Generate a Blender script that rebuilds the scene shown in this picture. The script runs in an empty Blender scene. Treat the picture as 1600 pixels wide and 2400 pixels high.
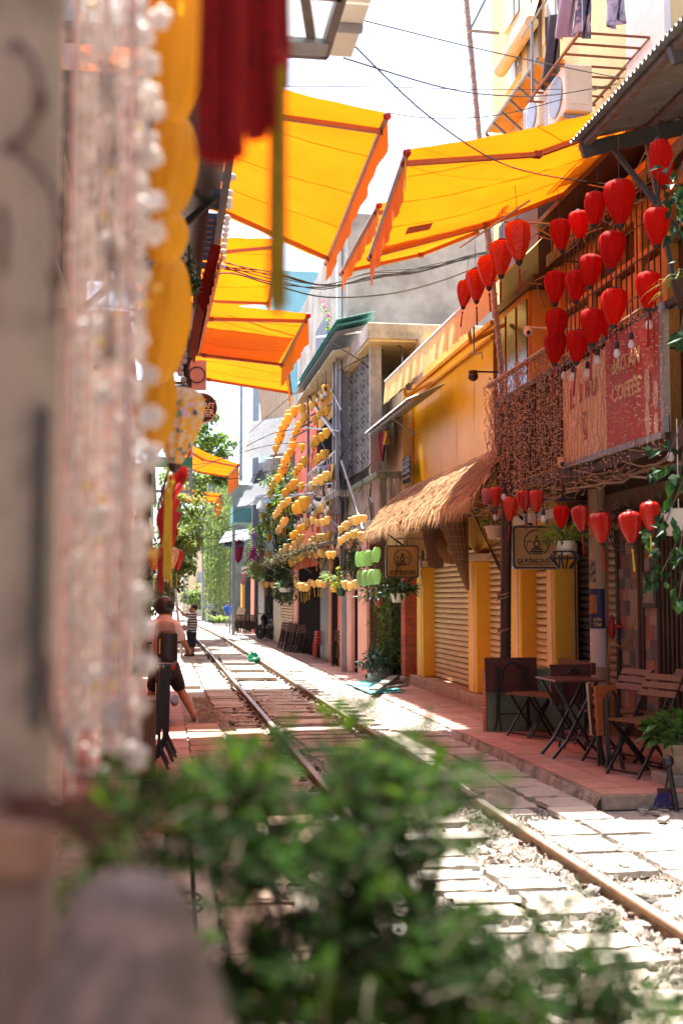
import bpy, math, random
from mathutils import Vector, Matrix, Euler
random.seed(7)
sc = bpy.context.scene
COL = sc.collection
rad = math.radians
V = Vector

# ------------------------------------------------------------------ camera
FPX = 2800.0
CAMZ = 1.62
PITCH = math.atan(200 / FPX)
YAW = math.atan(0.15 * math.cos(PITCH))
cd = bpy.data.cameras.new('camera')
cam = bpy.data.objects.new('camera', cd)
COL.objects.link(cam)
cam.location = (0, 0, CAMZ)
cam.rotation_euler = (math.pi / 2 + PITCH, 0, -YAW)
cd.sensor_fit = 'VERTICAL'
cd.sensor_height = 36.0
cd.sensor_width = 24.0
cd.lens = 36.0 * FPX / 2400
cd.clip_start = 0.02
cd.clip_end = 1000
cd.dof.use_dof = True
cd.dof.focus_distance = 15.5
cd.dof.aperture_fstop = 2.7
sc.camera = cam

# ------------------------------------------------------------------ sky, sun, exposure
SUN_EL, SUN_AZ = rad(70.5), rad(-8)      # azimuth measured from +Y towards +X: the sun stands high over the far end of the lane
w = bpy.data.worlds.new('World')
sc.world = w
w.use_nodes = True
nt = w.node_tree
bg = nt.nodes['Background']
sky = nt.nodes.new('ShaderNodeTexSky')
sky.sky_type = 'NISHITA'
sky.sun_disc = False
sky.sun_elevation = SUN_EL
sky.sun_rotation = SUN_AZ
sky.air_density = 0.55
sky.dust_density = 3.0
sky.ozone_density = 0.5
nt.links.new(sky.outputs[0], bg.inputs[0])
bg.inputs[1].default_value = 0.15
sd = bpy.data.lights.new('sun', 'SUN')
sun = bpy.data.objects.new('sun', sd)
COL.objects.link(sun)
sd.energy = 5.0
sd.angle = rad(0.53)
sd.color = (1.0, 0.95, 0.87)
sdir = V((math.sin(SUN_AZ) * math.cos(SUN_EL), math.cos(SUN_AZ) * math.cos(SUN_EL), math.sin(SUN_EL)))
sun.rotation_euler = sdir.to_track_quat('Z', 'Y').to_euler()
sun.location = (0, 0, 30)
sc.view_settings.view_transform = 'Standard'
sc.view_settings.look = 'None'
sc.view_settings.gamma = 1.0
sc.view_settings.exposure = 2.2
sc.cycles.use_denoising = True
sc.cycles.max_bounces = 9
sc.cycles.diffuse_bounces = 5
sc.cycles.glossy_bounces = 3
sc.cycles.transmission_bounces = 6
sc.cycles.transparent_max_bounces = 8
sc.cycles.sample_clamp_indirect = 6.0
sc.cycles.caustics_reflective = False
sc.cycles.caustics_refractive = False

# ------------------------------------------------------------------ helpers
_f = V((math.sin(YAW) * math.cos(PITCH), math.cos(YAW) * math.cos(PITCH), math.sin(PITCH)))
_r = V((math.cos(YAW), -math.sin(YAW), 0))
_u = _r.cross(_f)
CAM = V((0, 0, CAMZ))

def at(px, py, X=None, Y=None, Z=None):
    """point where the line of sight through photo pixel (px, py) meets a plane of the street"""
    d = _f + _r * ((px - 800) / FPX) - _u * ((py - 1200) / FPX)
    if X is not None: t = X / d.x
    elif Y is not None: t = Y / d.y
    else: t = (Z - CAMZ) / d.z
    return CAM + d * t

def ypx(px, X, py=1300):
    return at(px, py, X=X).y

def rng(a, b): return random.uniform(a, b)

MATS = {}
def mat(name, col, rough=0.65, var=0.12, scale=6.0, bump=0.0, bscale=40.0, metal=0.0, spec=0.4,
        trans=0.0, tcol=None, objvar=0.0, col2=None, thr=0.5, soft=0.15, coat=0.0, wave=None, alpha=None, transm=0.0, stretch=None):
    if name in MATS: return MATS[name]
    m = bpy.data.materials.new(name)
    m.use_nodes = True
    n = m.node_tree.nodes; l = m.node_tree.links
    p = n['Principled BSDF']; out = n['Material Output']
    tc = n.new('ShaderNodeTexCoord')
    src = tc.outputs['Object']
    if stretch:
        mp = n.new('ShaderNodeMapping'); mp.inputs['Scale'].default_value = stretch
        l.new(src, mp.inputs[0]); src = mp.outputs[0]
    oi = n.new('ShaderNodeObjectInfo')
    vadd = n.new('ShaderNodeVectorMath'); vadd.operation = 'ADD'
    sc10 = n.new('ShaderNodeMath'); sc10.operation = 'MULTIPLY'; sc10.inputs[1].default_value = 37.0
    l.new(oi.outputs['Random'], sc10.inputs[0])
    l.new(src, vadd.inputs[0]); l.new(sc10.outputs[0], vadd.inputs[1])
    src = vadd.outputs[0]
    nz = n.new('ShaderNodeTexNoise'); nz.inputs['Scale'].default_value = scale
    nz.inputs['Detail'].default_value = 6; nz.inputs['Roughness'].default_value = 0.62
    l.new(src, nz.inputs['Vector'])
    cr = n.new('ShaderNodeValToRGB')
    c = tuple(col)
    if col2 is None:
        a = tuple(max(0, x * (1 - var)) for x in c); b = tuple(min(1, x * (1 + var)) for x in c)
        cr.color_ramp.elements[0].position = 0.3; cr.color_ramp.elements[1].position = 0.7
    else:
        a = c; b = tuple(col2)
        cr.color_ramp.elements[0].position = max(0, thr - soft); cr.color_ramp.elements[1].position = min(1, thr + soft)
    cr.color_ramp.elements[0].color = (*a, 1); cr.color_ramp.elements[1].color = (*b, 1)
    l.new(nz.outputs['Fac'], cr.inputs[0])
    cout = cr.outputs[0]
    if wave:
        wv = n.new('ShaderNodeTexWave'); wv.wave_type = 'BANDS'; wv.bands_direction = wave[0]
        wv.inputs['Scale'].default_value = wave[1]; wv.inputs['Distortion'].default_value = wave[2]
        wv.inputs['Detail'].default_value = 3; wv.inputs['Detail Scale'].default_value = 2
        l.new(src, wv.inputs['Vector'])
        mx = n.new('ShaderNodeMix'); mx.data_type = 'RGBA'; mx.blend_type = 'MIX'
        l.new(wv.outputs['Fac'], mx.inputs[0]); l.new(cout, mx.inputs[6])
        mx.inputs[7].default_value = (*wave[3], 1)
        cout = mx.outputs[2]
    if objvar:
        mr = n.new('ShaderNodeMapRange'); mr.inputs[3].default_value = 1 - objvar; mr.inputs[4].default_value = 1 + objvar
        l.new(oi.outputs['Random'], mr.inputs[0])
        vm = n.new('ShaderNodeVectorMath'); vm.operation = 'SCALE'
        l.new(cout, vm.inputs[0]); l.new(mr.outputs[0], vm.inputs['Scale'])
        cout = vm.outputs[0]
    l.new(cout, p.inputs['Base Color'])
    p.inputs['Roughness'].default_value = rough
    p.inputs['Metallic'].default_value = metal
    p.inputs['Specular IOR Level'].default_value = spec
    p.inputs['Coat Weight'].default_value = coat
    p.inputs['Coat Roughness'].default_value = 0.15
    if transm: p.inputs['Transmission Weight'].default_value = transm
    if alpha is not None: p.inputs['Alpha'].default_value = alpha
    bsrc = None
    if bump:
        nb = n.new('ShaderNodeTexNoise'); nb.inputs['Scale'].default_value = bscale; nb.inputs['Detail'].default_value = 5
        l.new(src, nb.inputs['Vector'])
        bp = n.new('ShaderNodeBump'); bp.inputs['Strength'].default_value = bump; bp.inputs['Distance'].default_value = 0.02
        l.new(nb.outputs['Fac'], bp.inputs['Height']); l.new(bp.outputs[0], p.inputs['Normal'])
        bsrc = bp
    if trans:
        tr = n.new('ShaderNodeBsdfTranslucent')
        if tcol is not None:
            cr2 = n.new('ShaderNodeValToRGB'); cr2.color_ramp.elements[0].position = 0.3; cr2.color_ramp.elements[1].position = 0.7
            cr2.color_ramp.elements[0].color = (*(x*(1-var) for x in tcol), 1); cr2.color_ramp.elements[1].color = (*(x*(1+var) for x in tcol), 1)
            l.new(nz.outputs['Fac'], cr2.inputs[0]); l.new(cr2.outputs[0], tr.inputs[0])
        else: l.new(cout, tr.inputs[0])
        ms = n.new('ShaderNodeMixShader'); ms.inputs[0].default_value = trans
        l.new(p.outputs[0], ms.inputs[1]); l.new(tr.outputs[0], ms.inputs[2])
        l.new(ms.outputs[0], out.inputs[0])
    MATS[name] = m
    return m

class MB:
    def __init__(s): s.v = []; s.f = []
    def add(s, vs, fs):
        o = len(s.v); s.v += [tuple(x) for x in vs]; s.f += [tuple(i + o for i in f) for f in fs]; return s
    def box(s, x0, x1, y0, y1, z0, z1):
        return s.add([(x0,y0,z0),(x1,y0,z0),(x1,y1,z0),(x0,y1,z0),(x0,y0,z1),(x1,y0,z1),(x1,y1,z1),(x0,y1,z1)],
                     [(3,2,1,0),(4,5,6,7),(0,1,5,4),(1,2,6,5),(2,3,7,6),(3,0,4,7)])
    def obox(s, c, size, M=None):
        hx, hy, hz = (q / 2 for q in size); c = V(c)
        pts = [V((a*hx, b*hy, d*hz)) for d in (-1,1) for a, b in ((-1,-1),(1,-1),(1,1),(-1,1))]
        if M is not None: pts = [M @ q for q in pts]
        return s.add([c + q for q in pts], [(3,2,1,0),(4,5,6,7),(0,1,5,4),(1,2,6,5),(2,3,7,6),(3,0,4,7)])
    def bar(s, p, q, w, h=None, up=(0,0,1)):
        p = V(p); q = V(q); h = h or w
        d = q - p; L = d.length
        if L < 1e-6: return s
        d = d / L; u = V(up)
        if abs(d.dot(u)) > 0.98: u = V((1,0,0))
        r = d.cross(u).normalized(); u = r.cross(d)
        a = [r*(sx*w/2) + u*(sz*h/2) for sx, sz in ((-1,-1),(1,-1),(1,1),(-1,1))]
        return s.add([p + x for x in a] + [q + x for x in a], [(0,1,2,3),(7,6,5,4),(0,4,5,1),(1,5,6,2),(2,6,7,3),(3,7,4,0)])
    def tube(s, pts, r, n=6, cap=True):
        pts = [V(p) for p in pts]; k = len(pts)
        rr = r if isinstance(r, (list, tuple)) else [r] * k
        o = len(s.v); prev = None
        for i, p in enumerate(pts):
            d = (pts[min(i+1, k-1)] - pts[max(i-1, 0)])
            if d.length < 1e-9: d = V((0,0,1))
            d.normalize()
            if prev is None:
                a = V((0,0,1)) if abs(d.z) < 0.9 else V((1,0,0))
                u = d.cross(a).normalized()
            else:
                u = prev - d * prev.dot(d)
                if u.length < 1e-6: u = d.orthogonal()
                u.normalize()
            prev = u; w_ = d.cross(u)
            for j in range(n):
                t = 2 * math.pi * j / n
                q = p + (u * math.cos(t) + w_ * math.sin(t)) * rr[i]
                s.v.append(tuple(q))
        for i in range(k - 1):
            for j in range(n):
                a = o + i*n + j; b = o + i*n + (j+1) % n
                s.f.append((a, b, b + n, a + n))
        if cap:
            s.f.append(tuple(o + j for j in reversed(range(n)))); s.f.append(tuple(o + (k-1)*n + j for j in range(n)))
        return s
    def lathe(s, prof, n=16, c=(0,0,0), rib=0.0, ribn=8, axis=None):
        o = len(s.v); c = V(c)
        for r, z in prof:
            for j in range(n):
                t = 2 * math.pi * j / n
                q = r * (1 - rib * abs(math.sin(t * ribn / 2)) ) if rib else r
                p = V((q * math.cos(t), q * math.sin(t), z))
                if axis is not None: p = axis @ p
                s.v.append(tuple(c + p))
        for i in range(len(prof) - 1):
            for j in range(n):
                a = o + i*n + j; b = o + i*n + (j+1) % n
                s.f.append((a, b, b + n, a + n))
        if prof[0][0] > 1e-5: s.f.append(tuple(o + j for j in reversed(range(n))))
        if prof[-1][0] > 1e-5: s.f.append(tuple(o + (len(prof)-1)*n + j for j in range(n)))
        return s
    def ball(s, c, r, n=10, m=7, sq=(1,1,1), M=None):
        o = len(s.v); c = V(c)
        for i in range(m + 1):
            ph = math.pi * i / m
            for j in range(n):
                t = 2 * math.pi * j / n
                p = V((r*sq[0]*math.sin(ph)*math.cos(t), r*sq[1]*math.sin(ph)*math.sin(t), -r*sq[2]*math.cos(ph)))
                if M is not None: p = M @ p
                s.v.append(tuple(c + p))
        for i in range(m):
            for j in range(n):
                a = o + i*n + j; b = o + i*n + (j+1) % n
                s.f.append((a, b, b + n, a + n))
        return s
    def grid(s, fn, nu, nv):
        o = len(s.v)
        for i in range(nu + 1):
            for j in range(nv + 1): s.v.append(tuple(fn(i / nu, j / nv)))
        for i in range(nu):
            for j in range(nv):
                a = o + i*(nv+1) + j
                s.f.append((a, a + nv + 1, a + nv + 2, a + 1))
        return s
    def poly(s, pts):
        o = len(s.v); s.v += [tuple(p) for p in pts]; s.f.append(tuple(range(o, o + len(pts)))); return s
    def prism(s, pts, off):
        o = len(s.v); k = len(pts); off = V(off)
        s.v += [tuple(p) for p in pts] + [tuple(V(p) + off) for p in pts]
        s.f.append(tuple(range(o + k - 1, o - 1, -1))); s.f.append(tuple(range(o + k, o + 2*k)))
        for i in range(k):
            j = (i + 1) % k; s.f.append((o+i, o+j, o+k+j, o+k+i))
        return s
    def leaf(s, p, d, n, L, W, bend=0.2):
        """a leaf blade of four triangles pointing along d, facing n"""
        p = V(p); d = V(d).normalized(); n = V(n)
        t = d.cross(n)
        if t.length < 1e-4: t = d.orthogonal()
        t.normalize(); n = t.cross(d)
        o = len(s.v)
        s.v += [tuple(p), tuple(p + d*L*0.45 + t*W/2 + n*W*bend), tuple(p + d*L*0.45 - t*W/2 + n*W*bend), tuple(p + d*L - n*L*bend*0.6), tuple(p + d*L*0.5)]
        s.f += [(o, o+4, o+1), (o, o+2, o+4), (o+1, o+4, o+3), (o+4, o+2, o+3)]
        return s
    def bounds(s):
        xs = [q[0] for q in s.v]; ys = [q[1] for q in s.v]; zs = [q[2] for q in s.v]
        return min(xs), max(xs), min(ys), max(ys), min(zs), max(zs)
    def mesh(s, name, m, smooth=False):
        me = bpy.data.meshes.new(name); me.from_pydata(s.v, [], s.f)
        if m is not None: me.materials.append(m)
        if smooth:
            me.polygons.foreach_set('use_smooth', [True] * len(me.polygons))
            try: me.set_sharp_from_angle(angle=rad(50))
            except Exception: pass
        me.update()
        return me
    def build(s, name, m, parent=None, smooth=False, local=False):
        """one object; vertices are in world space unless local, the origin is the parent's or the thing's base"""
        if parent is not None: o_ = V((0,0,0)) if local else ORG[parent.name]
        else:
            b = s.bounds(); o_ = V((0,0,0)) if local else V(((b[0]+b[1])/2, (b[2]+b[3])/2, b[4]))
        if o_.length > 0: s.v = [(x[0]-o_.x, x[1]-o_.y, x[2]-o_.z) for x in s.v]
        ob = bpy.data.objects.new(name, s.mesh(name, m, smooth)); COL.objects.link(ob)
        if parent is not None:
            ob.parent = parent; ORG[ob.name] = ORG[parent.name]; KIDS.setdefault(parent.name, []).append(ob)
        else:
            ob.location = o_; ORG[ob.name] = o_
        return ob
ORG = {}

def tag(o, label, cat, group=None):
    o['label'] = label; o['category'] = cat
    if group: o['group'] = group
    return o
def thing(name, label, cat, loc=(0,0,0), group=None, rz=0.0):
    o = bpy.data.objects.new(name, None); COL.objects.link(o)
    o.empty_display_size = 0.1
    o.location = loc; o.rotation_euler = (0,0,rz); ORG[o.name] = V(loc)
    return tag(o, label, cat, group)
def struct(o): o['kind'] = 'structure'; return o
def stuff(o): o['kind'] = 'stuff'; return o
def bev(o, w=0.006, seg=1):
    md = o.modifiers.new('bevel', 'BEVEL'); md.width = w; md.segments = seg; md.limit_method = 'ANGLE'; md.angle_limit = rad(40)
    return o
def dup(root, loc=None, rot=None, label=None, group=None, scale=None):
    def cp(o, par):
        c = o.copy(); COL.objects.link(c); c.parent = par; ORG[c.name] = V((0,0,0))
        KIDS.setdefault(par.name, []).append(c)
        for ch in list(KIDS.get(o.name, ())): cp(ch, c)
        return c
    r = root.copy(); COL.objects.link(r)
    for ch in list(KIDS.get(root.name, ())): cp(ch, r)
    if loc is not None: r.location = loc; ORG[r.name] = V(loc)
    if rot is not None: r.rotation_euler = rot if isinstance(rot, (tuple, list)) else (0,0,rot)
    if scale is not None: r.scale = (scale,)*3 if isinstance(scale, (int, float)) else scale
    if label: r['label'] = label
    if group: r['group'] = group
    return r
KIDS = {}

def text_mesh(name, body, m, parent, p0, xdir, ydir, height, width=None, thick=0.004, align='CENTER', bold=0.0):
    """lettering as thin raised mesh: p0 is the centre of the line, xdir the reading direction"""
    cu = bpy.data.curves.new(name, 'FONT'); cu.body = body; cu.align_x = align; cu.align_y = 'CENTER'
    cu.extrude = 0.5; cu.offset = bold; cu.resolution_u = 2
    tmp = bpy.data.objects.new('tmp_text', cu); COL.objects.link(tmp)
    dg = bpy.context.evaluated_depsgraph_get()
    me = bpy.data.meshes.new_from_object(tmp.evaluated_get(dg))
    bpy.data.objects.remove(tmp)
    xs = [v.co.x for v in me.vertices]; ys = [v.co.y for v in me.vertices]
    wx = (max(xs) - min(xs)) or 1; wy = (max(ys) - min(ys)) or 1
    cx = (max(xs) + min(xs)) / 2; cy = (max(ys) + min(ys)) / 2
    sy = height / wy; sx = (width / wx) if width else sy
    X = V(xdir).normalized(); Yd = V(ydir).normalized(); Z = X.cross(Yd)
    base = V(p0) - ORG[parent.name]
    for v in me.vertices:
        v.co = base + X * ((v.co.x - cx) * sx) + Yd * ((v.co.y - cy) * sy) + Z * (v.co.z * thick)
    me.materials.clear(); me.materials.append(m)
    ob = bpy.data.objects.new(name, me); COL.objects.link(ob); ob.parent = parent; ORG[ob.name] = ORG[parent.name]
    return ob

def sag(p, q, drop, n=14):
    p = V(p); q = V(q)
    return [p.lerp(q, i / n) - V((0,0, drop * 4 * (i/n) * (1 - i/n))) for i in range(n + 1)]

# ------------------------------------------------------------------ shared materials
M_black = mat('black_metal', (0.012,0.012,0.013), 0.45, 0.3, 20, spec=0.5)
M_void = mat('dark_interior_void', (0.014,0.011,0.010), 1.0, 0.4, 6, spec=0.02)  # flat near-black fill that paints the shade of open doorways
M_dark = mat('dark_wood', (0.05,0.022,0.012), 0.55, 0.35, 14, 0.15, 60, stretch=(1,1,6))
M_wood = mat('brown_wood', (0.16,0.075,0.035), 0.55, 0.3, 12, 0.15, 60, stretch=(6,1,1))
M_red = mat('red_lacquer', (0.34,0.018,0.012), 0.4, 0.15, 10)
M_steel = mat('grey_steel', (0.28,0.28,0.29), 0.4, 0.15, 10, metal=0.6)
M_white = mat('white_paint', (0.74,0.72,0.68), 0.5, 0.06, 8)
M_cable = mat('black_cable', (0.015,0.014,0.014), 0.5, 0.1, 10)
M_bulb = mat('white_glass_bulb', (0.72,0.68,0.64), 0.25, 0.05, 10, trans=0.35)
M_concrete = mat('old_concrete', (0.31,0.28,0.245), 0.9, 0.25, 3.0, 0.5, 25)
M_glass = mat('window_glass', (0.035,0.032,0.03), 0.2, 0.1, 2, spec=0.35)
M_cloth_red = mat('red_cloth', (0.36,0.012,0.012), 0.8, 0.2, 12, trans=0.3)
M_yellow_cloth = mat('yellow_silk', (0.86,0.46,0.03), 0.55, 0.13, 9, 0.25, 40, trans=0.42, objvar=0.08)
# ================================================================== ground and track
m_ground = mat('dusty_ground', (0.28,0.255,0.225), 0.95, 0.22, 1.5, 0.5, 30)
g = MB()
g.grid(lambda u, v: (-60 + 120*u, -40 + 260*v, -0.012), 24, 40)
o = g.build('ground', m_ground, local=True); struct(o)

RL, RR = 1.315, 2.36            # rail centre lines
TY0, TY1 = 3.2, 78.0
def bend(y):                    # the track swings gently to the left far away
    return -0.00042 * max(0, y - 34) ** 2
m_ballast = mat('ballast_dust', (0.33,0.29,0.24), 0.95, 0.3, 4, 0.8, 45, col2=(0.20,0.155,0.115), thr=0.58, soft=0.16)
g = MB()
def bal(u, v):
    y = TY0 + (TY1 - TY0) * v
    x = 0.72 + 1.86 * u
    e = min(1, min(u, 1-u) * 8)
    z = 0.002 + e * (0.022 + 0.012 * math.sin(x*9 + y*2.1) * math.sin(y*3.3) + rng(-0.008, 0.008))
    return (x + bend(y), y, z)
g.grid(bal, 16, 420)
bed = g.build('track_bed', m_ballast, local=True); struct(bed)

m_sleeper = mat('concrete_sleeper', (0.34,0.32,0.29), 0.9, 0.18, 6, 0.5, 40, objvar=0.14)
m_rail = mat('rusty_rail', (0.17,0.085,0.04), 0.6, 0.35, 10, 0.25, 50, metal=0.15)
m_railtop = mat('worn_rail_top', (0.34,0.31,0.28), 0.35, 0.2, 14, metal=0.5)
m_clip = mat('rusty_clip', (0.10,0.06,0.04), 0.7, 0.3, 20)
trk = thing('railway_track', 'single narrow gauge railway track running down the lane between the houses', 'railway track', (1.84, TY0, 0))
def rail(xc, nm):
    prof = [(-0.055,0.0),(0.055,0.0),(0.055,0.012),(0.012,0.025),(0.012,0.085),(0.032,0.095),(0.032,0.118),(0.028,0.124),(-0.028,0.124),(-0.032,0.118),(-0.032,0.095),(-0.012,0.085),(-0.012,0.025),(-0.055,0.012)]
    m = MB(); ys = [TY0 + (TY1-TY0)*i/90 for i in range(91)]
    k = len(prof)
    for y in ys:
        for a, b in prof: m.v.append((xc + a + bend(y), y, b - 0.012))
    for i in range(90):
        for j in range(k):
            q = i*k + j; q2 = i*k + (j+1) % k
            m.f.append((q, q + k, q2 + k, q2))
    m.f.append(tuple(range(k)))
    ob = m.build('rail', m_rail, trk)
    t = MB()
    for i in range(90):
        a, b = ys[i], ys[i+1]
        t.poly([(xc-0.027+bend(a), a, 0.1135), (xc+0.027+bend(a), a, 0.1135), (xc+0.027+bend(b), b, 0.1135), (xc-0.027+bend(b), b, 0.1135)])
    t.build('running_surface', m_railtop, ob)
    return ob
rail(RL, 'l'); rail(RR, 'r')
# sleepers: a handful of different worn shapes shared by all
def worn_slab(w, l, h, seed, ragged=0.012):
    rd = random.Random(seed); m = MB()
    n = 6
    top = []; bot = []
    for side, (sx, sy) in enumerate(((-1,-1),(1,-1),(1,1),(-1,1))):
        ex, ey = [(1,0),(0,1),(-1,0),(0,-1)][side]
        for i in range(n):
            t = i / n
            x = sx*w/2 + ex*w*t; y = sy*l/2 + ey*l*t
            x += rd.uniform(-ragged, ragged); y += rd.uniform(-ragged, ragged)
            top.append((x*0.985, y*0.97, h + rd.uniform(-0.003, 0.003))); bot.append((x, y, 0))
    k = len(top)
    m.v = bot + top
    m.f = [tuple(range(k, 2*k))] + [(i, (i+1) % k, k + (i+1) % k, k + i) for i in range(k)]
    return m
SLEEP = [worn_slab(1.86, 0.23, 0.05, i, 0.012).mesh('sleeper', m_sleeper) for i in range(5)]
y = TY0 + 0.2; i = 0
CLIP = MB()
CLIP.box(-0.035,0.035,-0.03,0.03,0,0.022).lathe([(0.018,0.022),(0.018,0.045),(0.0,0.05)], 6)
CLIPM = CLIP.mesh('rail_clip', m_clip)
while y < 62:
    s = bpy.data.objects.new('sleeper', SLEEP[i % 5]); COL.objects.link(s); s.parent = trk
    s.location = V((1.838 + bend(y) + rng(-0.03,0.03), y + rng(-0.02,0.02), rng(-0.024,-0.012))) - ORG[trk.name]
    s.rotation_euler = (0, rng(-0.004,0.004), rng(-0.02,0.02) + (math.pi if i % 2 else 0))
    if y < 44:
        for xc in (RL, RR):
            for sx in (-1, 1):
                c = bpy.data.objects.new('rail_clip', CLIPM); COL.objects.link(c); c.parent = s
                M = Matrix.Rotation(-s.rotation_euler.z, 4, 'Z')
                d = M @ V((xc + sx*0.078 - 1.838, rng(-0.02,0.02), 0))
                c.location = (d.x, d.y, 0.046); c.rotation_euler = (0,0,rng(-0.3,0.3))
    y += 0.585; i += 1

# concrete slabs and debris lying between the rails, left verge slabs, right walkway slabs
m_slab = mat('paving_slab', (0.37,0.335,0.29), 0.9, 0.2, 5, 0.5, 45, objvar=0.18, col2=(0.25,0.205,0.16), thr=0.6, soft=0.14)
m_slab_b = mat('warm_slab', (0.34,0.235,0.175), 0.88, 0.2, 7, 0.45, 45, objvar=0.16)
def slabs(parent, x0, x1, y0, y1, lx, ly, m, nm, h=0.03, z=0.0, jit=0.012, skip=0.0, seeds=6, gap=0.02):
    meshes = [worn_slab(lx - gap, ly - gap, h, 100 + k + int(x0*10), 0.014).mesh(nm, m) for k in range(seeds)]
    nx = max(1, round((x1 - x0) / lx)); ny = max(1, round((y1 - y0) / ly))
    for a in range(nx):
        for b in range(ny):
            if random.random() < skip: continue
            s = bpy.data.objects.new(nm, random.choice(meshes)); COL.objects.link(s)
            s.parent = parent
            s.location = V((x0 + (a+0.5)*lx + rng(-jit,jit), y0 + (b+0.5)*ly + rng(-jit,jit), z + rng(-0.008,0.006))) - ORG[parent.name]
            s.rotation_euler = (rng(-0.012,0.012), rng(-0.012,0.012), rng(-0.02,0.02) + (math.pi if random.random() < 0.5 else 0))
wl = MB(); wl.box(0.30, 0.74, 3.0, 40, -0.03, -0.002); path_l = struct(wl.build('verge_path', m_ground))
slabs(path_l, 0.30, 0.72, 5.0, 15.4, 0.42, 0.45, m_slab_b, 'slab', 0.03, 0.0)
slabs(path_l, 0.74, 1.19, 7.0, 14.0, 0.45, 0.45, m_slab_b, 'slab', 0.03, 0.015)
slabs(path_l, 0.30, 0.72, 21.5, 30.0, 0.42, 0.6, m_slab, 'slab', 0.05, 0.0)
slabs(path_l, 0.74, 1.20, 17.4, 29.0, 0.46, 0.30, m_slab, 'slab', 0.03, 0.015, skip=0.06)
wr = MB(); wr.box(2.52, 3.3, 3.0, 40, -0.03, -0.002); path_r = struct(wr.build('walkway', m_ground))
slabs(path_r, 2.50, 3.26, 4.6, 13.9, 0.38, 0.52, m_slab, 'slab', 0.035, 0.010, jit=0.035, skip=0.07, gap=0.035)
slabs(path_r, 2.62, 3.05, 26.0, 44.0, 0.43, 0.40, m_slab, 'slab', 0.03, 0.005, skip=0.1)
slabs(trk, 1.44, 2.18, 4.4, 9.6, 0.37, 0.27, m_slab, 'slab', 0.045, 0.022, jit=0.05, skip=0.34, gap=0.05)
slabs(trk, 1.46, 2.2, 10, 16, 0.74, 0.30, m_slab, 'slab', 0.035, 0.028, jit=0.04, skip=0.25, gap=0.06)
slabs(trk, 1.46, 2.2, 22, 34, 0.74, 0.9, m_slab, 'slab', 0.05, 0.04, jit=0.05, skip=0.45)

# stones: the larger ones are pieces of the bed, the small ones one mass of gravel
m_stone = mat('ballast_stone', (0.28,0.25,0.215), 0.9, 0.3, 9, 0.4, 60, objvar=0.25)
def rock(seed, flat=0.7):
    rd = random.Random(seed); m = MB(); m.ball((0,0,0), 1, 7, 5, (1, rd.uniform(0.6,0.95), flat))
    m.v = [tuple(c * rd.uniform(0.8, 1.15) for c in q) for q in m.v]
    return m
ROCK = [rock(k).mesh('stone', m_stone) for k in range(8)]
rs = random.Random(3)
for k in range(230):
    yy = 4.3 + 13 * rs.random() ** 1.5
    zone = rs.random()
    if zone < 0.55: x = 2.20 + rs.gauss(0, 0.07)
    elif zone < 0.75: x = 1.46 + rs.gauss(0, 0.06)
    elif zone < 0.9: x = rs.uniform(2.45, 3.0) if yy < 8 else rs.uniform(0.75, 1.2)
    else: x = rs.uniform(0.75, 1.2)
    s = bpy.data.objects.new('stone', rs.choice(ROCK)); COL.objects.link(s); s.parent = bed
    r = rs.uniform(0.02, 0.06); s.scale = (r*1.2, r, r*0.8)
    s.location = (x, yy, 0.03 + r*0.35); s.rotation_euler = (rs.uniform(-.4,.4), rs.uniform(-.4,.4), rs.uniform(0,6.3))
def gravel(n, fx, fy, fz, r0, r1, seed, m):
    rd = random.Random(seed)
    for k in range(n):
        x = fx(rd); yy = fy(rd); r = rd.uniform(r0, r1)
        c = V((x, yy, fz(x, yy) + r*0.25)); a = rd.uniform(0, 6.3)
        vs = [c + V((math.cos(a + t)*r*rd.uniform(.7,1.2), math.sin(a + t)*r*rd.uniform(.7,1.2), -r*0.3)) for t in (0, 1.57, 3.14, 4.71)]
        t = c + V((rd.uniform(-.3,.3)*r, rd.uniform(-.3,.3)*r, r*rd.uniform(.45,.8)))
        u = c + V((rd.uniform(-.5,.5)*r, rd.uniform(-.5,.5)*r, r*rd.uniform(.4,.7)))
        m.add(vs + [t, u], [(0,1,4),(1,5,4),(1,2,5),(2,3,5),(3,4,5),(3,0,4)])
m_gravel = mat('grey_gravel', (0.29,0.255,0.215), 0.95, 0.55, 12, 0, 1)
m_gravel_w = mat('white_gravel', (0.50,0.475,0.44), 0.95, 0.35, 30, 0, 1)
g = MB()
gravel(5200, lambda r: r.choice((r.gauss(2.2,0.07), r.gauss(1.47,0.06), r.uniform(1.4,2.3), r.gauss(1.17,0.07), r.gauss(2.5,0.06))), lambda r: 4.2 + 26*r.random()**1.6, lambda x, y: 0.022, 0.010, 0.028, 5, g)
gravel(2200, lambda r: r.uniform(0.5,1.25), lambda r: r.uniform(14.2,19.5), lambda x, y: 0.004, 0.010, 0.026, 6, g)
gravel(900, lambda r: r.uniform(0.28,1.25), lambda r: r.uniform(9,17), lambda x, y: 0.02, 0.005, 0.014, 61, g)
gravel(2600, lambda r: r.uniform(2.42,3.3), lambda r: 4.2 + 4.6*r.random(), lambda x, y: 0.012, 0.006, 0.026, 62, g)
gravel(2600, lambda r: r.choice((r.gauss(2.2,0.06), r.gauss(2.2,0.06), r.uniform(1.42,2.28), r.gauss(1.46,0.05), r.gauss(2.47,0.05))), lambda r: 4.2 + 5.5*r.random(), lambda x, y: 0.03, 0.018, 0.042, 55, g)
stuff(g.build('gravel', m_gravel, bed))
g = MB()
gravel(6500, lambda r: r.uniform(2.46,3.62), lambda r: 13.7 + 14*r.random()**1.3, lambda x, y: 0.0, 0.009, 0.022, 7, g)
stuff(g.build('gravel', m_gravel_w, bed))

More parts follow.
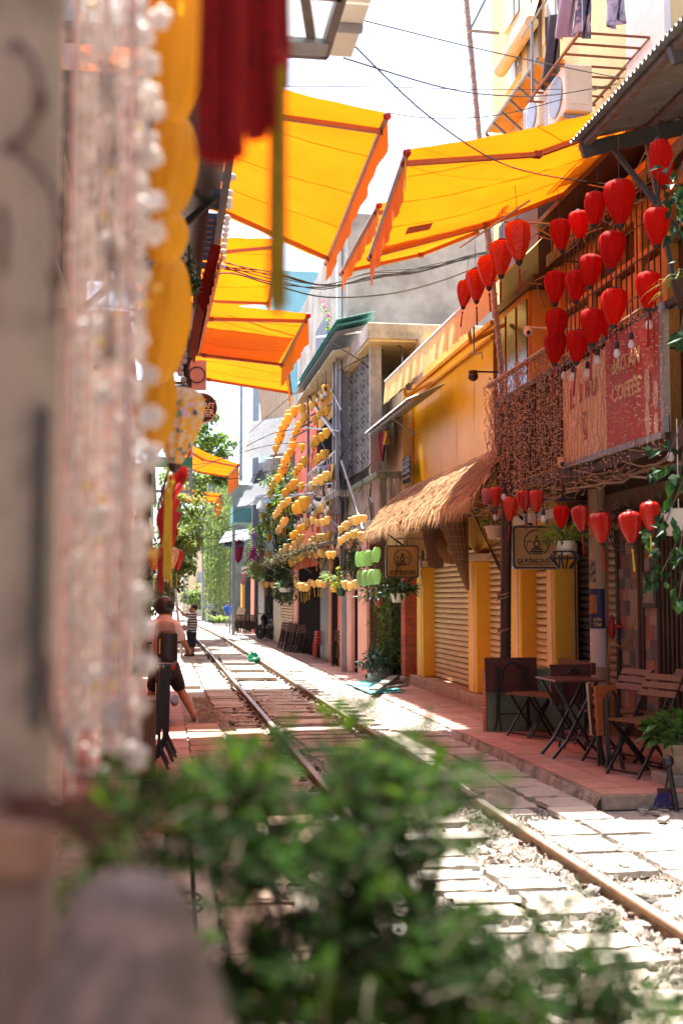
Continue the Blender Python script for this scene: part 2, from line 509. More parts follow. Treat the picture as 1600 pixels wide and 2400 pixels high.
# red tiled pavements
m_tile = mat('terracotta_tile', (0.36,0.155,0.12), 0.6, 0.25, 5, 0.25, 30, objvar=0.14, col2=(0.44,0.26,0.21), thr=0.58, soft=0.18)
m_tile2 = mat('pink_tile', (0.38,0.21,0.175), 0.65, 0.2, 5, 0.25, 30, objvar=0.12, col2=(0.44,0.31,0.26), thr=0.56, soft=0.18)
m_joint = mat('tile_joint', (0.20,0.12,0.10), 0.9, 0.2, 10)
TILE = MB().box(-0.146,0.146,-0.146,0.146,0,0.012)
TM1 = TILE.mesh('tile', m_tile); TM2 = TILE.mesh('tile', m_tile2)
def tiles(parent, x0, nx, y0, ny, z, me):
    for a in range(nx):
        for b in range(ny):
            s = bpy.data.objects.new('tile', me); COL.objects.link(s); s.parent = parent
            s.location = V((x0 + 0.15 + a*0.3, y0 + 0.15 + b*0.3, z + rng(-0.0015,0.0015))) - ORG[parent.name]
pl = MB(); pl.box(-1.2, 0.285, 1.0, 40, -0.05, 0.018); pav_l = struct(pl.build('pavement_left', mat('beige_screed', (0.30,0.235,0.19), 0.9, 0.25, 4, 0.4, 30)))
tiles(pav_l, -0.90+0.0, 4, 8.2, 44, 0.010, TM1)
pr = MB(); pr.box(3.55, 4.66, 13.6, 60, -0.05, 0.012); pav_r = struct(pr.build('pavement_right', m_joint))
tiles(pav_r, 3.52, 4, 14.0, 50, 0.004, TM2)
# raised terrace in front of the coffee shop
m_edge = mat('broken_concrete_edge', (0.33,0.27,0.215), 0.95, 0.3, 9, 1.0, 18)
TZ = 0.115; TX = 3.31
tr_ = MB()
def tedge(u, v):
    y = 8.84 + (13.26 - 8.84)*u
    j = 0.02*math.sin(y*17) + 0.015*math.sin(y*41+1)
    return (TX + j*(1-v) + 0.02*math.sin(y*5) - 0.03*(1-v), y, -0.006 + TZ*v)
tr_.grid(tedge, 60, 5)
tr_.box(TX+0.025, 5.3, 8.86, 13.24, 0.0, TZ-0.010)
terr = struct(tr_.build('terrace', m_edge))
tiles(terr, TX+0.03, 6, 8.88, 14, TZ-0.012, TM1)
# ================================================================== right side: yellow shop with shutters
m_yel = mat('yellow_wall_paint', (0.80,0.42,0.03), 0.65, 0.12, 2.5, 0.2, 30, col2=(0.70,0.33,0.025), thr=0.6, soft=0.2)
m_yel_d = mat('ochre_wall', (0.60,0.33,0.06), 0.7, 0.15, 4, 0.2, 30)
m_cap = mat('cream_trim', (0.66,0.52,0.36), 0.6, 0.1, 8)
m_slat = mat('beige_shutter', (0.60,0.42,0.22), 0.55, 0.12, 3, 0.15, 30, objvar=0.07)
m_slatg = mat('grey_shutter', (0.38,0.32,0.27), 0.5, 0.1, 8, objvar=0.03)
m_step = mat('worn_step', (0.36,0.23,0.16), 0.85, 0.25, 5, 0.5, 30, col2=(0.46,0.36,0.28), thr=0.6)
XS = 4.58; XW = 4.81
def shutter(parent, y0, y1, z0, z1, x, m, pitch=0.088, nm='shutter'):
    fr = MB(); fr.box(x+0.045, x+0.06, y0, y1, z0, z1); sh = fr.build(nm, M_dark, parent)
    sl = MB()
    L = y1 - y0
    pr = [(0.040,0.0),(0.018,0.008),(0.0,0.03),(0.0,0.055),(0.018,0.078),(0.040,0.080)]
    k = len(pr)
    sl.v = [(a, 0, b) for a, b in pr] + [(a, L, b) for a, b in pr]
    sl.f = [(i, i+1, k+i+1, k+i) for i in range(k-1)] + [tuple(range(k-1,-1,-1)), tuple(range(k, 2*k))]
    me = sl.mesh('slat', m, True)
    n = int((z1 - z0) / pitch)
    for i in range(n):
        s = bpy.data.objects.new('slat', me); COL.objects.link(s); s.parent = sh
        s.location = V((x + rng(-0.002,0.002), y0, z0 + i*pitch)) - ORG[parent.name]
    return sh
shop = thing('yellow_shop', 'bright yellow shop front with beige roller shutters between square columns', 'shop', (5.4, 18, 0))
m = MB(); m.box(XW+0.07, 7.5, 14.62, 21.7, 0.2, 3.75); m.build('wall', m_yel, shop)
m = MB(); m.box(4.52, XW+0.07, 13.42, 21.75, 0.0, 0.205); bev(m.build('step', m_step, shop), 0.012)
COLS = [(ypx(989, XS), 0.5), (ypx(1113, XS), 0.46), (ypx(1217, XS), 0.42), (ypx(1296, XS), 0.30)]
for i, (yn, dp) in enumerate(COLS):
    m = MB(); m.box(XS, XW+0.07, yn, yn+dp, 0.2, 2.16)
    c = bev(m.build('column', m_yel, shop), 0.02)
    m = MB()
    for q in (0.12, 0.24): m.box(XS-0.012, XS+0.01, yn+dp*q+0.04, yn+dp*q+0.08, 0.22, 2.1)
    m.build('fluting', m_cap, c)
    m = MB(); m.box(XS-0.025, XW+0.06, yn-0.025, yn+dp+0.025, 2.16, 2.27); bev(m.build('capital', m_cap, c), 0.01)
for a, b in ((1, 0), (2, 1), (3, 2)):
    y0 = COLS[a][0] + COLS[a][1]; y1 = COLS[b][0]
    shutter(shop, y0+0.005, y1-0.005, 0.21, 2.5, XW-0.02, m_slat)
shutter(shop, 14.62, COLS[3][0]-0.005, 0.21, 2.5, XW-0.02, m_slat)
m = MB()
for a, b in ((1, 0), (2, 1), (3, 2)):       # shallow arches over the shutters
    y0 = COLS[a][0] + COLS[a][1]*0.5; y1 = COLS[b][0] + COLS[b][1]*0.5
    k = 10
    for i in range(k):
        ya, yb = y0 + (y1-y0)*i/k, y0 + (y1-y0)*(i+1)/k
        za = 2.27 + 0.30*math.sin(math.pi*i/k); zb = 2.27 + 0.30*math.sin(math.pi*(i+1)/k)
        m.add([(XS+0.1,ya,za),(XS+0.1,yb,zb),(XS+0.1,yb,2.95),(XS+0.1,ya,2.95),(XW+0.06,ya,za),(XW+0.06,yb,zb)], [(0,3,2,1),(0,1,5,4)])
m.build('arch', m_yel_d, shop)
# upper storey clad with glossy yellow vinyl strips
m_vinyl = mat('yellow_vinyl', (0.90,0.53,0.014), 0.42, 0.08, 1.6, 0.12, 2.2, spec=0.22, trans=0.12, objvar=0.05)
ya, yb = ypx(1160, 4.62), ypx(971, 4.62)
zb_ = at(1060, 1110, X=4.62).z; 
n = 5
for i in range(n):
    a = ya + (yb-ya)*i/n + 0.006; b = ya + (yb-ya)*(i+1)/n - 0.006
    m = MB()
    m.grid(lambda u, v: (4.62 + 0.005*math.sin(u*math.pi) + 0.004*math.sin(7*v + i*2 + u*3), a + (b-a)*u, 3.55 + 2.02*v), 8, 16)
    m.build('vinyl_strip', m_vinyl, shop, True)
m = MB(); m.box(4.70, 7.5, ya-1.6, yb+0.05, 3.75, 5.62); m.build('upper_wall', m_yel_d, shop)
m = MB(); m.box(4.60, 4.66, yb, yb+0.06, 3.5, 5.6); m.box(4.58, 4.64, ya, yb, 5.50, 5.56); m.box(4.58, 4.64, ya, yb, 5.30, 5.34); m.build('timber_rail', mat('orange_timber', (0.55,0.22,0.03), 0.55, 0.2, 8, 0.2, 50, stretch=(5,1,1)), shop)
M_otimber = MATS['orange_timber']

# cream awning with scalloped valance over the yellow shop
m_cream = mat('cream_awning_cloth', (0.80,0.62,0.22), 0.7, 0.08, 5, 0.2, 8, trans=0.25)
aw = thing('cream_awning', 'pale yellow awning with a long saw-toothed valance above the vinyl wall', 'awning', (3.9, 17, 5.0))
XC = 4.05
P = [at(902, 886, X=XC), at(1160, 661, X=XC)]
yN, yF = P[1].y, P[0].y; zT = (P[0].z + P[1].z)/2
m = MB(); m.grid(lambda u, v: (XC + 0.65*v, yN + (yF-yN)*u, zT + 0.55*v - 0.05*math.sin(math.pi*v)), 16, 6); m.build('canopy', m_cream, aw, True)
m = MB()
H = 0.40; T = 60
for i in range(T):
    for j in range(2):
        u0 = (i + j*0.5)/T; u1 = (i + (j+1)*0.5)/T
        q = lambda u: XC - 0.03*abs(math.sin(u*37)) - 0.01*math.sin(u*90)
        y0, y1 = yN + (yF-yN)*u0, yN + (yF-yN)*u1
        d0, d1 = (0, 0.035) if j == 0 else (0.035, 0)
        m.poly([(XC, y0, zT), (XC, y1, zT), (q(u1), y1, zT-H-d1), (q(u0), y0, zT-H-d0)])
m.build('valance', m_cream, aw)
m = MB(); m.tube([(XC+.01, yN, zT+0.01), (XC+.01, yF, zT+0.01)], 0.028, 8); m.build('front_bar', M_white, aw, True)
m = MB()
for q in (0.2, 0.8):
    y = yN + (yF-yN)*q
    m.bar((4.6, y, 5.35), (4.2, y+0.3, 5.15), 0.05, 0.04).bar((4.2, y+0.3, 5.15), (XC+.01, y, zT-0.03), 0.045, 0.035)
m.build('arm', M_otimber, aw)
m = MB(); c = at(1110, 830, X=4.2); m.tube([c + V((0,0,0.55)), c], 0.012, 6).tube([c, c + V((0.05,-0.22,-0.02)), c + V((0.05,-0.25,-0.12))], 0.008, 6); m.build('crank', M_steel, aw)

# ------------------------------------------------------------------ thatched canopy
m_thatch = mat('straw_thatch', (0.44,0.25,0.115), 0.9, 0.35, 25, 0, 1, objvar=0)
m_thatch2 = mat('pale_straw', (0.60,0.38,0.18), 0.9, 0.3, 25)
th = thing('thatched_canopy', 'shaggy straw thatch canopy over the yellow shop shutters', 'canopy', (3.9, 17, 2.7))
XF = 3.70
F0 = at(866, 1240, X=XF); F1 = at(1114, 1165, X=XF); R0 = at(915, 1150, X=4.35); R1 = at(1155, 1075, X=4.35)
zf = (F0.z + F1.z)/2; zr = (R0.z + R1.z)/2 + 0.05
ty0, ty1 = F1.y - 0.1, F0.y
m = MB(); m.grid(lambda u, v: (XF + 0.02 + 0.85*v, ty0 + (ty1-ty0)*u, zf + 0.0 + (zr - zf)*math.sin(v*math.pi/2)), 10, 6); m.build('underlay', M_dark, th)
rd = random.Random(11)
def straw(mb, y, v0, L, hang):
    x0 = XF + 0.02 + 0.85*v0; z0 = zf + (zr-zf)*math.sin(v0*math.pi/2) + 0.03
    dy = rd.gauss(0, 0.05)
    p = V((x0, y, z0)); q = p + V((-L*0.62, dy, -L*0.55)) ; e = q + V((-0.04 - 0.03*rd.random(), dy*0.6, -hang))
    w_ = 0.009 + 0.012*rd.random()
    mb.add([p + V((0,-w_,0)), p + V((0,w_,0)), q + V((0,w_,0.012)), q + V((0,-w_,0.012)), e], [(0,1,2,3),(3,2,4)])
m = MB()
for k in range(3800):
    v0 = rd.random()**0.8 * 0.95 + 0.05
    straw(m, rd.uniform(ty0, ty1), v0, 0.22 + 0.1*rd.random(), 0.06*rd.random())
stuff(m.build('straw', m_thatch, th))
m = MB()
for k in range(1500):
    straw(m, rd.uniform(ty0, ty1), rd.random()*0.9 + 0.05, 0.16 + 0.12*rd.random(), 0.05*rd.random())
stuff(m.build('straw', mat('dark_straw', (0.16,0.085,0.04), 0.9, 0.3, 25), th))
m = MB()
for k in range(2600):
    straw(m, rd.uniform(ty0-0.05, ty1+0.05), rd.uniform(0.0, 0.30), 0.14 + 0.10*rd.random(), 0.10 + 0.20*rd.random())
stuff(m.build('straw', m_thatch2, th))
m = MB()
for y in (ty0+0.1, (ty0+ty1)/2, ty1-0.1): m.tube([(XF+0.04, y, zf-0.02), (4.6, y, zf+0.02)], 0.025, 6).tube([(4.6, y, zf-0.5), (XF+0.2, y, zf)], 0.02, 6)
m.build('bamboo_bracket', M_dark, th)

# ------------------------------------------------------------------ train emblem signs
m_sign = mat('tan_sign_face', (0.55,0.33,0.13), 0.45, 0.15, 5, col2=(0.40,0.20,0.07), thr=0.62, soft=0.2)
m_print = mat('dark_brown_print', (0.05,0.02,0.012), 0.5, 0.1, 10)
def emblem_sign(name, label, Y, x0, x1, y0, y1, group=None):
    a = at(x0, y1, Y=Y); b = at(x1, y0, Y=Y)
    cx, cz = (a.x+b.x)/2, (a.z+b.z)/2; w_, h_ = b.x-a.x, b.z-a.z
    t = thing(name, label, 'sign', (cx, Y, a.z), group)
    def rr(w2, h2, r, y):
        pts = []
        for sx, sz, a0 in ((1,-1,-90),(1,1,0),(-1,1,90),(-1,-1,180)):
            for k in range(5):
                an = rad(a0 + 90*k/4); pts.append((cx + sx*(w2-r) + r*math.cos(an), y, cz + sz*(h2-r) + r*math.sin(an)))
        return pts
    m = MB(); m.prism(rr(w_/2, h_/2, 0.05, Y), (0,0.10,0)); m.build('frame', M_steel, t)
    m = MB(); m.prism(rr(w_/2-0.012, h_/2-0.012, 0.045, Y-0.006), (0,0.008,0)); m.build('border', m_print, t)
    m = MB(); m.prism(rr(w_/2-0.028, h_/2-0.028, 0.035, Y-0.011), (0,0.008,0)); m.build('face', m_sign, t)
    s = w_; e = cz + 0.10*h_; yy = Y-0.0135
    m = MB()
    def P3(x, z): return (cx + x*s, yy, e + z*s)
    R_ = 0.27
    k = 40
    for i in range(k):
        t0 = 2*math.pi*i/k; t1 = 2*math.pi*(i+1)/k
        if -0.33*math.pi > (math.atan2(math.sin(t0), math.cos(t0))) > -0.67*math.pi: continue
        m.poly([P3(R_*math.cos(t0), R_*math.sin(t0)), P3(R_*math.cos(t1), R_*math.sin(t1)), P3((R_-.025)*math.cos(t1), (R_-.025)*math.sin(t1)), P3((R_-.025)*math.cos(t0), (R_-.025)*math.sin(t0))])
    for i in range(20):                     # boiler ring
        t0 = 2*math.pi*i/20; t1 = 2*math.pi*(i+1)/20
        m.poly([P3(.075*math.cos(t0), .075*math.sin(t0)-.02), P3(.075*math.cos(t1), .075*math.sin(t1)-.02), P3(.042*math.cos(t1), .042*math.sin(t1)-.02), P3(.042*math.cos(t0), .042*math.sin(t0)-.02)])
    m.poly([P3(.035*math.cos(2*math.pi*i/12), .035*math.sin(2*math.pi*i/12)+.12) for i in range(12)])
    for x0_, x1_, z0_, z1_ in ((-.03,.03,.05,.10),(-.10,.10,-.115,-.095),(-.12,.12,-.15,-.125),(-.145,.145,-.19,-.16),(-.10,.10,-.225,-.20),(-.22,-.08,.02,.03),(.08,.22,.02,.03),(-.205,-.19,-.09,.02),(.19,.205,-.09,.02),(-.16,-.145,.0,.05),(.145,.16,.0,.05)):
        m.poly([P3(x0_,z0_), P3(x1_,z0_), P3(x1_,z1_), P3(x0_,z1_)])
    for sx in (-1, 1):
        m.poly([P3(sx*.08,.03), P3(sx*.15,.06), P3(sx*.22,.03), P3(sx*.215,.025), P3(sx*.15,.05), P3(sx*.085,.025)])
    m.build('train_emblem', m_print, t)
    text_mesh('lettering', 'GA ĐÔNG DƯƠNG', m_print, t, (cx, Y-0.013, cz - 0.30*h_), (1,0,0), (0,0,1), 0.135*h_, 0.80*w_, 0.003, bold=0.035)
    m = MB(); m.box(cx-0.38*w_, cx+0.38*w_, Y-0.014, Y-0.010, cz-0.405*h_, cz-0.39*h_); m.build('underline', m_print, t)
    return t, cx, cz, w_, h_
t, cx, cz, w_, h_ = emblem_sign('hanging_sign', 'square tan sign with train emblem hanging by the brick pillar', 20.9, 904, 981, 1278, 1355)
m = MB(); m.tube([(cx-0.1, 20.95, cz+h_/2), (cx-0.1, 20.95, cz+h_/2+0.12), (4.95, 20.95, cz+h_/2+0.12)], 0.014, 6).tube([(cx+0.1, 20.95, cz+h_/2), (cx+0.1, 20.95, cz+h_/2+0.12)], 0.012, 6); m.build('bracket', M_steel, t)
t, cx, cz, w_, h_ = emblem_sign('hanging_sign', 'shaded tan train emblem sign half hidden by a potted fern', 13.5, 1200, 1312, 1232, 1334)
m = MB(); m.tube([(cx-0.1, 13.55, cz+h_/2), (cx-0.1, 13.55, cz+h_/2+0.3)], 0.012, 6).tube([(cx+0.15, 13.55, cz+h_/2), (cx+0.15, 13.55, cz+h_/2+0.3)], 0.012, 6).tube([(cx-0.2, 13.55, cz+h_/2+0.3), (5.0, 13.55, cz+h_/2+0.3)], 0.014, 6); m.build('bracket', M_steel, t)

# dark post in front of the shutters, wound with rope
m = MB(); pb = at(1180, 1545, Y=13.35); pt = at(1186, 1190, Y=13.35)
post = thing('timber_post', 'dark rope-bound post standing between terrace and shutters', 'post', (pb.x, 13.35, 0))
m.tube([(pb.x, 13.35, 0), (pt.x, 13.35, pt.z), (pt.x+0.005, 13.35, 2.95)], 0.062, 10); m.build('shaft', M_dark, post, True)
m = MB()
for z in [0.5 + 0.012*i for i in range(60)] : pass
for z in (1.25, 1.62, 1.66):
    m.tube([(pb.x + 0.068*math.cos(t/8*6.283), 13.35 + 0.068*math.sin(t/8*6.283), z + 0.02*math.sin(t)) for t in range(9)], 0.012, 5)
    m.tube([(pb.x-0.06, 13.29, z), (pb.x-0.10, 13.27, z-0.05)], 0.006, 4)
m.build('rope_tie', mat('hemp_rope', (0.25,0.16,0.09), 0.9, 0.2, 30), post)

# fish traps, hat and net hanging under the thatch
m_net = mat('brown_netting', (0.16,0.085,0.045), 0.8, 0.3, 40, trans=0.25)
m_wick = mat('wicker', (0.28,0.16,0.075), 0.75, 0.3, 40, 0.4, 80)
def weave(mb, fn, nu, nv, r):
    for i in range(nu + 1): mb.tube([fn(i/nu, j/12) for j in range(13)], r, 4, False)
    for j in range(nv + 1): mb.tube([fn(i/10, j/nv) for i in range(11)], r, 4, False)
def cone(top, bot, r0, r1):
    top, bot = V(top), V(bot)
    return lambda u, v: top.lerp(bot, v) + V((math.cos(u*6.283), math.sin(u*6.283), 0)) * (r0 + (r1-r0)*v)
tA, tB = at(1058, 1205, Y=17.3), at(1095, 1383, Y=17.3)
t = thing('fish_trap', 'long tapering brown fish trap hanging point-down under the thatch', 'fish trap', tB)
m = MB(); weave(m, cone(tA, tB, 0.24, 0.02), 16, 10, 0.006); m.build('weave', m_wick, t)
m = MB(); m.grid(cone(tA, tB, 0.232, 0.016), 14, 6); m.build('netting', m_net, t, True)
m = MB(); m.tube([tA, tA + V((0,0,0.25))], 0.006, 4); m.build('cord', M_cable, t)
tA, tB = at(1110, 1215, Y=15.2), at(1180, 1350, Y=15.2)
t = thing('fishing_net', 'open mesh fishing net slanting down to the dark post', 'net', tB)
m = MB()
c0, c1, c2 = at(1105, 1195, Y=15.4), at(1185, 1190, Y=15.0), tB
weave(m, lambda u, v: (c0.lerp(c1, u)).lerp(c2, v*0.97) + V((0, 0.1*math.sin(3*u+v), 0)), 14, 16, 0.004); m.build('mesh_cord', m_net, t)
m = MB(); m.tube([c1, c2], 0.010, 5).tube([c0, c2], 0.008, 5).tube([c0, c1], 0.01, 5); m.build('rim', M_dark, t)
tA = at(1015, 1265, Y=18.6)
t = thing('winnowing_scoop', 'long folded brown mesh scoop hanging beside the straw hat', 'scoop', tA)
for s_ in (0, 1):
    m = MB()
    top = at(1002 + 22*s_, 1222, Y=18.6); bot = at(1018 + 6*s_, 1330, Y=18.6 - 0.1*s_)
    m.grid(lambda u, v: top.lerp(bot, v) + V(((0.13 - 0.03*v)*math.sin(u*3.14159*1.6 - 1.2 + s_), 0.05*math.cos(u*5), 0.05*math.sin(v*3.14))), 10, 10)
    m.build('blade', m_net, t, True)
m = MB(); m.tube([at(1005,1222,Y=18.6), at(1005,1190,Y=18.6)], 0.006, 4); m.build('cord', M_cable, t)
tA = at(1052, 1288, Y=17.9)
t = thing('straw_hat', 'round straw hat hanging between the fish traps', 'hat', tA)
ax = Matrix.Rotation(rad(70), 3, 'X') @ Matrix.Rotation(rad(25), 3, 'Y')
m = MB(); m.lathe([(0.24,0.0),(0.20,0.03),(0.11,0.06),(0.10,0.15),(0.06,0.18),(0.0,0.185)], 20, tA, axis=ax); m.build('crown', m_wick, t, True)
m = MB(); m.tube([tA + V((0,0,0.1)), tA + V((0,0,0.6))], 0.005, 4); m.build('cord', M_cable, t)

# ================================================================== coffee house: ground floor
XB = 5.02
m_plaster = mat('dim_plaster', (0.27,0.18,0.125), 0.85, 0.25, 4, 0.3, 30)
ch = thing('coffee_house', 'shaded timber and plaster coffee house with upstairs balcony', 'house', (5.6, 11.5, 0))
yS = 14.6; yN0 = 7.0
m = MB(); m.box(XB+0.07, 8, yN0, yS, 0.0, 2.95); m.build('wall', m_plaster, ch)
s0, s1 = ypx(1389, XB), ypx(1331, XB)
shutter(ch, s0, s1, TZ, 2.6, XB, m_slatg, 0.085)
shutter(ch, ypx(1456, XB), ypx(1424, XB), TZ, 2.6, XB, m_slatg, 0.085)
m = MB(); m.box(XB-0.03, XB+0.05, s1, s1+0.12, TZ, 2.7); m.box(XB-0.02, XB+0.05, s0-0.08, s0, TZ, 2.7); m.build('door_post', M_dark, ch)
# walls papered with postcards
m_cards = [mat('card_%s' % nm, c, 0.6, 0.35, 30, col2=c2, thr=0.5, soft=0.1) for nm, c, c2 in (
    ('brown', (0.16,0.085,0.06), (0.30,0.20,0.14)), ('red', (0.28,0.07,0.05), (0.36,0.18,0.12)), ('grey', (0.10,0.10,0.10), (0.28,0.26,0.24)),
    ('cream', (0.42,0.34,0.26), (0.26,0.19,0.15)), ('navy', (0.05,0.06,0.08), (0.16,0.15,0.15)), ('pink', (0.40,0.22,0.17), (0.30,0.14,0.10)))]
CARD = [MB().box(-0.008,0.0,-0.5,0.5,-0.5,0.5).mesh('postcard', mm) for mm in m_cards]
def collage(y0, y1, z0, z1, nm):
    m = MB(); m.box(XB-0.05, XB+0.06, y0, y1, z0, z1); p = m.build(nm, mat('brown_board', (0.20,0.11,0.075), 0.7, 0.3, 10), ch)
    m = MB(); m.box(XB-0.085, XB-0.045, y1-0.05, y1+0.01, z0, z1+0.05).box(XB-0.085, XB-0.045, y0-0.01, y0+0.05, z0, z1+0.05); m.build('frame', M_dark, p)
    z = z0 + 0.08; k = 0
    while z < z1 - 0.1:
        hh = rng(0.09, 0.17); y = y0 + 0.06
        while y < y1 - 0.12:
            ww = rng(0.10, 0.24)
            s = bpy.data.objects.new('postcard', random.choice(CARD)); COL.objects.link(s); s.parent = p
            s.location = V((XB-0.052 - 0.004*(k % 3), min(y + ww/2, y1-0.08), z + hh/2)) - ORG[ch.name]
            s.scale = (1, ww*0.98, hh*0.98); s.rotation_euler = (rng(-0.04,0.04), 0, 0); y += ww; k += 1
        z += hh
    return p
collage(ypx(1513, XB), ypx(1456, XB)-0.02, 0.25, 2.5, 'postcard_panel')
collage(ypx(1558, XB), ypx(1515, XB)-0.02, 0.25, 2.5, 'postcard_panel')
ya, yb = ypx(1556, XB), ypx(1522, XB)
za, zb = at(1540, 1425, X=XB).z, at(1540, 1340, X=XB).z
pic = thing('framed_picture', 'dark framed picture hung over the postcards', 'picture', (XB-0.08, ya, za))
m = MB(); m.box(XB-0.10, XB-0.07, ya, yb, za, zb); m.build('frame', M_black, pic)
m = MB(); m.box(XB-0.104, XB-0.10, ya+0.05, yb-0.05, za+0.05, zb-0.05); m.build('print', mat('dark_print', (0.10,0.065,0.04), 0.15, 0.4, 6, spec=0.6), pic)
# slatted gate at the near end
gy1 = ypx(1560, XB); gt = thing('folding_grille', 'dark wooden lattice gate of upright laths at the shop wall', 'gate', (XB, gy1-1, TZ))
for i in range(16):
    y = gy1 - 0.05 - i*0.105
    m = MB(); m.box(XB-0.07, XB-0.03, y-0.022, y+0.022, TZ, 2.55); m.build('lath', M_dark, gt)
m = MB()
for z in (0.5, 1.4, 2.4): m.box(XB-0.03, XB+0.0, gy1-1.75, gy1, z, z+0.05)
m.build('cross_bar', M_black, gt)
# pipe column with pasted posters
pc = at(1404, 1600, X=4.75)
col = thing('poster_column', 'beige round column pasted with posters in front of the grey shutter', 'column', (pc.x, pc.y, TZ))
m = MB(); m.lathe([(0.095,TZ),(0.095,2.95)], 20, (pc.x, pc.y, 0)); m.build('shaft', mat('beige_pipe', (0.42,0.27,0.17), 0.6, 0.15, 6), col, True)
def wrap(nm, mm, y0, y1, a0, a1, r):
    z0, z1 = at(1404, y1, X=pc.x).z, at(1404, y0, X=pc.x).z
    m = MB(); m.grid(lambda u, v: (pc.x + r*math.cos(a0 + (a1-a0)*u), pc.y + r*math.sin(a0 + (a1-a0)*u), z0 + (z1-z0)*v), 10, 1); return m.build(nm, mm, col, True), z0, z1
A0, A1 = rad(175), rad(295)
_, z0, z1 = wrap('poster', mat('navy_poster', (0.015,0.022,0.07), 0.5, 0.15, 6), 1380, 1472, A0, A1, 0.099)
text_mesh('poster_lettering', 'GÒN', mat('gold_print', (0.55,0.38,0.10), 0.5, 0.05, 5), col, (pc.x-0.055, pc.y-0.106, z0 + 0.10), (1,-0.45,0), (0,0,1), 0.045, 0.09, 0.004, bold=0.02)
text_mesh('poster_lettering', 'TÂM', MATS['gold_print'], col, (pc.x-0.055, pc.y-0.106, z0 + 0.045), (1,-0.45,0), (0,0,1), 0.05, 0.09, 0.004, bold=0.02)
wrap('poster_picture', mat('rust_print', (0.30,0.11,0.03), 0.5, 0.3, 20), 1394, 1438, rad(180), rad(240), 0.101)
wrap('poster', mat('white_poster', (0.60,0.50,0.44), 0.6, 0.3, 12, col2=(0.10,0.08,0.08), thr=0.66, soft=0.05), 1474, 1562, A0, A1, 0.099)
wrap('poster', mat('old_poster', (0.30,0.22,0.18), 0.6, 0.3, 20, col2=(0.06,0.05,0.05), thr=0.5, soft=0.08), 1312, 1366, A0, rad(235), 0.098)
# red hand pump fixed behind the column
rp = at(1432, 1470, X=4.86)
m = MB(); m.lathe([(0.0,-0.13),(0.03,-0.12),(0.045,-0.05),(0.03,0.08),(0.015,0.13),(0.0,0.14)], 10, rp).tube([rp, rp + V((0.10,-0.05,0.01)), rp + V((0.13,-0.07,0.0))], [0.025,0.03,0.012], 8)
tag(m.build('alarm_bell', M_red, None, True), 'small red wall fitting beside the poster column', 'wall fitting')
m = MB(); m.tube(sag(rp + V((0,0,-0.1)), rp + V((0.1,-0.5,0.25)), 0.25) , 0.008, 5); m.tube([rp + V((-0.02,0,-0.1)), rp + V((-0.06,0.02,-0.5)), rp + V((-0.03,0.02,-1.0)), V((rp.x-0.04, rp.y, TZ))], 0.010, 5)
tag(m.build('cable', mat('yellow_cable', (0.45,0.24,0.03), 0.5, 0.1, 10)), 'yellow cable hanging down beside the poster column', 'cable')

# green low wall at the terrace end
gw = [at(1123, 1705, Z=TZ), at(1318, 1700, Z=TZ)]
m = MB(); zt = at(1123, 1567, Y=13.30).z
m.box(gw[0].x, XB-0.0, 13.27, 13.40, 0.0, zt); wl_ = tag(bev(m.build('low_wall', mat('green_plaster', (0.16,0.22,0.13), 0.85, 0.25, 6, 0.4, 30)), 0.01), 'low green plastered wall at the end of the terrace', 'wall')
m = MB(); m.grid(lambda u, v: (gw[0].x - 0.004 - 0.012*abs(math.sin(u*60)), 13.268 + 0.134*v, 0.0 + (zt-0.005)*u), 40, 3)
m.build('broken_edge', mat('broken_brick', (0.40,0.13,0.08), 0.95, 0.3, 20, 0.8, 40), wl_)

# ------------------------------------------------------------------ balcony, signboards
BX = 4.0
zbot = at(1440, 1046, X=BX).z; ztop = at(1440, 800, X=BX).z
y_s0, y_s1, y_s2 = ypx(1556, BX), ypx(1425, BX), ypx(1323, BX)
y_c = ypx(1160, BX)
m = MB(); m.box(BX+0.03, XB+0.1, 8.0, y_c, zbot-0.16, zbot-0.02); m.build('balcony_slab', M_dark, ch)
m = MB()
for y in (8.1, y_s1, y_s2, y_c-0.05): m.bar((BX+0.05, y, zbot-0.02), (BX+0.05, y, ztop+0.1), 0.06)
m.bar((BX+0.05, 8.0, ztop+0.08), (BX+0.05, y_c, ztop+0.08), 0.06)
for i in range(26):
    y = y_s2 + (y_c - y_s2)*i/26
    m.bar((BX+0.05, y, zbot), (BX+0.05, y, ztop+0.08), 0.022)
m.build('balcony_rail', M_dark, ch)
m_redsign = mat('red_sign_paint', (0.42,0.022,0.012), 0.5, 0.12, 4)
m_cresign = mat('cream_sign_paint', (0.62,0.36,0.17), 0.55, 0.08, 4)
sg = thing('signboard', 'wide red and cream coffee signboard hung on the balcony rail', 'sign', (BX, (y_s0+y_s2)/2, zbot))
m = MB(); m.box(BX, BX+0.04, y_s0, y_s1, zbot, ztop+0.06); m.build('red_panel', m_redsign, sg)
m = MB(); m.box(BX+0.002, BX+0.04, y_s1+0.003, y_s2, zbot, ztop-0.02); m.build('cream_panel', m_cresign, sg)
m = MB(); m.box(BX-0.01, BX+0.05, y_s0-0.06, y_s0, zbot-0.02, ztop+0.1); m.box(BX-0.01,BX+0.05,y_s0,y_s2,zbot-0.06,zbot-0.004); m.build('frame', M_steel, sg)
hgt = ztop - zbot
def sgn(body, px, py, hh, ww, mm, sp=0.02):
    c = at(px, py, X=BX)
    return text_mesh('lettering', body, mm, sg, (BX-0.004, c.y, c.z), (0,-1,0), (0,0,1), hh, ww, 0.004, bold=0.03)
W_ = abs(y_s1 - y_s0)
sgn('BAO AN', 1465, 846, 0.15, W_*0.52, m_cresign)
sgn('COFFEE', 1466, 913, 0.15, W_*0.54, m_cresign)
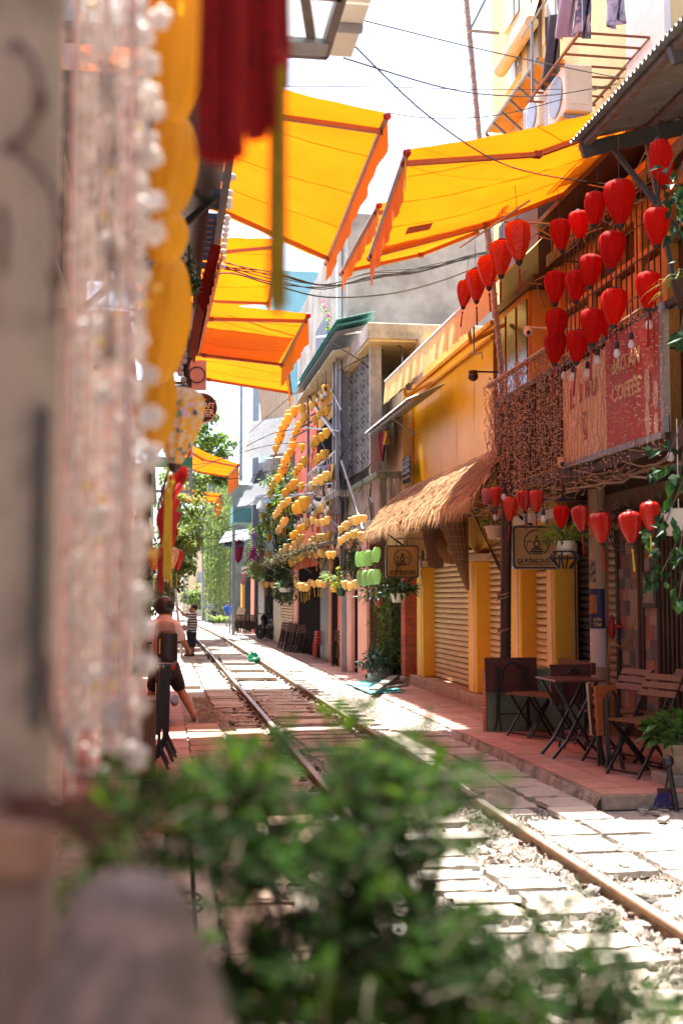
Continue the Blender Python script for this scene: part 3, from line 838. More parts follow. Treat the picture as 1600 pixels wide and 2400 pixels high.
sgn('U', 1391, 908, 0.17, 0.12, m_redsign); sgn('N', 1375, 912, 0.17, 0.10, m_redsign); sgn('L', 1340, 935, 0.2, 0.12, m_redsign); sgn('I', 1360, 922, 0.18, 0.04, m_redsign)
for (px, py, a, b) in ((1516, 905, 0.055, 0.15), (1536, 925, 0.05, 0.12), (1517, 985, 0.05, 0.14), (1538, 995, 0.05, 0.10)):
    c = at(px, py, X=BX); m = MB()
    m.poly([(BX-0.004, c.y + a*math.cos(t*6.283/20), c.z + b*math.copysign(abs(math.sin(t*6.283/20))**0.6, math.sin(t*6.283/20))) for t in range(20)][::-1]); m.build('bottle_picture', mat('pale_print', (0.55,0.33,0.24), 0.5, 0.25, 14), sg)
c = at(1368, 990, X=BX); m = MB()
for k in range(9): m.tube([V((BX-0.004, c.y + 0.10*math.cos(a)*(0.6+0.1*k) - 0.02*k, c.z + 0.10*math.sin(a + k) )) for a in [0.3*i for i in range(5)]], 0.0025, 3)
m.build('line_drawing', m_print, sg)
m = MB(); c = at(1371, 1018, X=BX); m.box(BX-0.005, BX-0.001, c.y-0.035, c.y+0.035, c.z-0.05, c.z+0.05); m.build('seal_print', m_redsign, sg)

# ------------------------------------------------------------------ upper timber storey
XU = 4.95
m = MB(); m.box(XU+0.1, 8, 8.0, 14.55, 2.95, 6.6); m.build('upper_wall', mat('dark_interior', (0.10,0.05,0.025), 0.8, 0.3, 3), ch)  # solid wall; the darkness of the room is put into its colour
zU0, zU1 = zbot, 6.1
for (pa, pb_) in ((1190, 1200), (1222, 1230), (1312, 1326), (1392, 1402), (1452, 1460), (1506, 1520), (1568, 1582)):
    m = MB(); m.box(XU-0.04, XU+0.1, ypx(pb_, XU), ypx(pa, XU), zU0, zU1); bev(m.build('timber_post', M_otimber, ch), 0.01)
for z0, z1 in ((at(1260, 700, X=XU).z-0.02, at(1260, 640, X=XU).z), (5.95, 6.15), (5.15, 5.22)):
    m = MB(); m.box(XU-0.055, XU+0.09, 8.5, 14.45, z0, z1 if z1 > z0 else z0+0.15); bev(m.build('timber_beam', M_otimber, ch), 0.01)
zl = at(1260, 660, X=XU).z
m = MB(); m.box(XU-0.02, XU+0.02, ypx(1312, XU)+0.05, ypx(1200, XU), zl+0.1, 5.9); m.build('window_pane', M_glass, ch)
m_glow = mat('orange_panel', (0.55,0.24,0.04), 0.6, 0.2, 3)  # orange glow behind the grille is put into this panel colour
for pa, pb_ in ((1326, 1392), (1402, 1452), (1460, 1506), (1520, 1568)):
    m = MB(); m.box(XU+0.02, XU+0.08, ypx(pb_, XU)+0.02, ypx(pa, XU)-0.02, zU0, 5.1); m.build('glow_panel', m_glow, ch)
# dark window bay between the timber house and the vinyl wall
wb = MB(); yA, yB_ = 14.75, ypx(1172, 4.68)
wb.box(4.66, 4.70, yA, yB_, 3.6, 5.6); wbay = wb.build('window_bay', M_otimber, ch)
for k in range(3):
    y0 = yA + (yB_-yA)*k/3; y1 = yA + (yB_-yA)*(k+1)/3
    m = MB(); m.box(4.645, 4.662, y0+0.06, y1-0.06, 4.35, 5.5); m.build('pane', M_glass, wbay)
    m = MB(); m.box(4.645, 4.662, y0+0.06, y1-0.06, 3.65, 4.25); m.build('panel', M_wood, wbay)
m = MB(); m.box(4.62, 5.25, 14.4, yB_+0.1, 5.6, 5.72); m.build('bay_roof', M_dark, ch)
m = MB(); m.box(4.70, 5.3, 14.45, yB_, 5.72, 6.9); m.build('upper_bay', M_dark, ch)
# iron grille
gr = thing('window_grille', 'thin black iron grille across the upstairs timber windows', 'grille', (XU-0.25, 10.8, 3.9))
yg0, yg1 = ypx(1560, XU-0.25), ypx(1335, XU-0.25)
m = MB()
for i in range(20):
    y = yg0 + (yg1-yg0)*i/19; m.tube([(XU-0.25, y, 3.9), (XU-0.25, y, 5.8)], 0.009, 5)
m.build('upright', M_black, gr)
m = MB()
for z in (3.95, 4.3, 4.65, 5.0, 5.35, 5.7): m.tube([(XU-0.25, yg0, z), (XU-0.25, yg1, z)], 0.008, 5)
for y in (yg0, yg1): m.tube([(XU-0.25, y, 4.0), (XU, y, 4.0)], 0.01, 5); m.tube([(XU-0.25, y, 5.6), (XU, y, 5.6)], 0.01, 5)
m.build('cross_bar', M_black, gr)
# rough roof framing under the awning cassette
m = MB()
rd = random.Random(4)
m.box(4.72, 4.86, 8.4, 14.2, 5.75, 5.9); m.box(4.6, 5.3, 8.4, 14.3, 6.28, 6.34)
m.build('eaves_beam', M_dark, ch)
m = MB()
for k in range(26):
    y = rd.uniform(9.0, 14.0); p = V((rd.uniform(4.3, 4.8), y, rd.uniform(5.4, 6.0)))
    m.tube([p, p + V((rd.gauss(0,.15), rd.gauss(0,.35), rd.gauss(0,.15))), p + V((rd.gauss(0,.2), rd.gauss(0,.6), rd.gauss(0,.2)))], 0.008, 4)
m.build('vine_stems', MATS['hemp_rope'], ch)

# ------------------------------------------------------------------ string light curtain over balcony and sign
m_wire = mat('copper_wire', (0.27,0.14,0.07), 0.6, 0.2, 20)
m_led = mat('clear_led', (0.70,0.50,0.33), 0.3, 0.1, 20, trans=0.3)
lc = thing('light_curtain', 'dense brown curtain of fairy light strings hanging from the balcony corner', 'string lights', (BX-0.06, 13, zbot))
rd = random.Random(21)
def strand(parent, x, y, z1, z0, dense, wm, lm, jitter=0.02):
    pts = []; z = z1
    while z > z0:
        pts.append(V((x + rd.gauss(0, jitter), y + rd.gauss(0, jitter), z))); z -= 0.06
    if len(pts) < 2: return
    m = MB(); m.tube(pts, 0.0035, 3, False); s = m.build('strand', wm, parent)
    m = MB()
    for p in pts:
        for q in range(dense):
            d = V((rd.gauss(0,1), rd.gauss(0,1), rd.gauss(0,0.5))).normalized()
            c = p + V((0,0,rd.uniform(-0.03,0.03)))
            m.bar(c, c + d*0.026, 0.0065)
    stuff(m.build('led', lm, s))
zt_c = at(1240, 850, X=BX).z
for i in range(60):
    y = y_s2 + (y_c + 0.06 - y_s2)*i/59
    strand(lc, BX-0.05 + rd.gauss(0,.04), y, zt_c + rd.uniform(-.02,.02), zbot - 0.12 - 0.25*rd.random() - (0.1 if i > 20 else 0), 2, m_wire, m_led)
m = MB(); m.tube([(BX-0.05, y_s2, zt_c), (BX-0.05, y_c+0.06, zt_c)], 0.03, 6); m.build('top_cable', m_wire, lc)
lc2 = thing('light_curtain', 'sparse fairy light strings draped over the red and cream signboard', 'string lights', (BX-0.06, 10.6, zbot))
zt2 = ztop + 0.12
for i in range(30):
    y = y_s0 - 0.1 + (y_s2 - y_s0 + 0.1)*i/29
    strand(lc2, BX-0.035 + rd.gauss(0,.006), y, zt2, zbot - 0.08 - 0.3*rd.random()**2, 1, m_wire, m_led, 0.008)
m = MB(); m.tube(sag((BX-0.04, y_s0-0.1, zt2+0.02), (BX-0.04, y_s2, zt2), 0.02), 0.015, 6); m.build('top_cable', m_wire, lc2)
# vine tangle under the balcony
m = MB()
for k in range(42):
    y0 = rd.uniform(8.8, 13.5); y1 = y0 + rd.uniform(0.6, 2.2); z0 = zbot - rd.uniform(0.12, 0.30)
    m.tube([p + V((rd.gauss(0,.02), 0, rd.gauss(0,.015))) for p in sag((BX + rd.uniform(-0.15,0.15), y0, z0), (BX + rd.uniform(-0.15,0.15), y1, z0 + rd.gauss(0,.04)), rd.uniform(0.02,0.10), 8)], rd.uniform(0.004,0.012), 4, False)
tag(stuff(m.build('vine_tangle', MATS['hemp_rope'])), 'tangle of dry brown vines and wires under the balcony edge', 'vines')

# tall leaning pole wound with fairy lights
p0 = V((BX-0.1, y_c, zbot)); p1 = at(1175, 880, Y=y_c); p2 = at(1092, 0, Y=y_c+0.2); p2 = p1 + (p2 - p1)*1.08
tp = thing('light_pole', 'tall thin leaning pole wound with fairy lights rising past the awnings', 'pole', p1)
m = MB(); m.bar(V((p1.x, p1.y, zbot)), p1, 0.05); m.bar(p1, p2, 0.06, 0.05); m.build('shaft', mat('grey_pole', (0.25,0.22,0.19), 0.6, 0.2, 20), tp)
m = MB(); k = 60
m.tube([p1.lerp(p2, i/240) + V((0.045*math.cos(i*0.8), 0.045*math.sin(i*0.8), 0)) for i in range(241)], 0.006, 4); m.build('light_string', m_led, tp)
m = MB(); q = at(1100, 72, Y=y_c+0.2); m.bar(q, at(1166, 78, Y=y_c+1.0), 0.04, 0.03); m.bar(q + V((0,0,0)), at(1136, 0, Y=y_c+0.2), 0.03, 0.03); m.build('brace', M_steel, tp)

# corrugated tin roof at the near end
m_tin = mat('grey_tin', (0.30,0.30,0.30), 0.45, 0.25, 5, 0.15, 20, metal=0.5)
tc1 = at(1337, 337, X=3.60); zt_ = tc1.z; yt1 = tc1.y
tin = thing('tin_roof', 'corrugated grey tin roof jutting out above the red lanterns', 'roof', (4.2, 8.2, zt_))
m = MB()
nw = 60
m.grid(lambda u, v: (3.58 + 1.5*v, yt1 - 4.6*u, zt_ + 0.42*v + 0.016*math.sin(u*nw*math.pi*2)), nw*6, 4)
m.build('sheet', m_tin, tin, True)
m = MB(); m.bar((3.70, yt1-4.1, zt_-0.03), (3.70, yt1+0.0, zt_-0.03), 0.06, 0.06); m.bar((4.3, yt1-4.1, zt_+0.18), (4.3, yt1+0.0, zt_+0.18), 0.06, 0.06); m.build('purlin', mat('rusty_purlin', (0.16,0.07,0.045), 0.7, 0.5, 9, col2=(0.18,0.16,0.15), thr=0.5), tin)
m = MB()
for y in (yt1-0.1, yt1-2.0): m.bar((3.66, y, zt_-0.10), (5.0, y, zt_+0.28), 0.06, 0.13)
m.bar((3.9, yt1-0.1, zt_+0.0), (4.9, yt1-0.05, 4.55), 0.04, 0.04); m.bar((4.25, yt1-0.12, zt_+0.1), (4.55, yt1-0.1, 4.2), 0.035, 0.035); m.build('bracket', mat('dark_grey_steel', (0.07,0.07,0.072), 0.5, 0.2, 10), tin)
# ================================================================== awnings
m_awn = mat('orange_awning_cloth', (0.74,0.24,0.008), 0.75, 0.15, 0.9, 0.25, 6, trans=0.62, tcol=(0.55,0.104,0.002))
m_awn_v = mat('awning_valance_cloth', (0.82,0.38,0.03), 0.75, 0.06, 3, 0.1, 8, trans=0.5, tcol=(0.58,0.16,0.004))
m_arm = mat('brown_arm', (0.30,0.12,0.04), 0.45, 0.15, 10)
M_elbow = mat('brown_elbow', (0.16,0.05,0.025), 0.5, 0.15, 10)
m_joint_r = mat('red_cap', (0.40,0.02,0.02), 0.4, 0.1, 10)
def awning(label, wN, wF, fN, fF, val=0.28, arms=2, teeth=40, reach=0.0, vtilt=0.0):
    wN, wF, fN, fF = V(wN), V(wF), V(fN), V(fF)
    t = thing('awning', label, 'awning', (fN + fF)/2, 'orange cloth awnings stretched over the lane')
    k0 = (fN.x*7 + fN.y*3) % 6
    def S(u, v):
        p = wN.lerp(wF, u).lerp(fN.lerp(fF, u), v)
        return p - V((0,0, (0.07 + 0.02*math.sin(u*5+k0))*math.sin(math.pi*v) + (0.012*math.sin(u*9+k0)*math.sin(v*7) + 0.006*math.sin(u*31 + v*9 + k0) + 0.004*math.sin(v*43 - u*6))*min(1, v*6, (1-v)*6)))
    m = MB(); m.grid(S, 36, 36); m.build('canopy', m_awn, t, True)
    m = MB()
    for q in (0.22, 0.45, 0.7): m.tube([S(q, v/10) - V((0,0,0.004)) for v in range(11)], 0.004, 3, False)
    m.build('seam', m_awn_v, t)
    m = MB(); m.tube([fN - V((0,0,0.03)), fF - V((0,0,0.03))], 0.032, 8); fb = m.build('front_bar', M_steel, t, True)
    m = MB()
    for e in (fN, fF): m.ball(e - V((0,0,0.03)), 0.042, 8, 6)
    m.build('end_cap', m_joint_r, fb, True)
    m = MB(); m.tube([wN + V((0,0,0.03)), wF + V((0,0,0.03))], 0.06, 8); m.build('cassette', M_steel, t, True)
    out = (fN - wN); out.z = 0; out.normalize()
    m = MB(); d = (fF - fN)
    for i in range(teeth):
        for j in range(2):
            u0 = (i + j*0.5)/teeth; u1 = (i + (j+1)*0.5)/teeth
            e0, e1 = (0, 0.022) if j == 0 else (0.022, 0)
            q = lambda u, e: fN + d*u - V((0,0, 0.02 + val + e)) + out*(vtilt + 0.010*math.sin(u*50) + 0.014*math.sin(u*23+1))
            a, b = fN + d*u0 - V((0,0,0.02)), fN + d*u1 - V((0,0,0.02))
            m.poly([a, b, q(u1, e1), q(u0, e0)])
    m.build('valance', m_awn_v, t)
    for k in range(arms):
        u = 0.12 + 0.76*k/max(1, arms-1)
        s = 1 if k % 2 == 0 else -1
        a = wN.lerp(wF, u) - V((0,0,0.05)); b = fN.lerp(fF, u - 0.06*s) - V((0,0,0.06))
        c = a.lerp(b, 0.45) + (wF - wN)*0.06*s - V((0,0,0.12))
        m = MB(); m.bar(a, c, 0.065, 0.05).bar(c, b, 0.055, 0.045); ar = m.build('arm', m_arm, t)
        m = MB(); m.obox(c, (0.075,0.075,0.06)); m.ball(b, 0.035, 6, 5); m.build('elbow', M_elbow, ar)
    return t
def at_y(px, py, Y): return at(px, py, Y=Y)
wN, wF = at(1563, 219, X=4.75), at(1310, 464, X=4.75)
big = awning('large orange awning with a fringed valance reaching out over the red lanterns', wN, wF, at_y(953, 350, wN.y), at_y(866, 600, wF.y), 0.34, 2)
c = at_y(940, 520, 13.0); c2 = at_y(975, 505, 13.0)
m = MB(); n0 = big
a, b = wN.lerp(wF, 0.72).lerp(at_y(953,350,wN.y).lerp(at_y(866,600,wF.y), 0.72), 0.86), wN.lerp(wF, 0.80).lerp(at_y(953,350,wN.y).lerp(at_y(866,600,wF.y), 0.80), 0.86)
vv = (at_y(953,350,wN.y) - wN).normalized()*0.30
m.poly([a - V((0,0,0.05)), b - V((0,0,0.05)), b - vv - V((0,0,0.06)), a - vv - V((0,0,0.06))]); m.build('label_patch', mat('red_label', (0.50,0.10,0.02), 0.6, 0.3, 60), big)
awning('orange awning half hidden behind the large one on the timber house', (4.4, 13.7, 6.8), at(1105, 552, X=4.4), (2.5, 13.7, 6.3), at_y(800, 636, at(1105,552,X=4.4).y), 0.25, 2)
awning('broad orange awning sheltering the track below the glass canopy', (-1.0, 11.0, 6.95), (-1.0, 16.4, 7.75), at_y(907, 265, 11.0), at_y(765, 612, 16.4), 0.30, 2, 60)
awning('small high orange awning in front of the bare wires', (-0.4, 18.6, 7.45), (-0.4, 21.4, 6.95), at_y(660, 560, 18.8), at_y(628, 712, 21.0), 0.22, 2, 24)
awning('orange awning with a deep fringed valance beside the red sign boxes', (-0.45, 16.6, 5.97), (-0.45, 20.2, 5.91), at_y(722, 735, 16.6), at_y(660, 853, 20.2), 0.38, 2, 44)
awning('low orange awning in front of the corrugated metal roofs', (-0.45, 20.3, 6.25), (-0.45, 22.9, 6.1), at_y(672, 842, 20.4), at_y(681, 918, 22.9), 0.3, 2, 24)
awning('small distant orange awning with a long curled valance', (0.3, 31, 5.75), (0.3, 36, 5.6), at_y(559, 1087, 31), at_y(535, 1115, 36), 0.55, 2, 30)
awning('smallest orange awning farthest down the lane', (0.2, 40.6, 5.5), (0.2, 46, 5.4), at_y(518, 1158, 40.6), at_y(502, 1178, 46), 0.6, 2, 24)

# ================================================================== lanterns
m_silk_r = mat('red_silk', (0.46,0.008,0.003), 0.7, 0.15, 9, 0.15, 60, trans=0.42, tcol=(0.80,0.016,0.004), objvar=0.24, spec=0.12)
m_silk_rf = mat('red_floral_silk', (0.60,0.03,0.012), 0.5, 0.1, 16, 0.1, 60, trans=0.4, objvar=0.08, col2=(0.75,0.16,0.05), thr=0.6, soft=0.04)
m_silk_rb = mat('glossy_red_silk', (0.50,0.02,0.012), 0.28, 0.1, 14, 0.1, 60, trans=0.35, objvar=0.1, col2=(0.80,0.22,0.12), thr=0.64, soft=0.03)
m_silk_y = mat('yellow_lantern_silk', (0.76,0.48,0.09), 0.6, 0.1, 8, 0.15, 50, trans=0.42, tcol=(0.88,0.56,0.07), objvar=0.16, spec=0.2)
m_silk_yp = mat('pale_yellow_silk', (0.74,0.55,0.22), 0.6, 0.1, 8, 0.15, 50, trans=0.42, tcol=(0.85,0.62,0.20), objvar=0.14, spec=0.2)
m_silk_c = mat('cream_silk', (0.80,0.62,0.28), 0.5, 0.1, 8, trans=0.42, objvar=0.1)
m_silk_p = mat('pink_silk', (0.55,0.16,0.18), 0.5, 0.1, 8, trans=0.4)
m_green = mat('green_paper', (0.46,0.78,0.36), 0.6, 0.12, 6, trans=0.45, objvar=0.12)
m_capd = mat('dark_cap', (0.025,0.012,0.010), 0.5, 0.2, 20)
m_tas_r = mat('red_tassel', (0.30,0.012,0.012), 0.7, 0.25, 60)
m_tas_y = mat('yellow_tassel', (0.62,0.42,0.04), 0.7, 0.25, 60)
def lantern_proto(name, silk, tas, hgt=1.36, tassel=True, tl=0.75, cordl=1.3, sides=8, prof=None):
    """unit wide lantern, origin at the middle of the shade"""
    t = thing(name, 'lantern', 'lantern', (0,0,-500))
    H = hgt
    if prof is None: prof = [(0.15,0.5),(0.30,0.485),(0.42,0.43),(0.485,0.34),(0.50,0.23),(0.475,0.08),(0.405,-0.10),(0.305,-0.27),(0.20,-0.41),(0.13,-0.5)]
    m = MB(); m.lathe([(r, z*H) for r, z in reversed(prof)], sides*4, rib=0.13, ribn=sides); m.build('shade', silk, t, True, local=True)
    m = MB(); m.lathe([(0.17,0.49*H),(0.17,0.53*H),(0.05,0.56*H)], 10); m.build('top_cap', m_capd, t, local=True)
    m = MB(); m.lathe([(0.05,-0.60*H),(0.12,-0.545*H),(0.145,-0.49*H)], 10); m.build('bottom_cap', m_capd, t, local=True)
    m = MB(); m.tube([(0,0,0.55*H), (0.02,0,0.55*H + cordl)], 0.012, 4); m.build('cord', M_cable, t, local=True)
    if tassel:
        m = MB(); m.tube([(0,0,-0.6*H), (0,0,-0.72*H)], 0.012, 4); m.ball((0,0,-0.72*H), 0.06, 7, 5)
        rd = random.Random(5)
        for k in range(9):
            a = 6.283*k/9; r = 0.035
            m.tube([(r*math.cos(a)*0.6, r*math.sin(a)*0.6, -0.74*H), (r*math.cos(a), r*math.sin(a), -0.74*H - tl*rd.uniform(.9,1.0))], 0.016, 3, False)
        m.build('tassel', tas, t, local=True)
    return t
PR = {
 'red': lantern_proto('red_lantern', m_silk_r, m_tas_r, 1.36, False),
 'redt': lantern_proto('red_lantern', m_silk_r, m_tas_r, 1.36, True, 1.1),
 'floral': lantern_proto('red_lantern', m_silk_rf, m_tas_r, 1.5, True, 0.8),
 'gloss': lantern_proto('red_lantern', m_silk_rb, m_tas_r, 1.38, True, 0.9),
 'glossy': lantern_proto('red_lantern', m_silk_rb, m_tas_y, 1.38, True, 0.9),
 'pink': lantern_proto('pink_lantern', m_silk_p, m_tas_r, 1.4, False),
 'yellow': lantern_proto('yellow_lantern', m_silk_y, m_tas_y, 1.25, False, cordl=0.5),
 'yellowt': lantern_proto('yellow_lantern', m_silk_yp, m_tas_y, 1.25, True, 1.2, cordl=0.5),
 'cream': lantern_proto('cream_lantern', m_silk_c, m_tas_y, 1.25, False, cordl=0.5),
 'long': lantern_proto('long_red_lantern', m_silk_r, m_tas_r, 2.0, True, 0.4, prof=[(0.14,0.5),(0.36,0.44),(0.47,0.30),(0.50,0.12),(0.48,-0.06),(0.40,-0.24),(0.28,-0.40),(0.15,-0.5)], sides=14),
 'green': lantern_proto('green_lantern', m_green, m_tas_y, 1.55, True, 1.0, cordl=0.3, sides=4, prof=[(0.22,0.5)] + [((0.25 + 0.25*math.sin(math.pi*(i+0.5)/21)**0.5) * (1.0 if i % 2 else 0.965), 0.48 - 0.96*i/20) for i in range(21)] + [(0.22,-0.5)]),
}
_used = set()
def lantern(kind, px, py, wpx, X, label, group, Y=None, hs=1.0):
    c = at(px, py, X=X) if Y is None else at(px, py, Y=Y)
    W = wpx * (c - CAM).length / FPX * 0.985
    pr = PR[kind]
    rot = (rng(-.11,.11), rng(-.11,.11), rng(0,6.28))
    if kind in _used: o = dup(pr, c, rot, label, group, (W, W, W*hs))
    else:
        _used.add(kind); o = pr; o.location = c; o.rotation_euler = rot; o.scale = (W, W, W*hs); o['label'] = label; o['group'] = group
    o['category'] = 'lantern'
    return o
S8 = 3.919
L1 = 'plain red silk lantern hanging before the upstairs timber windows'
for u, v, w_, k in ((285,1060,205,'red'),(455,970,185,'red'),(600,820,215,'red'),(825,765,290,'red'),(755,1205,248,'red'),(560,1390,212,'red'),(235,1545,215,'red'),(425,1530,205,'red'),(1165,985,240,'red'),(1090,1570,240,'redt'),(775,1725,242,'redt'),(245,1890,212,'red'),(235,2100,208,'redt'),(440,2085,218,'redt'),(575,1905,238,'redt')):
    lantern(k, 1240 + u/S8, 280 + v/S8, w_/S8, 3.68, L1, 'red lanterns before the timber windows')
lantern('long', 1240 + 1210/S8, 280 + 395/S8, 205/S8, 3.75, 'long ribbed dark red lantern hanging alone under the tin roof', 'long lanterns')
lantern('red', 1240 + 700/S8, 280 + 1900/S8, 150/S8, 3.95, L1, 'red lanterns before the timber windows')
for u, v, w_ in ((565,1350,82),(617,1310,96),(672,1250,100),(733,1185,106),(810,1110,124)):
    lantern('floral', 800 + u/1.96, v/1.96, w_/1.96, 3.55, 'bright red floral lantern in the slanting row of five below the large awning', 'row of floral red lanterns')
rod = MB(); rod.tube([at(1078, 580, X=3.55), at(1240, 470, X=3.55)], 0.012, 5).tube([at(1180, 520, X=3.55), at(1180, 520, X=3.55) + V((1.0,0,0))], 0.012, 5)
tag(rod.build('lantern_rod', M_steel), 'thin rod carrying the five floral lanterns', 'rod')
for u, v, w_, k in ((195,140,100,'floral'),(300,230,118,'floral'),(400,170,115,'gloss'),(490,170,108,'floral'),(670,285,120,'red'),(815,300,136,'gloss'),(960,365,163,'gloss'),(1180,365,168,'glossy'),(1325,282,152,'glossy')):
    lantern(k, 1100 + u/3.136, 1120 + v/3.136, w_/3.136, 3.62, 'glossy red lantern hanging low over the terrace edge', 'low red lanterns over the terrace')
lantern('pink', 1100 + 125/3.136, 1120 + 140/3.136, 90/3.136, 3.66, 'faded pink lantern beside the end of the straw thatch', 'pink lanterns')
# yellow lantern strings across the pink house
def UV(u, v): return 560 + u/5.227, 880 + v/5.227
LY = 'golden yellow lantern without tassel in the long slanting strings before the pink house'
LYT = 'pale yellow lantern with a long tassel in the strings before the pink house'
GY = 'strings of yellow lanterns'
def ystring(pts, n, w0, w1, X, kind='yellow', label=LY, X2=None):
    L = []
    seg = [((V((*pts[i+1],0)) - V((*pts[i],0))).length) for i in range(len(pts)-1)]
    tot = sum(seg)
    for k in range(n):
        d = tot*k/max(1, n-1); i = 0
        while i < len(seg)-1 and d > seg[i]: d -= seg[i]; i += 1
        p = V((*pts[i],0)).lerp(V((*pts[i+1],0)), d/seg[i])
        t = k/max(1, n-1); px, py = UV(p.x + rng(-9,9), p.y + rng(-16,16))
        if kind == 'yellowt' and label is LY: label = LYT
        xx = X if X2 is None else X + (X2-X)*t
        L.append(lantern(kind, px, py, (w0 + (w1-w0)*t)*rng(.86,1.12)/5.227, xx + rng(-.08,.08), label, GY))
    a, b = UV(*pts[0]), UV(*pts[-1])
    return L
ystring([(690,430),(640,470),(600,530),(560,620),(520,720),(470,850),(425,960)], 9, 118, 92, 3.55)
ystring([(770,415),(771,416)], 1, 128, 128, 3.45)
ystring([(890,370),(945,300),(1000,270),(1060,190)], 4, 100, 110, 3.55)
ystring([(660,890),(625,975),(580,1045),(560,1120),(500,1230),(430,1365),(375,1440)], 10, 116, 92, 3.55)
ystring([(770,895),(771,896)], 1, 102, 102, 3.45)
ystring([(905,855),(950,800),(1005,780),(1065,715)], 4, 92, 108, 3.55)
ystring([(675,1325),(640,1385),(590,1425),(550,1460)], 5, 98, 85, 3.5)
ystring([(600,1550),(540,1600),(490,1660),(445,1720)], 7, 90, 75, 3.5, 'yellowt')
ystring([(770,1350),(771,1351)], 1, 98, 98, 3.45)
ystring([(895,1345),(945,1285),(1005,1290),(1070,1240)], 4, 90, 108, 3.5, 'yellowt')
ystring([(800,1560),(745,1610),(690,1655)], 3, 150, 105, 3.4)
ystring([(735,1675),(760,1660)], 2, 90, 90, 3.55)
ystring([(845,1790),(935,1795),(985,1795),(1035,1790),(1085,1785)], 5, 92, 88, 3.45, 'yellowt')
ystring([(835,1860),(775,1875),(720,1910),(690,1945),(645,1960)], 6, 85, 80, 3.5)
ystring([(860,2185),(810,2195),(765,2215),(720,2245),(680,2265),(640,2290)], 6, 92, 78, 3.45)
ystring([(945,2175),(990,2185),(1040,2195),(1090,2205),(1150,2200)], 5, 92, 88, 3.45, 'yellowt')
for pts, n_, w_ in (([(820,520),(760,600),(700,700),(650,800)], 6, 92), ([(1075,420),(1000,470),(930,540)], 4, 95), ([(800,1040),(740,1120),(690,1200)], 5, 92), ([(1070,950),(1010,1000),(950,1060)], 4, 92), ([(560,1780),(520,1860),(480,1930)], 4, 82), ([(1110,1560),(1060,1620),(1000,1650),(940,1690)], 5, 90), ([(1120,1960),(1060,1990),(1000,1985),(930,2010),(880,2030)], 6, 90), ([(600,2090),(560,2130),(520,2180)], 4, 80), ([(760,2010),(700,2060),(650,2120)], 4, 86)):
    ystring(pts, n_, w_, w_*0.9, 3.6, 'yellowt' if pts[0][1] > 1500 else 'yellow')
LC = 'cream yellow lantern in the cluster beside the concrete balcony'
ystring([(1235,1880),(1270,1855),(1315,1830),(1375,1805),(1440,1775),(1530,1765)], 7, 85, 100, 3.6, 'cream', LC)
ystring([(1240,2040),(1310,1985),(1365,1960),(1430,1930),(1500,1965)], 6, 85, 95, 3.6, 'cream', LC)
def UW(u, v): return (540 + u/3.733 - 560)*5.227, (1280 + v/3.733 - 880)*5.227
ystring([UW(585,335), UW(620,365), UW(660,365), UW(700,330), UW(740,325), UW(790,330), UW(825,330)], 10, 85, 85, 3.4, 'yellowt', 'yellow tasselled lantern in the low row above the shop doors')
ystring([UW(1000,352), UW(1050,345), UW(1095,348)], 3, 85, 90, 3.5, 'cream', 'small cream lantern beside the green paper lanterns')
ystring([UW(290,345), UW(330,345), UW(365,335)], 3, 70, 70, 3.6, 'yellowt', 'yellow tasselled lantern in the low row above the shop doors')
for u, v in ((370,1620),(345,1835),(370,1990),(360,2210),(300,1730)):
    px, py = UV(u, v); lantern('yellow', px, py, 80/5.227, 3.75, 'yellow lantern half buried in the dark green hedge', 'lanterns in the hedge')
for u, v in ((1128,115),(1165,110),(1215,105),(1275,75),(1140,280),(1188,278),(1232,272),(1278,268)):
    lantern('green', 540 + u/3.733, 1280 + v/3.733, 88/3.733, 3.6, 'bright green paper lantern hanging in two rows beside the train sign', 'green paper lanterns')
lantern('glossy', 505, 1245, 10, 3.4, 'small red lantern far down the lane beside the vines', 'far red lanterns')

# hanging clear bulbs in front of the signboard
def bulb_proto():
    t = thing('light_bulb', 'clear white bulb on a black flex hanging before the signboard', 'light bulb', (0,0,-500), 'bulbs before the signboard')
    m = MB(); m.lathe([(0.0,-0.055),(0.022,-0.045),(0.030,-0.022),(0.024,0.0),(0.013,0.022)], 12); m.build('globe', M_bulb, t, True, local=True)
    m = MB(); m.lathe([(0.018,0.02),(0.02,0.03),(0.018,0.075),(0.006,0.085)], 10); m.build('socket', M_black, t, True, local=True)
    m = MB(); m.tube([(0,0,0.08), (0.005,0,0.30)], 0.004, 4); m.build('flex', M_cable, t, local=True)
    return t
bp = bulb_proto(); first = True
for u, v in ((655,640),(725,650),(835,620),(913,520),(1060,470),(1170,400),(1305,250),(1470,1260)):
    c = at(1120 + u/3.267, 680 + v/3.267, X=3.80)
    if first: bp.location = c; first = False
    else: dup(bp, c, rng(0,6), scale=rng(0.9,1.15))
for u, v in ((190,280),(250,130),(540,290)):
    dup(bp, at(1100 + u/3.136, 1120 + v/3.136, X=3.62), 0, 'small bulb hanging among the low red lanterns', 'bulbs among the low lanterns')
for u, v in ((1110,1395),(1085,1610),(1065,1655),(905,1680),(1040,1500),(1025,1535),(990,1560),(965,1555),(945,1550),(930,1530),(810,1650),(770,1760),(735,1790),(690,1830),(1060,210),(1020,240),(960,290)):
    px, py = UV(u, v); dup(bp, at(px, py, X=3.5), 0, 'small bulb hanging among the yellow lanterns', 'bulbs among the yellow lanterns', 1.6)
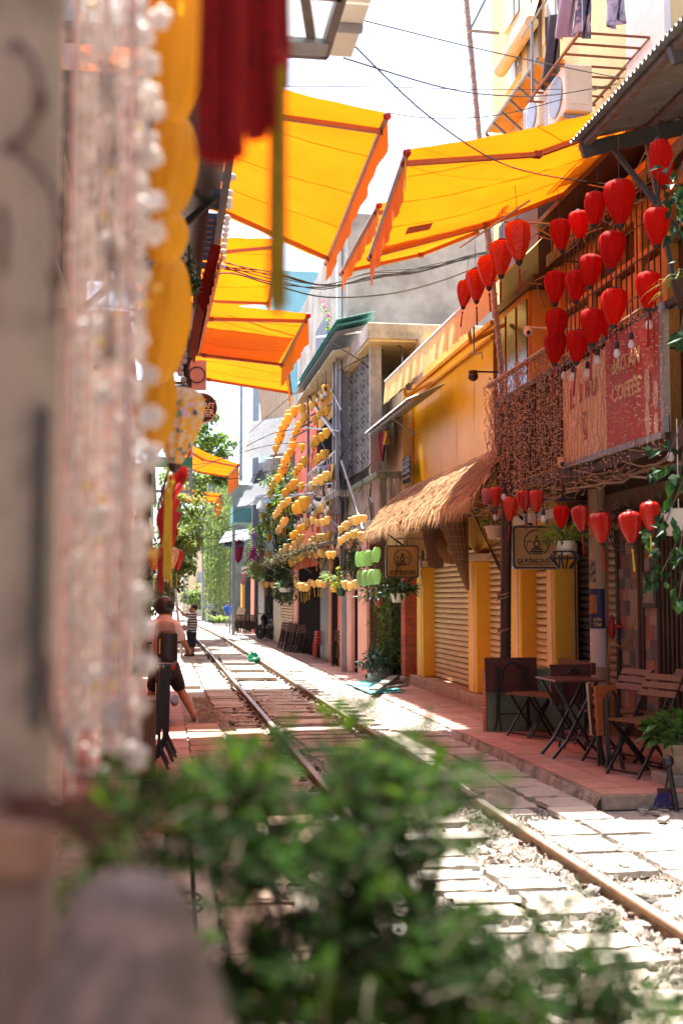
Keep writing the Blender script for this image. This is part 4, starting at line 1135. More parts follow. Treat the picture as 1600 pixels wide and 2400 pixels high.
# ================================================================== tall cream house above the yellow shop
m_creamw = mat('cream_wall', (0.72,0.56,0.28), 0.8, 0.1, 2, 0.2, 30)
m_frame = mat('cream_frame', (0.70,0.58,0.34), 0.6, 0.08, 6)
XT = 5.2
th_ = thing('tall_house', 'tall cream painted house with window bays rising above the awnings', 'house', (6.5, 15.5, 5.65))
yE = ypx(1163, XT)
m = MB(); m.box(XT, 9, 11.6, yE, 5.66, 14.5); m.build('wall', m_creamw, th_)
m = MB(); m.box(XT-0.06, XT+0.01, 11.5, 12.55, 6.6, 14.4); m.build('white_strip', M_white, th_)
def xbox(mb, X, pa, pb_, ya, yb, d0=0.0, d1=0.05):
    A, B = at(pa, ya, X=X), at(pb_, yb, X=X)
    y0, y1 = min(A.y, B.y), max(A.y, B.y)
    zm = (at((pa+pb_)/2, ya, X=X).z, at((pa+pb_)/2, yb, X=X).z)
    return mb.box(X - d1, X - d0, y0, y1, min(zm), max(zm))
for (pa, pb_, ya, yb) in ((1193, 1222, 92, 192), (1233, 1262, 50, 168), (1190, 1215, -60, 50), (1228, 1258, -120, 20), (1280, 1320, -80, 70)):
    m = MB(); xbox(m, XT, pa-5, pb_+5, ya-4, yb+4, -0.01, 0.05); fr = m.build('window', m_frame, th_)
    m = MB(); xbox(m, XT-0.052, pa, pb_, ya+6, yb-6, 0.0, 0.006); m.build('pane', mat('pale_pane', (0.30,0.36,0.38), 0.08, 0.2, 2, spec=0.7), fr)
    m = MB(); xbox(m, XT-0.06, (pa+pb_)/2-1.2, (pa+pb_)/2+1.2, ya+6, yb-6, 0.0, 0.012); m.build('mullion', m_frame, fr)
# slatted window shelf with orange underside
z_ = at(1195, 228, X=4.8).z
sh = thing('window_shelf', 'orange slatted ledge with grey struts below the upstairs windows', 'ledge', (5.0, 16.5, z_))
y0, y1 = ypx(1255, 4.8, 200), ypx(1135, 4.8, 300)
m = MB(); m.box(4.82, XT, y0, y1, z_+0.03, z_+0.05); m.build('board', mat('orange_board', (0.62,0.30,0.05), 0.7, 0.15, 6), sh)
m = MB(); m.tube([(4.82, y0, z_+0.02), (4.82, y1, z_+0.02)], 0.03, 6); m.tube([(5.15, y0, z_-0.25), (5.15, y1, z_-0.25)], 0.02, 6); m.build('edge_rail', M_steel, sh)
for i in range(7):
    y = y0 + (y1-y0)*i/6; m = MB(); m.bar((4.82, y, z_), (XT, y, z_-0.32), 0.035, 0.035); m.build('strut', M_steel, sh)
# air conditioners
def aircon(c, label, s=1.0):
    t = thing('air_conditioner', label, 'air conditioner', c, 'air conditioners on the cream house'); x, y, z = c
    m = MB(); m.box(x, x+0.32*s, y, y+0.8*s, z, z+0.55*s); bev(m.build('casing', mat('aged_white_casing', (0.66,0.60,0.46), 0.5, 0.1, 4), t), 0.02, 2)
    m = MB(); ax = Matrix.Rotation(-math.pi/2, 3, 'Y'); m.lathe([(0.23*s,0.0),(0.23*s,0.015),(0.20*s,0.02)], 24, (x, y+0.33*s, z+0.28*s), axis=ax); m.build('fan_grille', M_steel, t)
    m = MB()
    for k in range(10): m.box(x-0.004, x+0.002, y+0.64*s, y+0.78*s, z+0.05*s+0.045*k*s, z+0.07*s+0.045*k*s)
    m.build('louvre', M_steel, t)
    m = MB(); m.box(x+0.05, x+0.27*s, y-0.008, y+0.004, z+0.08*s, z+0.46*s); m.build('side_cover', MATS['aged_white_casing'], t)
    m = MB()
    for q in (0.1, 0.65): m.bar((x, y+q*s, z-0.02), (XT+0.01, y+q*s, z-0.02), 0.035, 0.035); m.bar((x+0.05, y+q*s, z-0.03), (XT, y+q*s, z-0.35), 0.03, 0.03)
    m.build('bracket', M_steel, t)
c = at(1325, 258, Y=12.6); aircon((c.x, 12.6, c.z), 'large cream air conditioner above the edge of the orange awning')
c = at(1262, 292, Y=14.4); aircon((c.x, 14.4, c.z), 'smaller cream air conditioner half behind the orange awning', 0.85)
# rolled bamboo blind
m = MB(); a, b = at(1245, 52, X=4.98), at(1170, 20, X=4.98)
m.tube([a, V((a.x, b.y, a.z))], 0.10, 12); bl = thing('bamboo_blind', 'half rolled bamboo blind hanging outside the upstairs window', 'blind', V((5.0, a.y, a.z)))
m.build('roll', mat('pale_bamboo', (0.62,0.48,0.28), 0.7, 0.25, 10, 0.3, 60, stretch=(1,1,12)), bl, True)
m = MB(); m.grid(lambda u, v: (4.98 + 0.2*v + 0.06*math.sin(v*3), a.y + (b.y-a.y)*u, a.z + 1.1*v), 6, 10); m.build('hanging_sheet', MATS['pale_bamboo'], bl, True)
# laundry rack and clothes
M_rust = mat('rusty_rack', (0.20,0.085,0.03), 0.7, 0.3, 10)
yl0, yl1 = ypx(1440, 4.75, 60), ypx(1310, 4.75, 100); zl = at(1380, 118, X=4.6).z
rk = thing('drying_rack', 'rusty orange ladder rack holding laundry on the cream house', 'drying rack', (4.8, yl0, zl))
m = MB()
for x in (4.35, 5.15): m.bar((x, yl0, zl), (x, yl1, zl), 0.028, 0.028)
m.build('side_rail', M_rust, rk)
for i in range(8):
    y = yl0 + (yl1-yl0)*i/7; m = MB(); m.bar((4.35, y, zl+0.003), (5.2, y, zl+0.003), 0.02, 0.02); m.build('rung', M_rust, rk)
m = MB(); m.tube([(4.4, yl0, zl+1.0), (4.4, yl1+0.4, zl+1.0)], 0.015, 6)
for y in (yl0, yl1): m.bar((4.4, y, zl), (4.4, y, zl+1.0), 0.03)
m.build('rail', M_steel, rk)
def cloth(name, label, cat, m_, pts, X, sway=0.05, group=None):
    """a hanging garment: outline in photo pixels on the plane X, with folds and some thickness"""
    P = [at(a, b, X=X) for a, b in pts]
    t = MB(); k = len(P)
    n = 10
    # grid between left edge and right edge: pts are given as left-top, right-top, right-bottom, left-bottom
    def S(u, v, off=0.0):
        p = P[0].lerp(P[1], u).lerp(P[3].lerp(P[2], u), v)
        return p + V((sway*math.sin(u*9 + v*2) * (0.3 + v) + off, 0, 0))
    t.grid(lambda u, v: S(u, v), n, n); t.grid(lambda u, v: S(u, v, 0.03), n, n)
    o = t.build(name, m_, None, True)
    return tag(o, label, cat, group)
m_purple = mat('mauve_cloth', (0.30,0.20,0.26), 0.85, 0.15, 6, trans=0.15)
m_pattern = mat('floral_cloth', (0.07,0.07,0.12), 0.85, 0.2, 9, col2=(0.45,0.32,0.34), thr=0.52, soft=0.06)
m_char = mat('charcoal_cloth', (0.035,0.03,0.04), 0.85, 0.2, 6)
cloth('shirt', 'plain mauve shirt drying on the rack', 'laundry', m_purple, [(1300,-40),(1346,-60),(1340,82),(1300,92)], 4.42)
cloth('dress', 'dark floral dress drying next to the mauve shirt', 'laundry', m_pattern, [(1343,-60),(1380,-70),(1376,92),(1342,84)], 4.40)
cloth('blouse', 'grey floral blouse hanging at the end of the rack', 'laundry', mat('grey_floral_cloth', (0.40,0.34,0.40), 0.85, 0.2, 9, col2=(0.08,0.07,0.11), thr=0.55, soft=0.08), [(1402,-60),(1450,-70),(1458,46),(1424,68)], 4.40)
cloth('trousers', 'long charcoal trousers hanging beside the window', 'laundry', m_char, [(1276,40),(1304,32),(1306,160),(1268,220)], 4.45)

# ================================================================== brick pillar and bamboo gate
bp0 = at(948, 1618, Z=0.0)
Yp = 21.9; xa, xb = at(948, 1600, Y=Yp).x, at(983, 1600, Y=Yp).x
br = thing('brick_pillar', 'red brick pillar with pierced blocks beside the yellow shop', 'pillar', ((xa+xb)/2, Yp+0.15, 0))
m_brick = mat('red_brick', (0.44,0.085,0.04), 0.85, 0.25, 9, 0.4, 40, objvar=0.18)
m = MB(); m.box(xa+0.012, xb-0.012, Yp+0.012, Yp+0.34, 0, 2.75); m.build('mortar_core', mat('mortar', (0.28,0.20,0.16), 0.95, 0.2, 20), br)
BR = MB().box(-0.5,0.5,-0.5,0.5,-0.5,0.5).mesh('brick', m_brick)
z = 0.16; row = 0; wx = xb - xa
while z < 2.7:
    cuts = (0, 0.5, 1.0) if row % 2 else (0, 0.28, 0.78, 1.0)
    for a, b in zip(cuts[:-1], cuts[1:]):
        s = bpy.data.objects.new('brick', BR); COL.objects.link(s); s.parent = br
        s.scale = (wx*(b-a)-0.012, 0.35, 0.064); s.location = V((xa + wx*(a+b)/2, Yp+0.175 + rng(-0.006,0.004), z+0.037)) - ORG[br.name]
    z += 0.076; row += 1
m = MB(); m.box(xa-0.03, xb+0.03, Yp-0.03, Yp+0.37, 0, 0.15); bev(m.build('footing', M_concrete, br), 0.02)
m = MB()
for zz in (2.0, 2.25, 2.5):
    for k in range(6):
        ax = Matrix.Rotation(math.pi/2, 3, 'X'); m.lathe([(0.014,0),(0.014,0.012)], 8, (xa + wx*(k+0.7)/6.4, Yp+0.0, zz), axis=ax)
m.build('pierced_hole', M_black, br)
gate = thing('bamboo_gate', 'dark green gate of upright bamboo canes behind the potted plants', 'gate', (4.75, 23.4, 0))
m_cane = mat('dark_green_cane', (0.035,0.05,0.03), 0.6, 0.4, 12, 0.2, 30, objvar=0.3)
yg0, yg1 = 22.35, 25.2
CANE = MB(); CANE.lathe([(0.028,0),(0.03,0.5),(0.028,0.52),(0.03,1.1),(0.027,1.12),(0.028,1.7),(0.028,2.3)], 8); CM = CANE.mesh('cane', m_cane, True)
for i in range(48):
    s = bpy.data.objects.new('cane', CM); COL.objects.link(s); s.parent = gate
    s.location = V((4.72 + rng(-.008,.008), yg0 + (yg1-yg0)*i/47, 0.02)) - ORG[gate.name]; s.rotation_euler = (rng(-.01,.01), rng(-.01,.01), rng(0,6))

# ================================================================== old concrete house with balcony
m_tan = mat('tan_plaster', (0.55,0.42,0.22), 0.85, 0.2, 3, 0.3, 25)
m_weath = mat('weathered_concrete', (0.37,0.335,0.285), 0.95, 0.3, 2.2, 0.5, 20, col2=(0.13,0.125,0.115), thr=0.66, soft=0.16)
oh = thing('concrete_house', 'old weathered concrete house with a balustraded balcony and pierced screen', 'house', (5, 24.5, 0))
m = MB(); m.box(4.85, 9, 21.76, 27.0, 0, 6.6); m.build('wall', m_tan, oh)
m = MB(); m.box(4.42, 5.4, 21.78, ypx(906, 4.42), 2.5, 5.5); m.build('side_bay', m_tan, oh)
m = MB(); xbox(m, 4.42, 944, 960, 1072, 1132, -0.01, 0.012); wi = m.build('window', M_black, oh)
for k in range(4): m = MB(); xbox(m, 4.405, 943, 961, 1080+13*k, 1083+13*k, 0, 0.02); m.build('louvre', M_concrete, wi)
bz1 = 3.98; bz0 = 3.12; by0, by1 = 21.9, 26.8
m = MB(); m.box(3.95, 4.9, by0, by1, bz0-0.22, bz0); bev(m.build('balcony_floor', m_weath, oh), 0.02)
m = MB(); m.box(3.93, 4.12, by0-0.03, by1+0.03, bz1-0.12, bz1); m.box(4.12, 4.8, by0-0.03, by0+0.14, bz1-0.12, bz1); bev(m.build('balcony_rail', mat('mossy_rail', (0.20,0.22,0.14), 0.95, 0.3, 5, 0.6, 30, col2=(0.07,0.10,0.06), thr=0.55), oh), 0.015)
BAL = MB(); BAL.lathe([(0.05,0),(0.05,0.05),(0.03,0.08),(0.065,0.25),(0.05,0.4),(0.03,0.6),(0.045,0.68),(0.05,0.74)], 10); BLM = BAL.mesh('baluster', m_weath, True)
for i in range(22):
    s = bpy.data.objects.new('baluster', BLM); COL.objects.link(s); s.parent = oh; s.location = V((4.02, by0 + 0.12 + i*(by1-by0-0.24)/21, bz0)) - ORG[oh.name]
for i in range(4):
    s = bpy.data.objects.new('baluster', BLM); COL.objects.link(s); s.parent = oh; s.location = V((4.2 + i*0.16, by0+0.06, bz0)) - ORG[oh.name]
# pierced breeze block screen
yb0, yb1 = ypx(878, 4.1, 970), ypx(818, 4.1, 970)
zb0, zb1 = 4.3, 6.55
m_bb = mat('dark_breeze_block', (0.17,0.15,0.13), 0.95, 0.3, 6, 0.4, 30)
nc, nr = 4, 6; cw = (yb1-yb0)/nc; chh = (zb1-zb0)/nr
BB = MB()
for a, b in (((-.5,-.5),(.5,-.5)),((.5,-.5),(.5,.5)),((.5,.5),(-.5,.5)),((-.5,.5),(-.5,-.5)),((-.5,-.16),(-.16,-.5)),((.5,-.16),(.16,-.5)),((.5,.16),(.16,.5)),((-.5,.16),(-.16,.5))):
    BB.bar((0, a[0]*cw, a[1]*chh), (0, b[0]*cw, b[1]*chh), 0.10, 0.055, up=(1,0,0))
ring = [(0, 0.2*cw*math.cos(t*6.283/10), 0.2*chh*math.sin(t*6.283/10)) for t in range(11)]
for i in range(10): BB.bar(ring[i], ring[i+1], 0.10, 0.04, up=(1,0,0))
for a in ((-.5,0),(.5,0),(0,.5),(0,-.5)): BB.bar((0, a[0]*cw, a[1]*chh), (0, a[0]*cw*0.4, a[1]*chh*0.4), 0.09, 0.045, up=(1,0,0))
BBM = BB.mesh('breeze_block', m_bb)
for i in range(nc):
    for j in range(nr):
        s = bpy.data.objects.new('breeze_block', BBM); COL.objects.link(s); s.parent = oh
        s.location = V((4.1, yb0 + cw*(i+.5), zb0 + chh*(j+.5))) - ORG[oh.name]
m = MB(); m.box(3.98, 4.2, yb0-0.18, yb0-0.02, bz0, 6.6); m.build('pier', m_weath, oh); m = MB(); m.box(3.98, 4.2, yb1+0.02, yb1+0.2, bz0, 6.6); m.build('pier', m_weath, oh)
m = MB(); m.box(3.86, 8.5, 22.4, 27.0, 6.6, 6.92); bev(m.build('roof_slab', m_weath, oh), 0.02)
m = MB(); m.box(3.9, 8.5, 22.45, 26.95, 6.56, 6.598); m.build('soffit', m_tan, oh)
m = MB(); m.box(4.9, 4.94, 21.95, 22.0, 4.6, 6.5); m.build('downpipe', M_steel, oh)
# small corrugated canopy
tcn = thing('tin_canopy', 'small grey corrugated canopy next to the concrete balcony', 'canopy', (4.2, 21.5, 4.8))
m = MB(); y0, y1 = ypx(966, 3.95, 945), ypx(866, 3.95, 995)
m.grid(lambda u, v: (3.85 + 0.65*v, y0 + (y1-y0)*u, 4.80 + 0.28*v + 0.018*math.sin(u*26*6.283)), 156, 3); m.build('sheet', m_tin, tcn, True)
m = MB(); m.bar((3.95, y0, 4.78), (3.95, y1, 4.78), 0.04); m.bar((4.0,(y0+y1)/2,4.8),(4.45,(y0+y1)/2,4.5),0.03); m.build('support', M_steel, tcn)
# laundry on the balcony
m_redc = mat('crimson_cloth', (0.36,0.03,0.05), 0.8, 0.15, 6, trans=0.15); m_brc = mat('brown_cloth', (0.25,0.10,0.08), 0.85, 0.15, 6)
cloth('shirt', 'crimson shirt hanging over the concrete balcony', 'laundry', m_redc, [(868,1012),(902,1012),(900,1082),(867,1082)], 4.15, 0.04)
cloth('shirt', 'brown shirt hanging left of the crimson one', 'laundry', m_brc, [(845,1016),(860,1016),(858,1078),(845,1078)], 4.15, 0.04)
cloth('shirt', 'charcoal shirt hanging between the brown and crimson shirts', 'laundry', m_char, [(855,1014),(869,1014),(868,1092),(853,1092)], 4.13, 0.04)
cloth('towel', 'small yellow towel at the end of the balcony laundry', 'laundry', mat('yellow_towel', (0.62,0.34,0.05), 0.85, 0.15, 6), [(899,1010),(907,1010),(906,1042),(898,1042)], 4.14, 0.03)
m = MB(); m.tube([at(835, 1014, X=4.14), at(915, 1008, X=4.14)], 0.008, 4); tag(m.build('clothes_line', M_cable), 'thin clothes line across the concrete balcony', 'clothes line')
# weathered utility post with cables
pA, pB = at(805, 1290, X=3.9), at(803, 850, X=3.9)
up = thing('utility_post', 'grey weathered utility post laced with cables before the concrete house', 'post', (pA.x, pA.y, 0))
m = MB(); m.bar((3.9, pA.y, 0), (3.9, pA.y, 7.0), 0.14, 0.12); m.build('shaft', mat('silver_wood', (0.33,0.33,0.35), 0.9, 0.3, 8, 0.5, 40, stretch=(8,8,1)), up)
m = MB(); rd = random.Random(8)
for k in range(14):
    z0 = rd.uniform(3.2, 6.0)
    m.tube([V((3.85, pA.y-0.1, z0)), V((3.8 + rd.gauss(0,.1), pA.y - rd.uniform(.1,.5), z0 - rd.uniform(.1,.6))), V((3.86, pA.y-0.08, z0 - rd.uniform(.3,1.4)))], 0.008, 4)
m.build('cable_loops', M_cable, up)
m = MB(); m.tube([V((3.82, pA.y-0.12, 2.4)), V((3.82, pA.y-0.12, 6.8))], 0.03, 6); m.build('conduit', M_steel, up)

# ================================================================== pink house with grey gable
m_pink = mat('salmon_wall', (0.66,0.27,0.19), 0.8, 0.12, 3, 0.2, 30)
m_pinkl = mat('pale_pink_wall', (0.70,0.37,0.30), 0.8, 0.1, 3)
m_oran = mat('orange_red_panel', (0.66,0.085,0.01), 0.5, 0.1, 5)
m_gable = mat('grey_render', (0.40,0.375,0.34), 0.95, 0.12, 1.1, 0.6, 9, col2=(0.22,0.205,0.19), thr=0.53, soft=0.14)
ph = thing('pink_house', 'salmon pink house with a tall bare grey gable wall', 'house', (6, 31, 0))
m = MB(); m.box(4.2, 10, 27.1, 37.5, 0, 10.6); m.build('gable_wall', m_gable, ph)
m = MB(); m.box(4.14, 4.21, 27.12, 37.4, 0.0, 4.9); m.build('front_wall', m_pinkl, ph)
m = MB(); xbox(m, 4.14, 697, 748, 945, 1330, 0.0, 0.08); m.build('orange_panel', m_oran, ph)
m = MB(); xbox(m, 4.14, 748, 800, 905, 985, 0.0, 0.04); m.build('yellow_panel', mat('mustard_panel', (0.60,0.30,0.05), 0.7, 0.1, 4), ph)
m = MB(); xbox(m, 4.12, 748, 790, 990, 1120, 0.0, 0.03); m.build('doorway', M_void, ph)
m = MB(); xbox(m, 4.14, 720, 804, 1140, 1165, 0.0, 0.06); m.build('string_course', m_pink, ph)
for px in (722, 783, 790): m = MB(); p = at(px, 1000, X=3.7); m.bar((3.7, p.y, 3.4), (3.7, p.y, 6.9), 0.07); m.build('steel_post', M_steel, ph)
m = MB(); m.bar(at(700,898,X=3.7), at(788,1020,X=3.7), 0.07); m.build('diagonal_brace', M_steel, ph)
m = MB()
za = at(760, 1080, X=3.7).z; y0, y1 = ypx(786, 3.7), ypx(722, 3.7)
m.tube([(3.7, y0, za), (3.7, y1, za)], 0.03, 6); m.tube([(3.7, y0, za-0.85), (3.7, y1, za-0.85)], 0.03, 6)
for i in range(12): m.tube([(3.7, y0 + (y1-y0)*i/11, za-0.85), (3.7, y0 + (y1-y0)*i/11, za)], 0.014, 5)
m.build('balcony_railing', M_white, ph)
m = MB(); m.box(3.68, 4.2, y0-0.5, y1+0.5, za-1.0, za-0.88); m.build('balcony_floor', M_concrete, ph)
# teal sheet awnings at the top
m_teal = mat('teal_sheet', (0.10,0.33,0.30), 0.5, 0.2, 4)
rt = thing('teal_roof', 'stack of teal and pale corrugated sheets above the pink house front', 'roof', (3.7, 29.5, 6.5))
for k, (pa, pb_, ya, yb, mm) in enumerate(((706, 800, 838, 822, m_teal), (700, 798, 868, 850, M_steel), (702, 800, 852, 838, m_teal), (700, 790, 905, 880, mat('cream_sheet', (0.55,0.50,0.38), 0.7, 0.1, 4)))):
    A, B = at(pa, ya, X=3.55), at(pb_, yb, X=3.55)
    m = MB(); z = (A.z+B.z)/2
    m.grid(lambda u, v: (3.45 + 0.8*v, B.y + (A.y-B.y)*u, z + 0.20*v + 0.012*math.sin(u*30*6.283)), 180, 2); m.build('sheet', mm, rt, True)
m = MB()
for y in (28.5, 30.5, 32.5): m.bar((3.5, y, 6.0), (4.2, y, 6.4), 0.05)
m.build('support', M_steel, rt)
# windows and flower box on the upper front of the grey house
for (pa, pb_, ya, yb, mm, nm) in ((742, 770, 755, 820, M_black, 'window'),):
    m = MB(); xbox(m, 4.2, pa, pb_, ya, yb, 0.0, 0.03); m.build(nm, mm, ph)
m = MB(); y_ = ypx(791, 4.1, 700); m.box(4.08, 4.18, y_-0.12, y_+0.12, 5, 10.5); m.build('white_pilaster', M_white, ph)
# light teal building glimpsed behind
m = MB(); a = at(672, 700, Y=52); b = at(735, 560, Y=52)
m.box(a.x-0.5, b.x+2.5, 52, 60, 6, b.z-1.5); hb = tag(m.build('far_house', mat('pale_teal_wall', (0.25,0.52,0.56), 0.8, 0.08, 2)), 'pale turquoise house wall glimpsed between the awnings', 'house')
# ================================================================== foliage helpers
def leaves(mb, c, r, n, L, W, rd, squash=(1,1,1), droop=0.3, shell=0.5):
    c = V(c)
    for k in range(n):
        d = V((rd.gauss(0,1), rd.gauss(0,1), rd.gauss(0,1))).normalized()
        rr = r * (shell + (1-shell)*rd.random()) if rd.random() < 0.75 else r*rd.random()
        p = c + V((d.x*squash[0], d.y*squash[1], d.z*squash[2])) * rr
        ld = (d*0.6 + V((rd.gauss(0,.6), rd.gauss(0,.6), rd.gauss(0,.4) - droop))).normalized()
        nn = V((rd.gauss(0,.5), rd.gauss(0,.5), 1))
        s = rd.uniform(0.65, 1.25)
        mb.leaf(p, ld, nn, L*s, W*s)
def clumpy(mb, c, R, nclump, per, L, W, rd, squash=(1,1,1), cr=0.32, droop=0.3):
    for k in range(nclump):
        d = V((rd.gauss(0,1)*squash[0], rd.gauss(0,1)*squash[1], rd.gauss(0,1)*squash[2]))
        d = d / max(1e-3, d.length) * rd.random()**0.45
        q = V(c) + V((d.x*R*squash[0], d.y*R*squash[1], d.z*R*squash[2]))
        leaves(mb, q, R*cr*rd.uniform(.6,1.2), per, L, W, rd, (1,1,0.7), droop, 0.3)
m_leaf = mat('leaf_green', (0.07,0.14,0.02), 0.55, 0.45, 3.0, trans=0.35, tcol=(0.22,0.36,0.03))
m_leaf_b = mat('bright_leaf', (0.11,0.17,0.045), 0.6, 0.4, 2.0, trans=0.38, tcol=(0.25,0.34,0.07))
m_leaf_d = mat('dark_leaf', (0.025,0.06,0.014), 0.5, 0.5, 4.0, trans=0.2, tcol=(0.08,0.16,0.02))
m_leaf_t = mat('teal_leaf', (0.02,0.075,0.05), 0.35, 0.4, 4.0, spec=0.6, trans=0.15)
m_bark = mat('bark', (0.13,0.10,0.075), 0.9, 0.3, 8, 0.6, 30)
def tree(label, base, top, crowns, nl, L, W, m_, group=None, rt=0.16, seed=1):
    rd = random.Random(seed); base = V(base); top = V(top)
    t = thing('tree', label, 'tree', base, group)
    m = MB(); pts = [base.lerp(top, i/5) + V((rd.gauss(0,.06)*i, rd.gauss(0,.06)*i, 0))*0.4 for i in range(6)]
    m.tube(pts, [rt*(1 - 0.1*i) for i in range(6)], 8)
    for c, r in crowns: m.tube([pts[4], pts[4].lerp(V(c), 0.5) + V((0,0,0.2)), V(c)], [rt*0.5, rt*0.3, rt*0.12], 6)
    m.build('trunk', m_bark, t, True)
    m = MB()
    for c, r in crowns: clumpy(m, c, r, max(6, int(nl/len(crowns)/28)), 28, L, W, rd, (1,1,0.85))
    m.build('crown', m_, t)
    return t
def hedge(name, label, cat, c0, c1, n, L, W, m_, seed, extra=None):
    rd = random.Random(seed); c0, c1 = V(c0), V(c1)
    t = thing(name, label, cat, V(((c0.x+c1.x)/2, (c0.y+c1.y)/2, min(c0.z, c1.z))))
    m = MB()
    for k in range(n // 20):
        p = V((rd.uniform(c0.x,c1.x), rd.uniform(c0.y,c1.y), rd.uniform(c0.z,c1.z)))
        leaves(m, p, 0.22, 20, L, W, rd, (1,1,1), 0.5, 0.2)
    m.build('foliage', m_, t)
    m = MB()
    for k in range(5):
        y = c0.y + (c1.y-c0.y)*(k+.5)/5; m.tube([V(((c0.x+c1.x)/2+0.1, y, min(c0.z,c1.z))), V(((c0.x+c1.x)/2, y+0.1, max(c0.z,c1.z)-0.2))], 0.025, 5)
    m.build('stem', m_bark, t)
    return t

# ================================================================== shop fronts under the eaves, right side
XP = 4.1
ps = thing('shop_row', 'shaded row of shop doors in pink, red and beige under the leafy eaves', 'shop', (4.5, 32, 0))
m = MB(); m.box(XP+0.05, 4.84, 25.35, 27.08, 0, 2.95); m.build('pier', m_pinkl, ps)
def U5(u): return 540 + u/3.733
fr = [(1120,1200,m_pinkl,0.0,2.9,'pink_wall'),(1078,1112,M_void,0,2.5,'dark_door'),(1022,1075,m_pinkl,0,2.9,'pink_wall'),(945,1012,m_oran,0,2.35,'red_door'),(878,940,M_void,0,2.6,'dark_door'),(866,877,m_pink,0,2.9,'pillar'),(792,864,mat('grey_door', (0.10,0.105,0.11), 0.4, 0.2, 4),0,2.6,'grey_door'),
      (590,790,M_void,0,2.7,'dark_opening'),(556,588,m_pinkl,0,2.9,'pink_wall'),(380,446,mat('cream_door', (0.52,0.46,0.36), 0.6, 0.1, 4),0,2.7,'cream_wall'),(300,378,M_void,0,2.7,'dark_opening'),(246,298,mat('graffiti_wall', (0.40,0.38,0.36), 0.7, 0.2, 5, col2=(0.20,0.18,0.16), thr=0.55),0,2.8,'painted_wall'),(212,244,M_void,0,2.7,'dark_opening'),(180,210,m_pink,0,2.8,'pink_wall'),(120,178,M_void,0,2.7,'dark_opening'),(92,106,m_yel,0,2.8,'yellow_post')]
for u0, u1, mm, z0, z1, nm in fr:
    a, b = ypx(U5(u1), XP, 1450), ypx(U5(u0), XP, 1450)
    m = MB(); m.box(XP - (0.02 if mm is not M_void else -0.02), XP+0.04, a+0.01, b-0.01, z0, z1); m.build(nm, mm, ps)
shutter(ps, ypx(U5(550), XP, 1450), ypx(U5(448), XP, 1450), 0.05, 2.6, XP-0.03, m_slat, 0.1)
m = MB(); m.box(XP+0.06, 4.9, 25.5, 64, 0, 3.2); m.build('back_wall', m_plaster, ps)
ev = thing('eaves', 'low rusty eaves with dry climbers above the shop doors', 'roof', (3.8, 36, 2.9))
m = MB(); m.grid(lambda u, v: (3.35 + 0.85*v, 25.6 + 27*u, 2.78 + 0.22*v + 0.01*math.sin(u*200)), 120, 3); m.build('sheet', mat('rusty_sheet', (0.12,0.085,0.06), 0.8, 0.4, 3, 0.3, 20), ev)
for k in range(8): m = MB(); y = 25.8 + 3.7*k; m.bar((3.38, y, 2.76), (4.2, y, 2.9), 0.05); m.bar((3.4, y, 2.74), (4.15, y, 2.3), 0.03); m.build('bracket', M_steel, ev)
rd = random.Random(31)
m = MB()
for k in range(1500):
    p = V((3.35 + rd.gauss(0,.10), rd.uniform(25.6, 46), 2.78 + rd.gauss(0,.10)))
    m.leaf(p, V((rd.gauss(-.2,.5), rd.gauss(0,.6), rd.gauss(-.6,.4))), V((rd.gauss(-.4,.5), rd.gauss(0,.5), 1)), rd.uniform(.05,.12), rd.uniform(.025,.05))
stuff(m.build('climber', mat('dry_climber', (0.10,0.09,0.035), 0.7, 0.6, 6, trans=0.2), ev))

# metal roofed houses farther along
mh = thing('metal_roof_house', 'dark house clad with brown corrugated sheet and grey louvred roofs', 'house', (5, 44, 0))
m = MB(); m.box(4.15, 9, 37.6, 56, 0, 7.2); m.build('wall', mat('dark_wall', (0.07,0.07,0.075), 0.8, 0.3, 2), mh)
m_brsheet = mat('brown_sheet', (0.36,0.25,0.15), 0.6, 0.15, 4)
def sheet(parent, A, B, C, D, waves, amp, mm, nm='sheet'):
    """corrugated sheet through four corners: A-B top edge, D-C bottom edge"""
    n_ = (B-A).cross(D-A).normalized()
    m = MB(); m.grid(lambda u, v: A.lerp(B, u).lerp(D.lerp(C, u), v) + n_*amp*math.sin(u*waves*6.283), waves*6, 6); return m.build(nm, mm, parent, True)
sheet(mh, at_y(604,905,44), at_y(694,925,37.8), at_y(694,990,37.5), at_y(614,1003,43.5), 12, 0.035, m_brsheet, 'corrugated_wall')
m_tinw = mat('worn_tin', (0.27,0.265,0.25), 0.5, 0.3, 3, 0.2, 12, metal=0.3, col2=(0.20,0.17,0.14), thr=0.6)
def rowsheet(parent, A, B, C, D, n, mm):
    for k in range(n):
        v0, v1 = k/n, (k+0.92)/n
        m = MB(); m.grid(lambda u, v: A.lerp(B, u).lerp(D.lerp(C, u), v0 + (v1-v0)*v) + V((0,0,-0.10*v)), 4, 2); m.build('roof_strip', mm, parent)
rowsheet(mh, at_y(590,988,44), at_y(698,972,37.6), at_y(700,1048,36.4), at_y(569,1072,42), 7, m_tinw)
rowsheet(mh, at_y(582,1136,46), at_y(652,1126,42), at_y(640,1172,40), at_y(555,1182,44), 3, M_steel)
rowsheet(mh, at_y(600,1085,47), at_y(640,1080,45), at_y(620,1122,44), at_y(585,1128,46.5), 2, M_black)
m = MB()
A, B = at_y(618,1075,45), at_y(700,1068,38)
for i in range(18): p = A.lerp(B, i/17); m.tube([p, p - V((0,0,0.75))], 0.015, 4)
m.tube([A, B], 0.025, 5).tube([A - V((0,0,.75)), B - V((0,0,.75))], 0.025, 5); m.build('balcony_railing', M_white, mh)
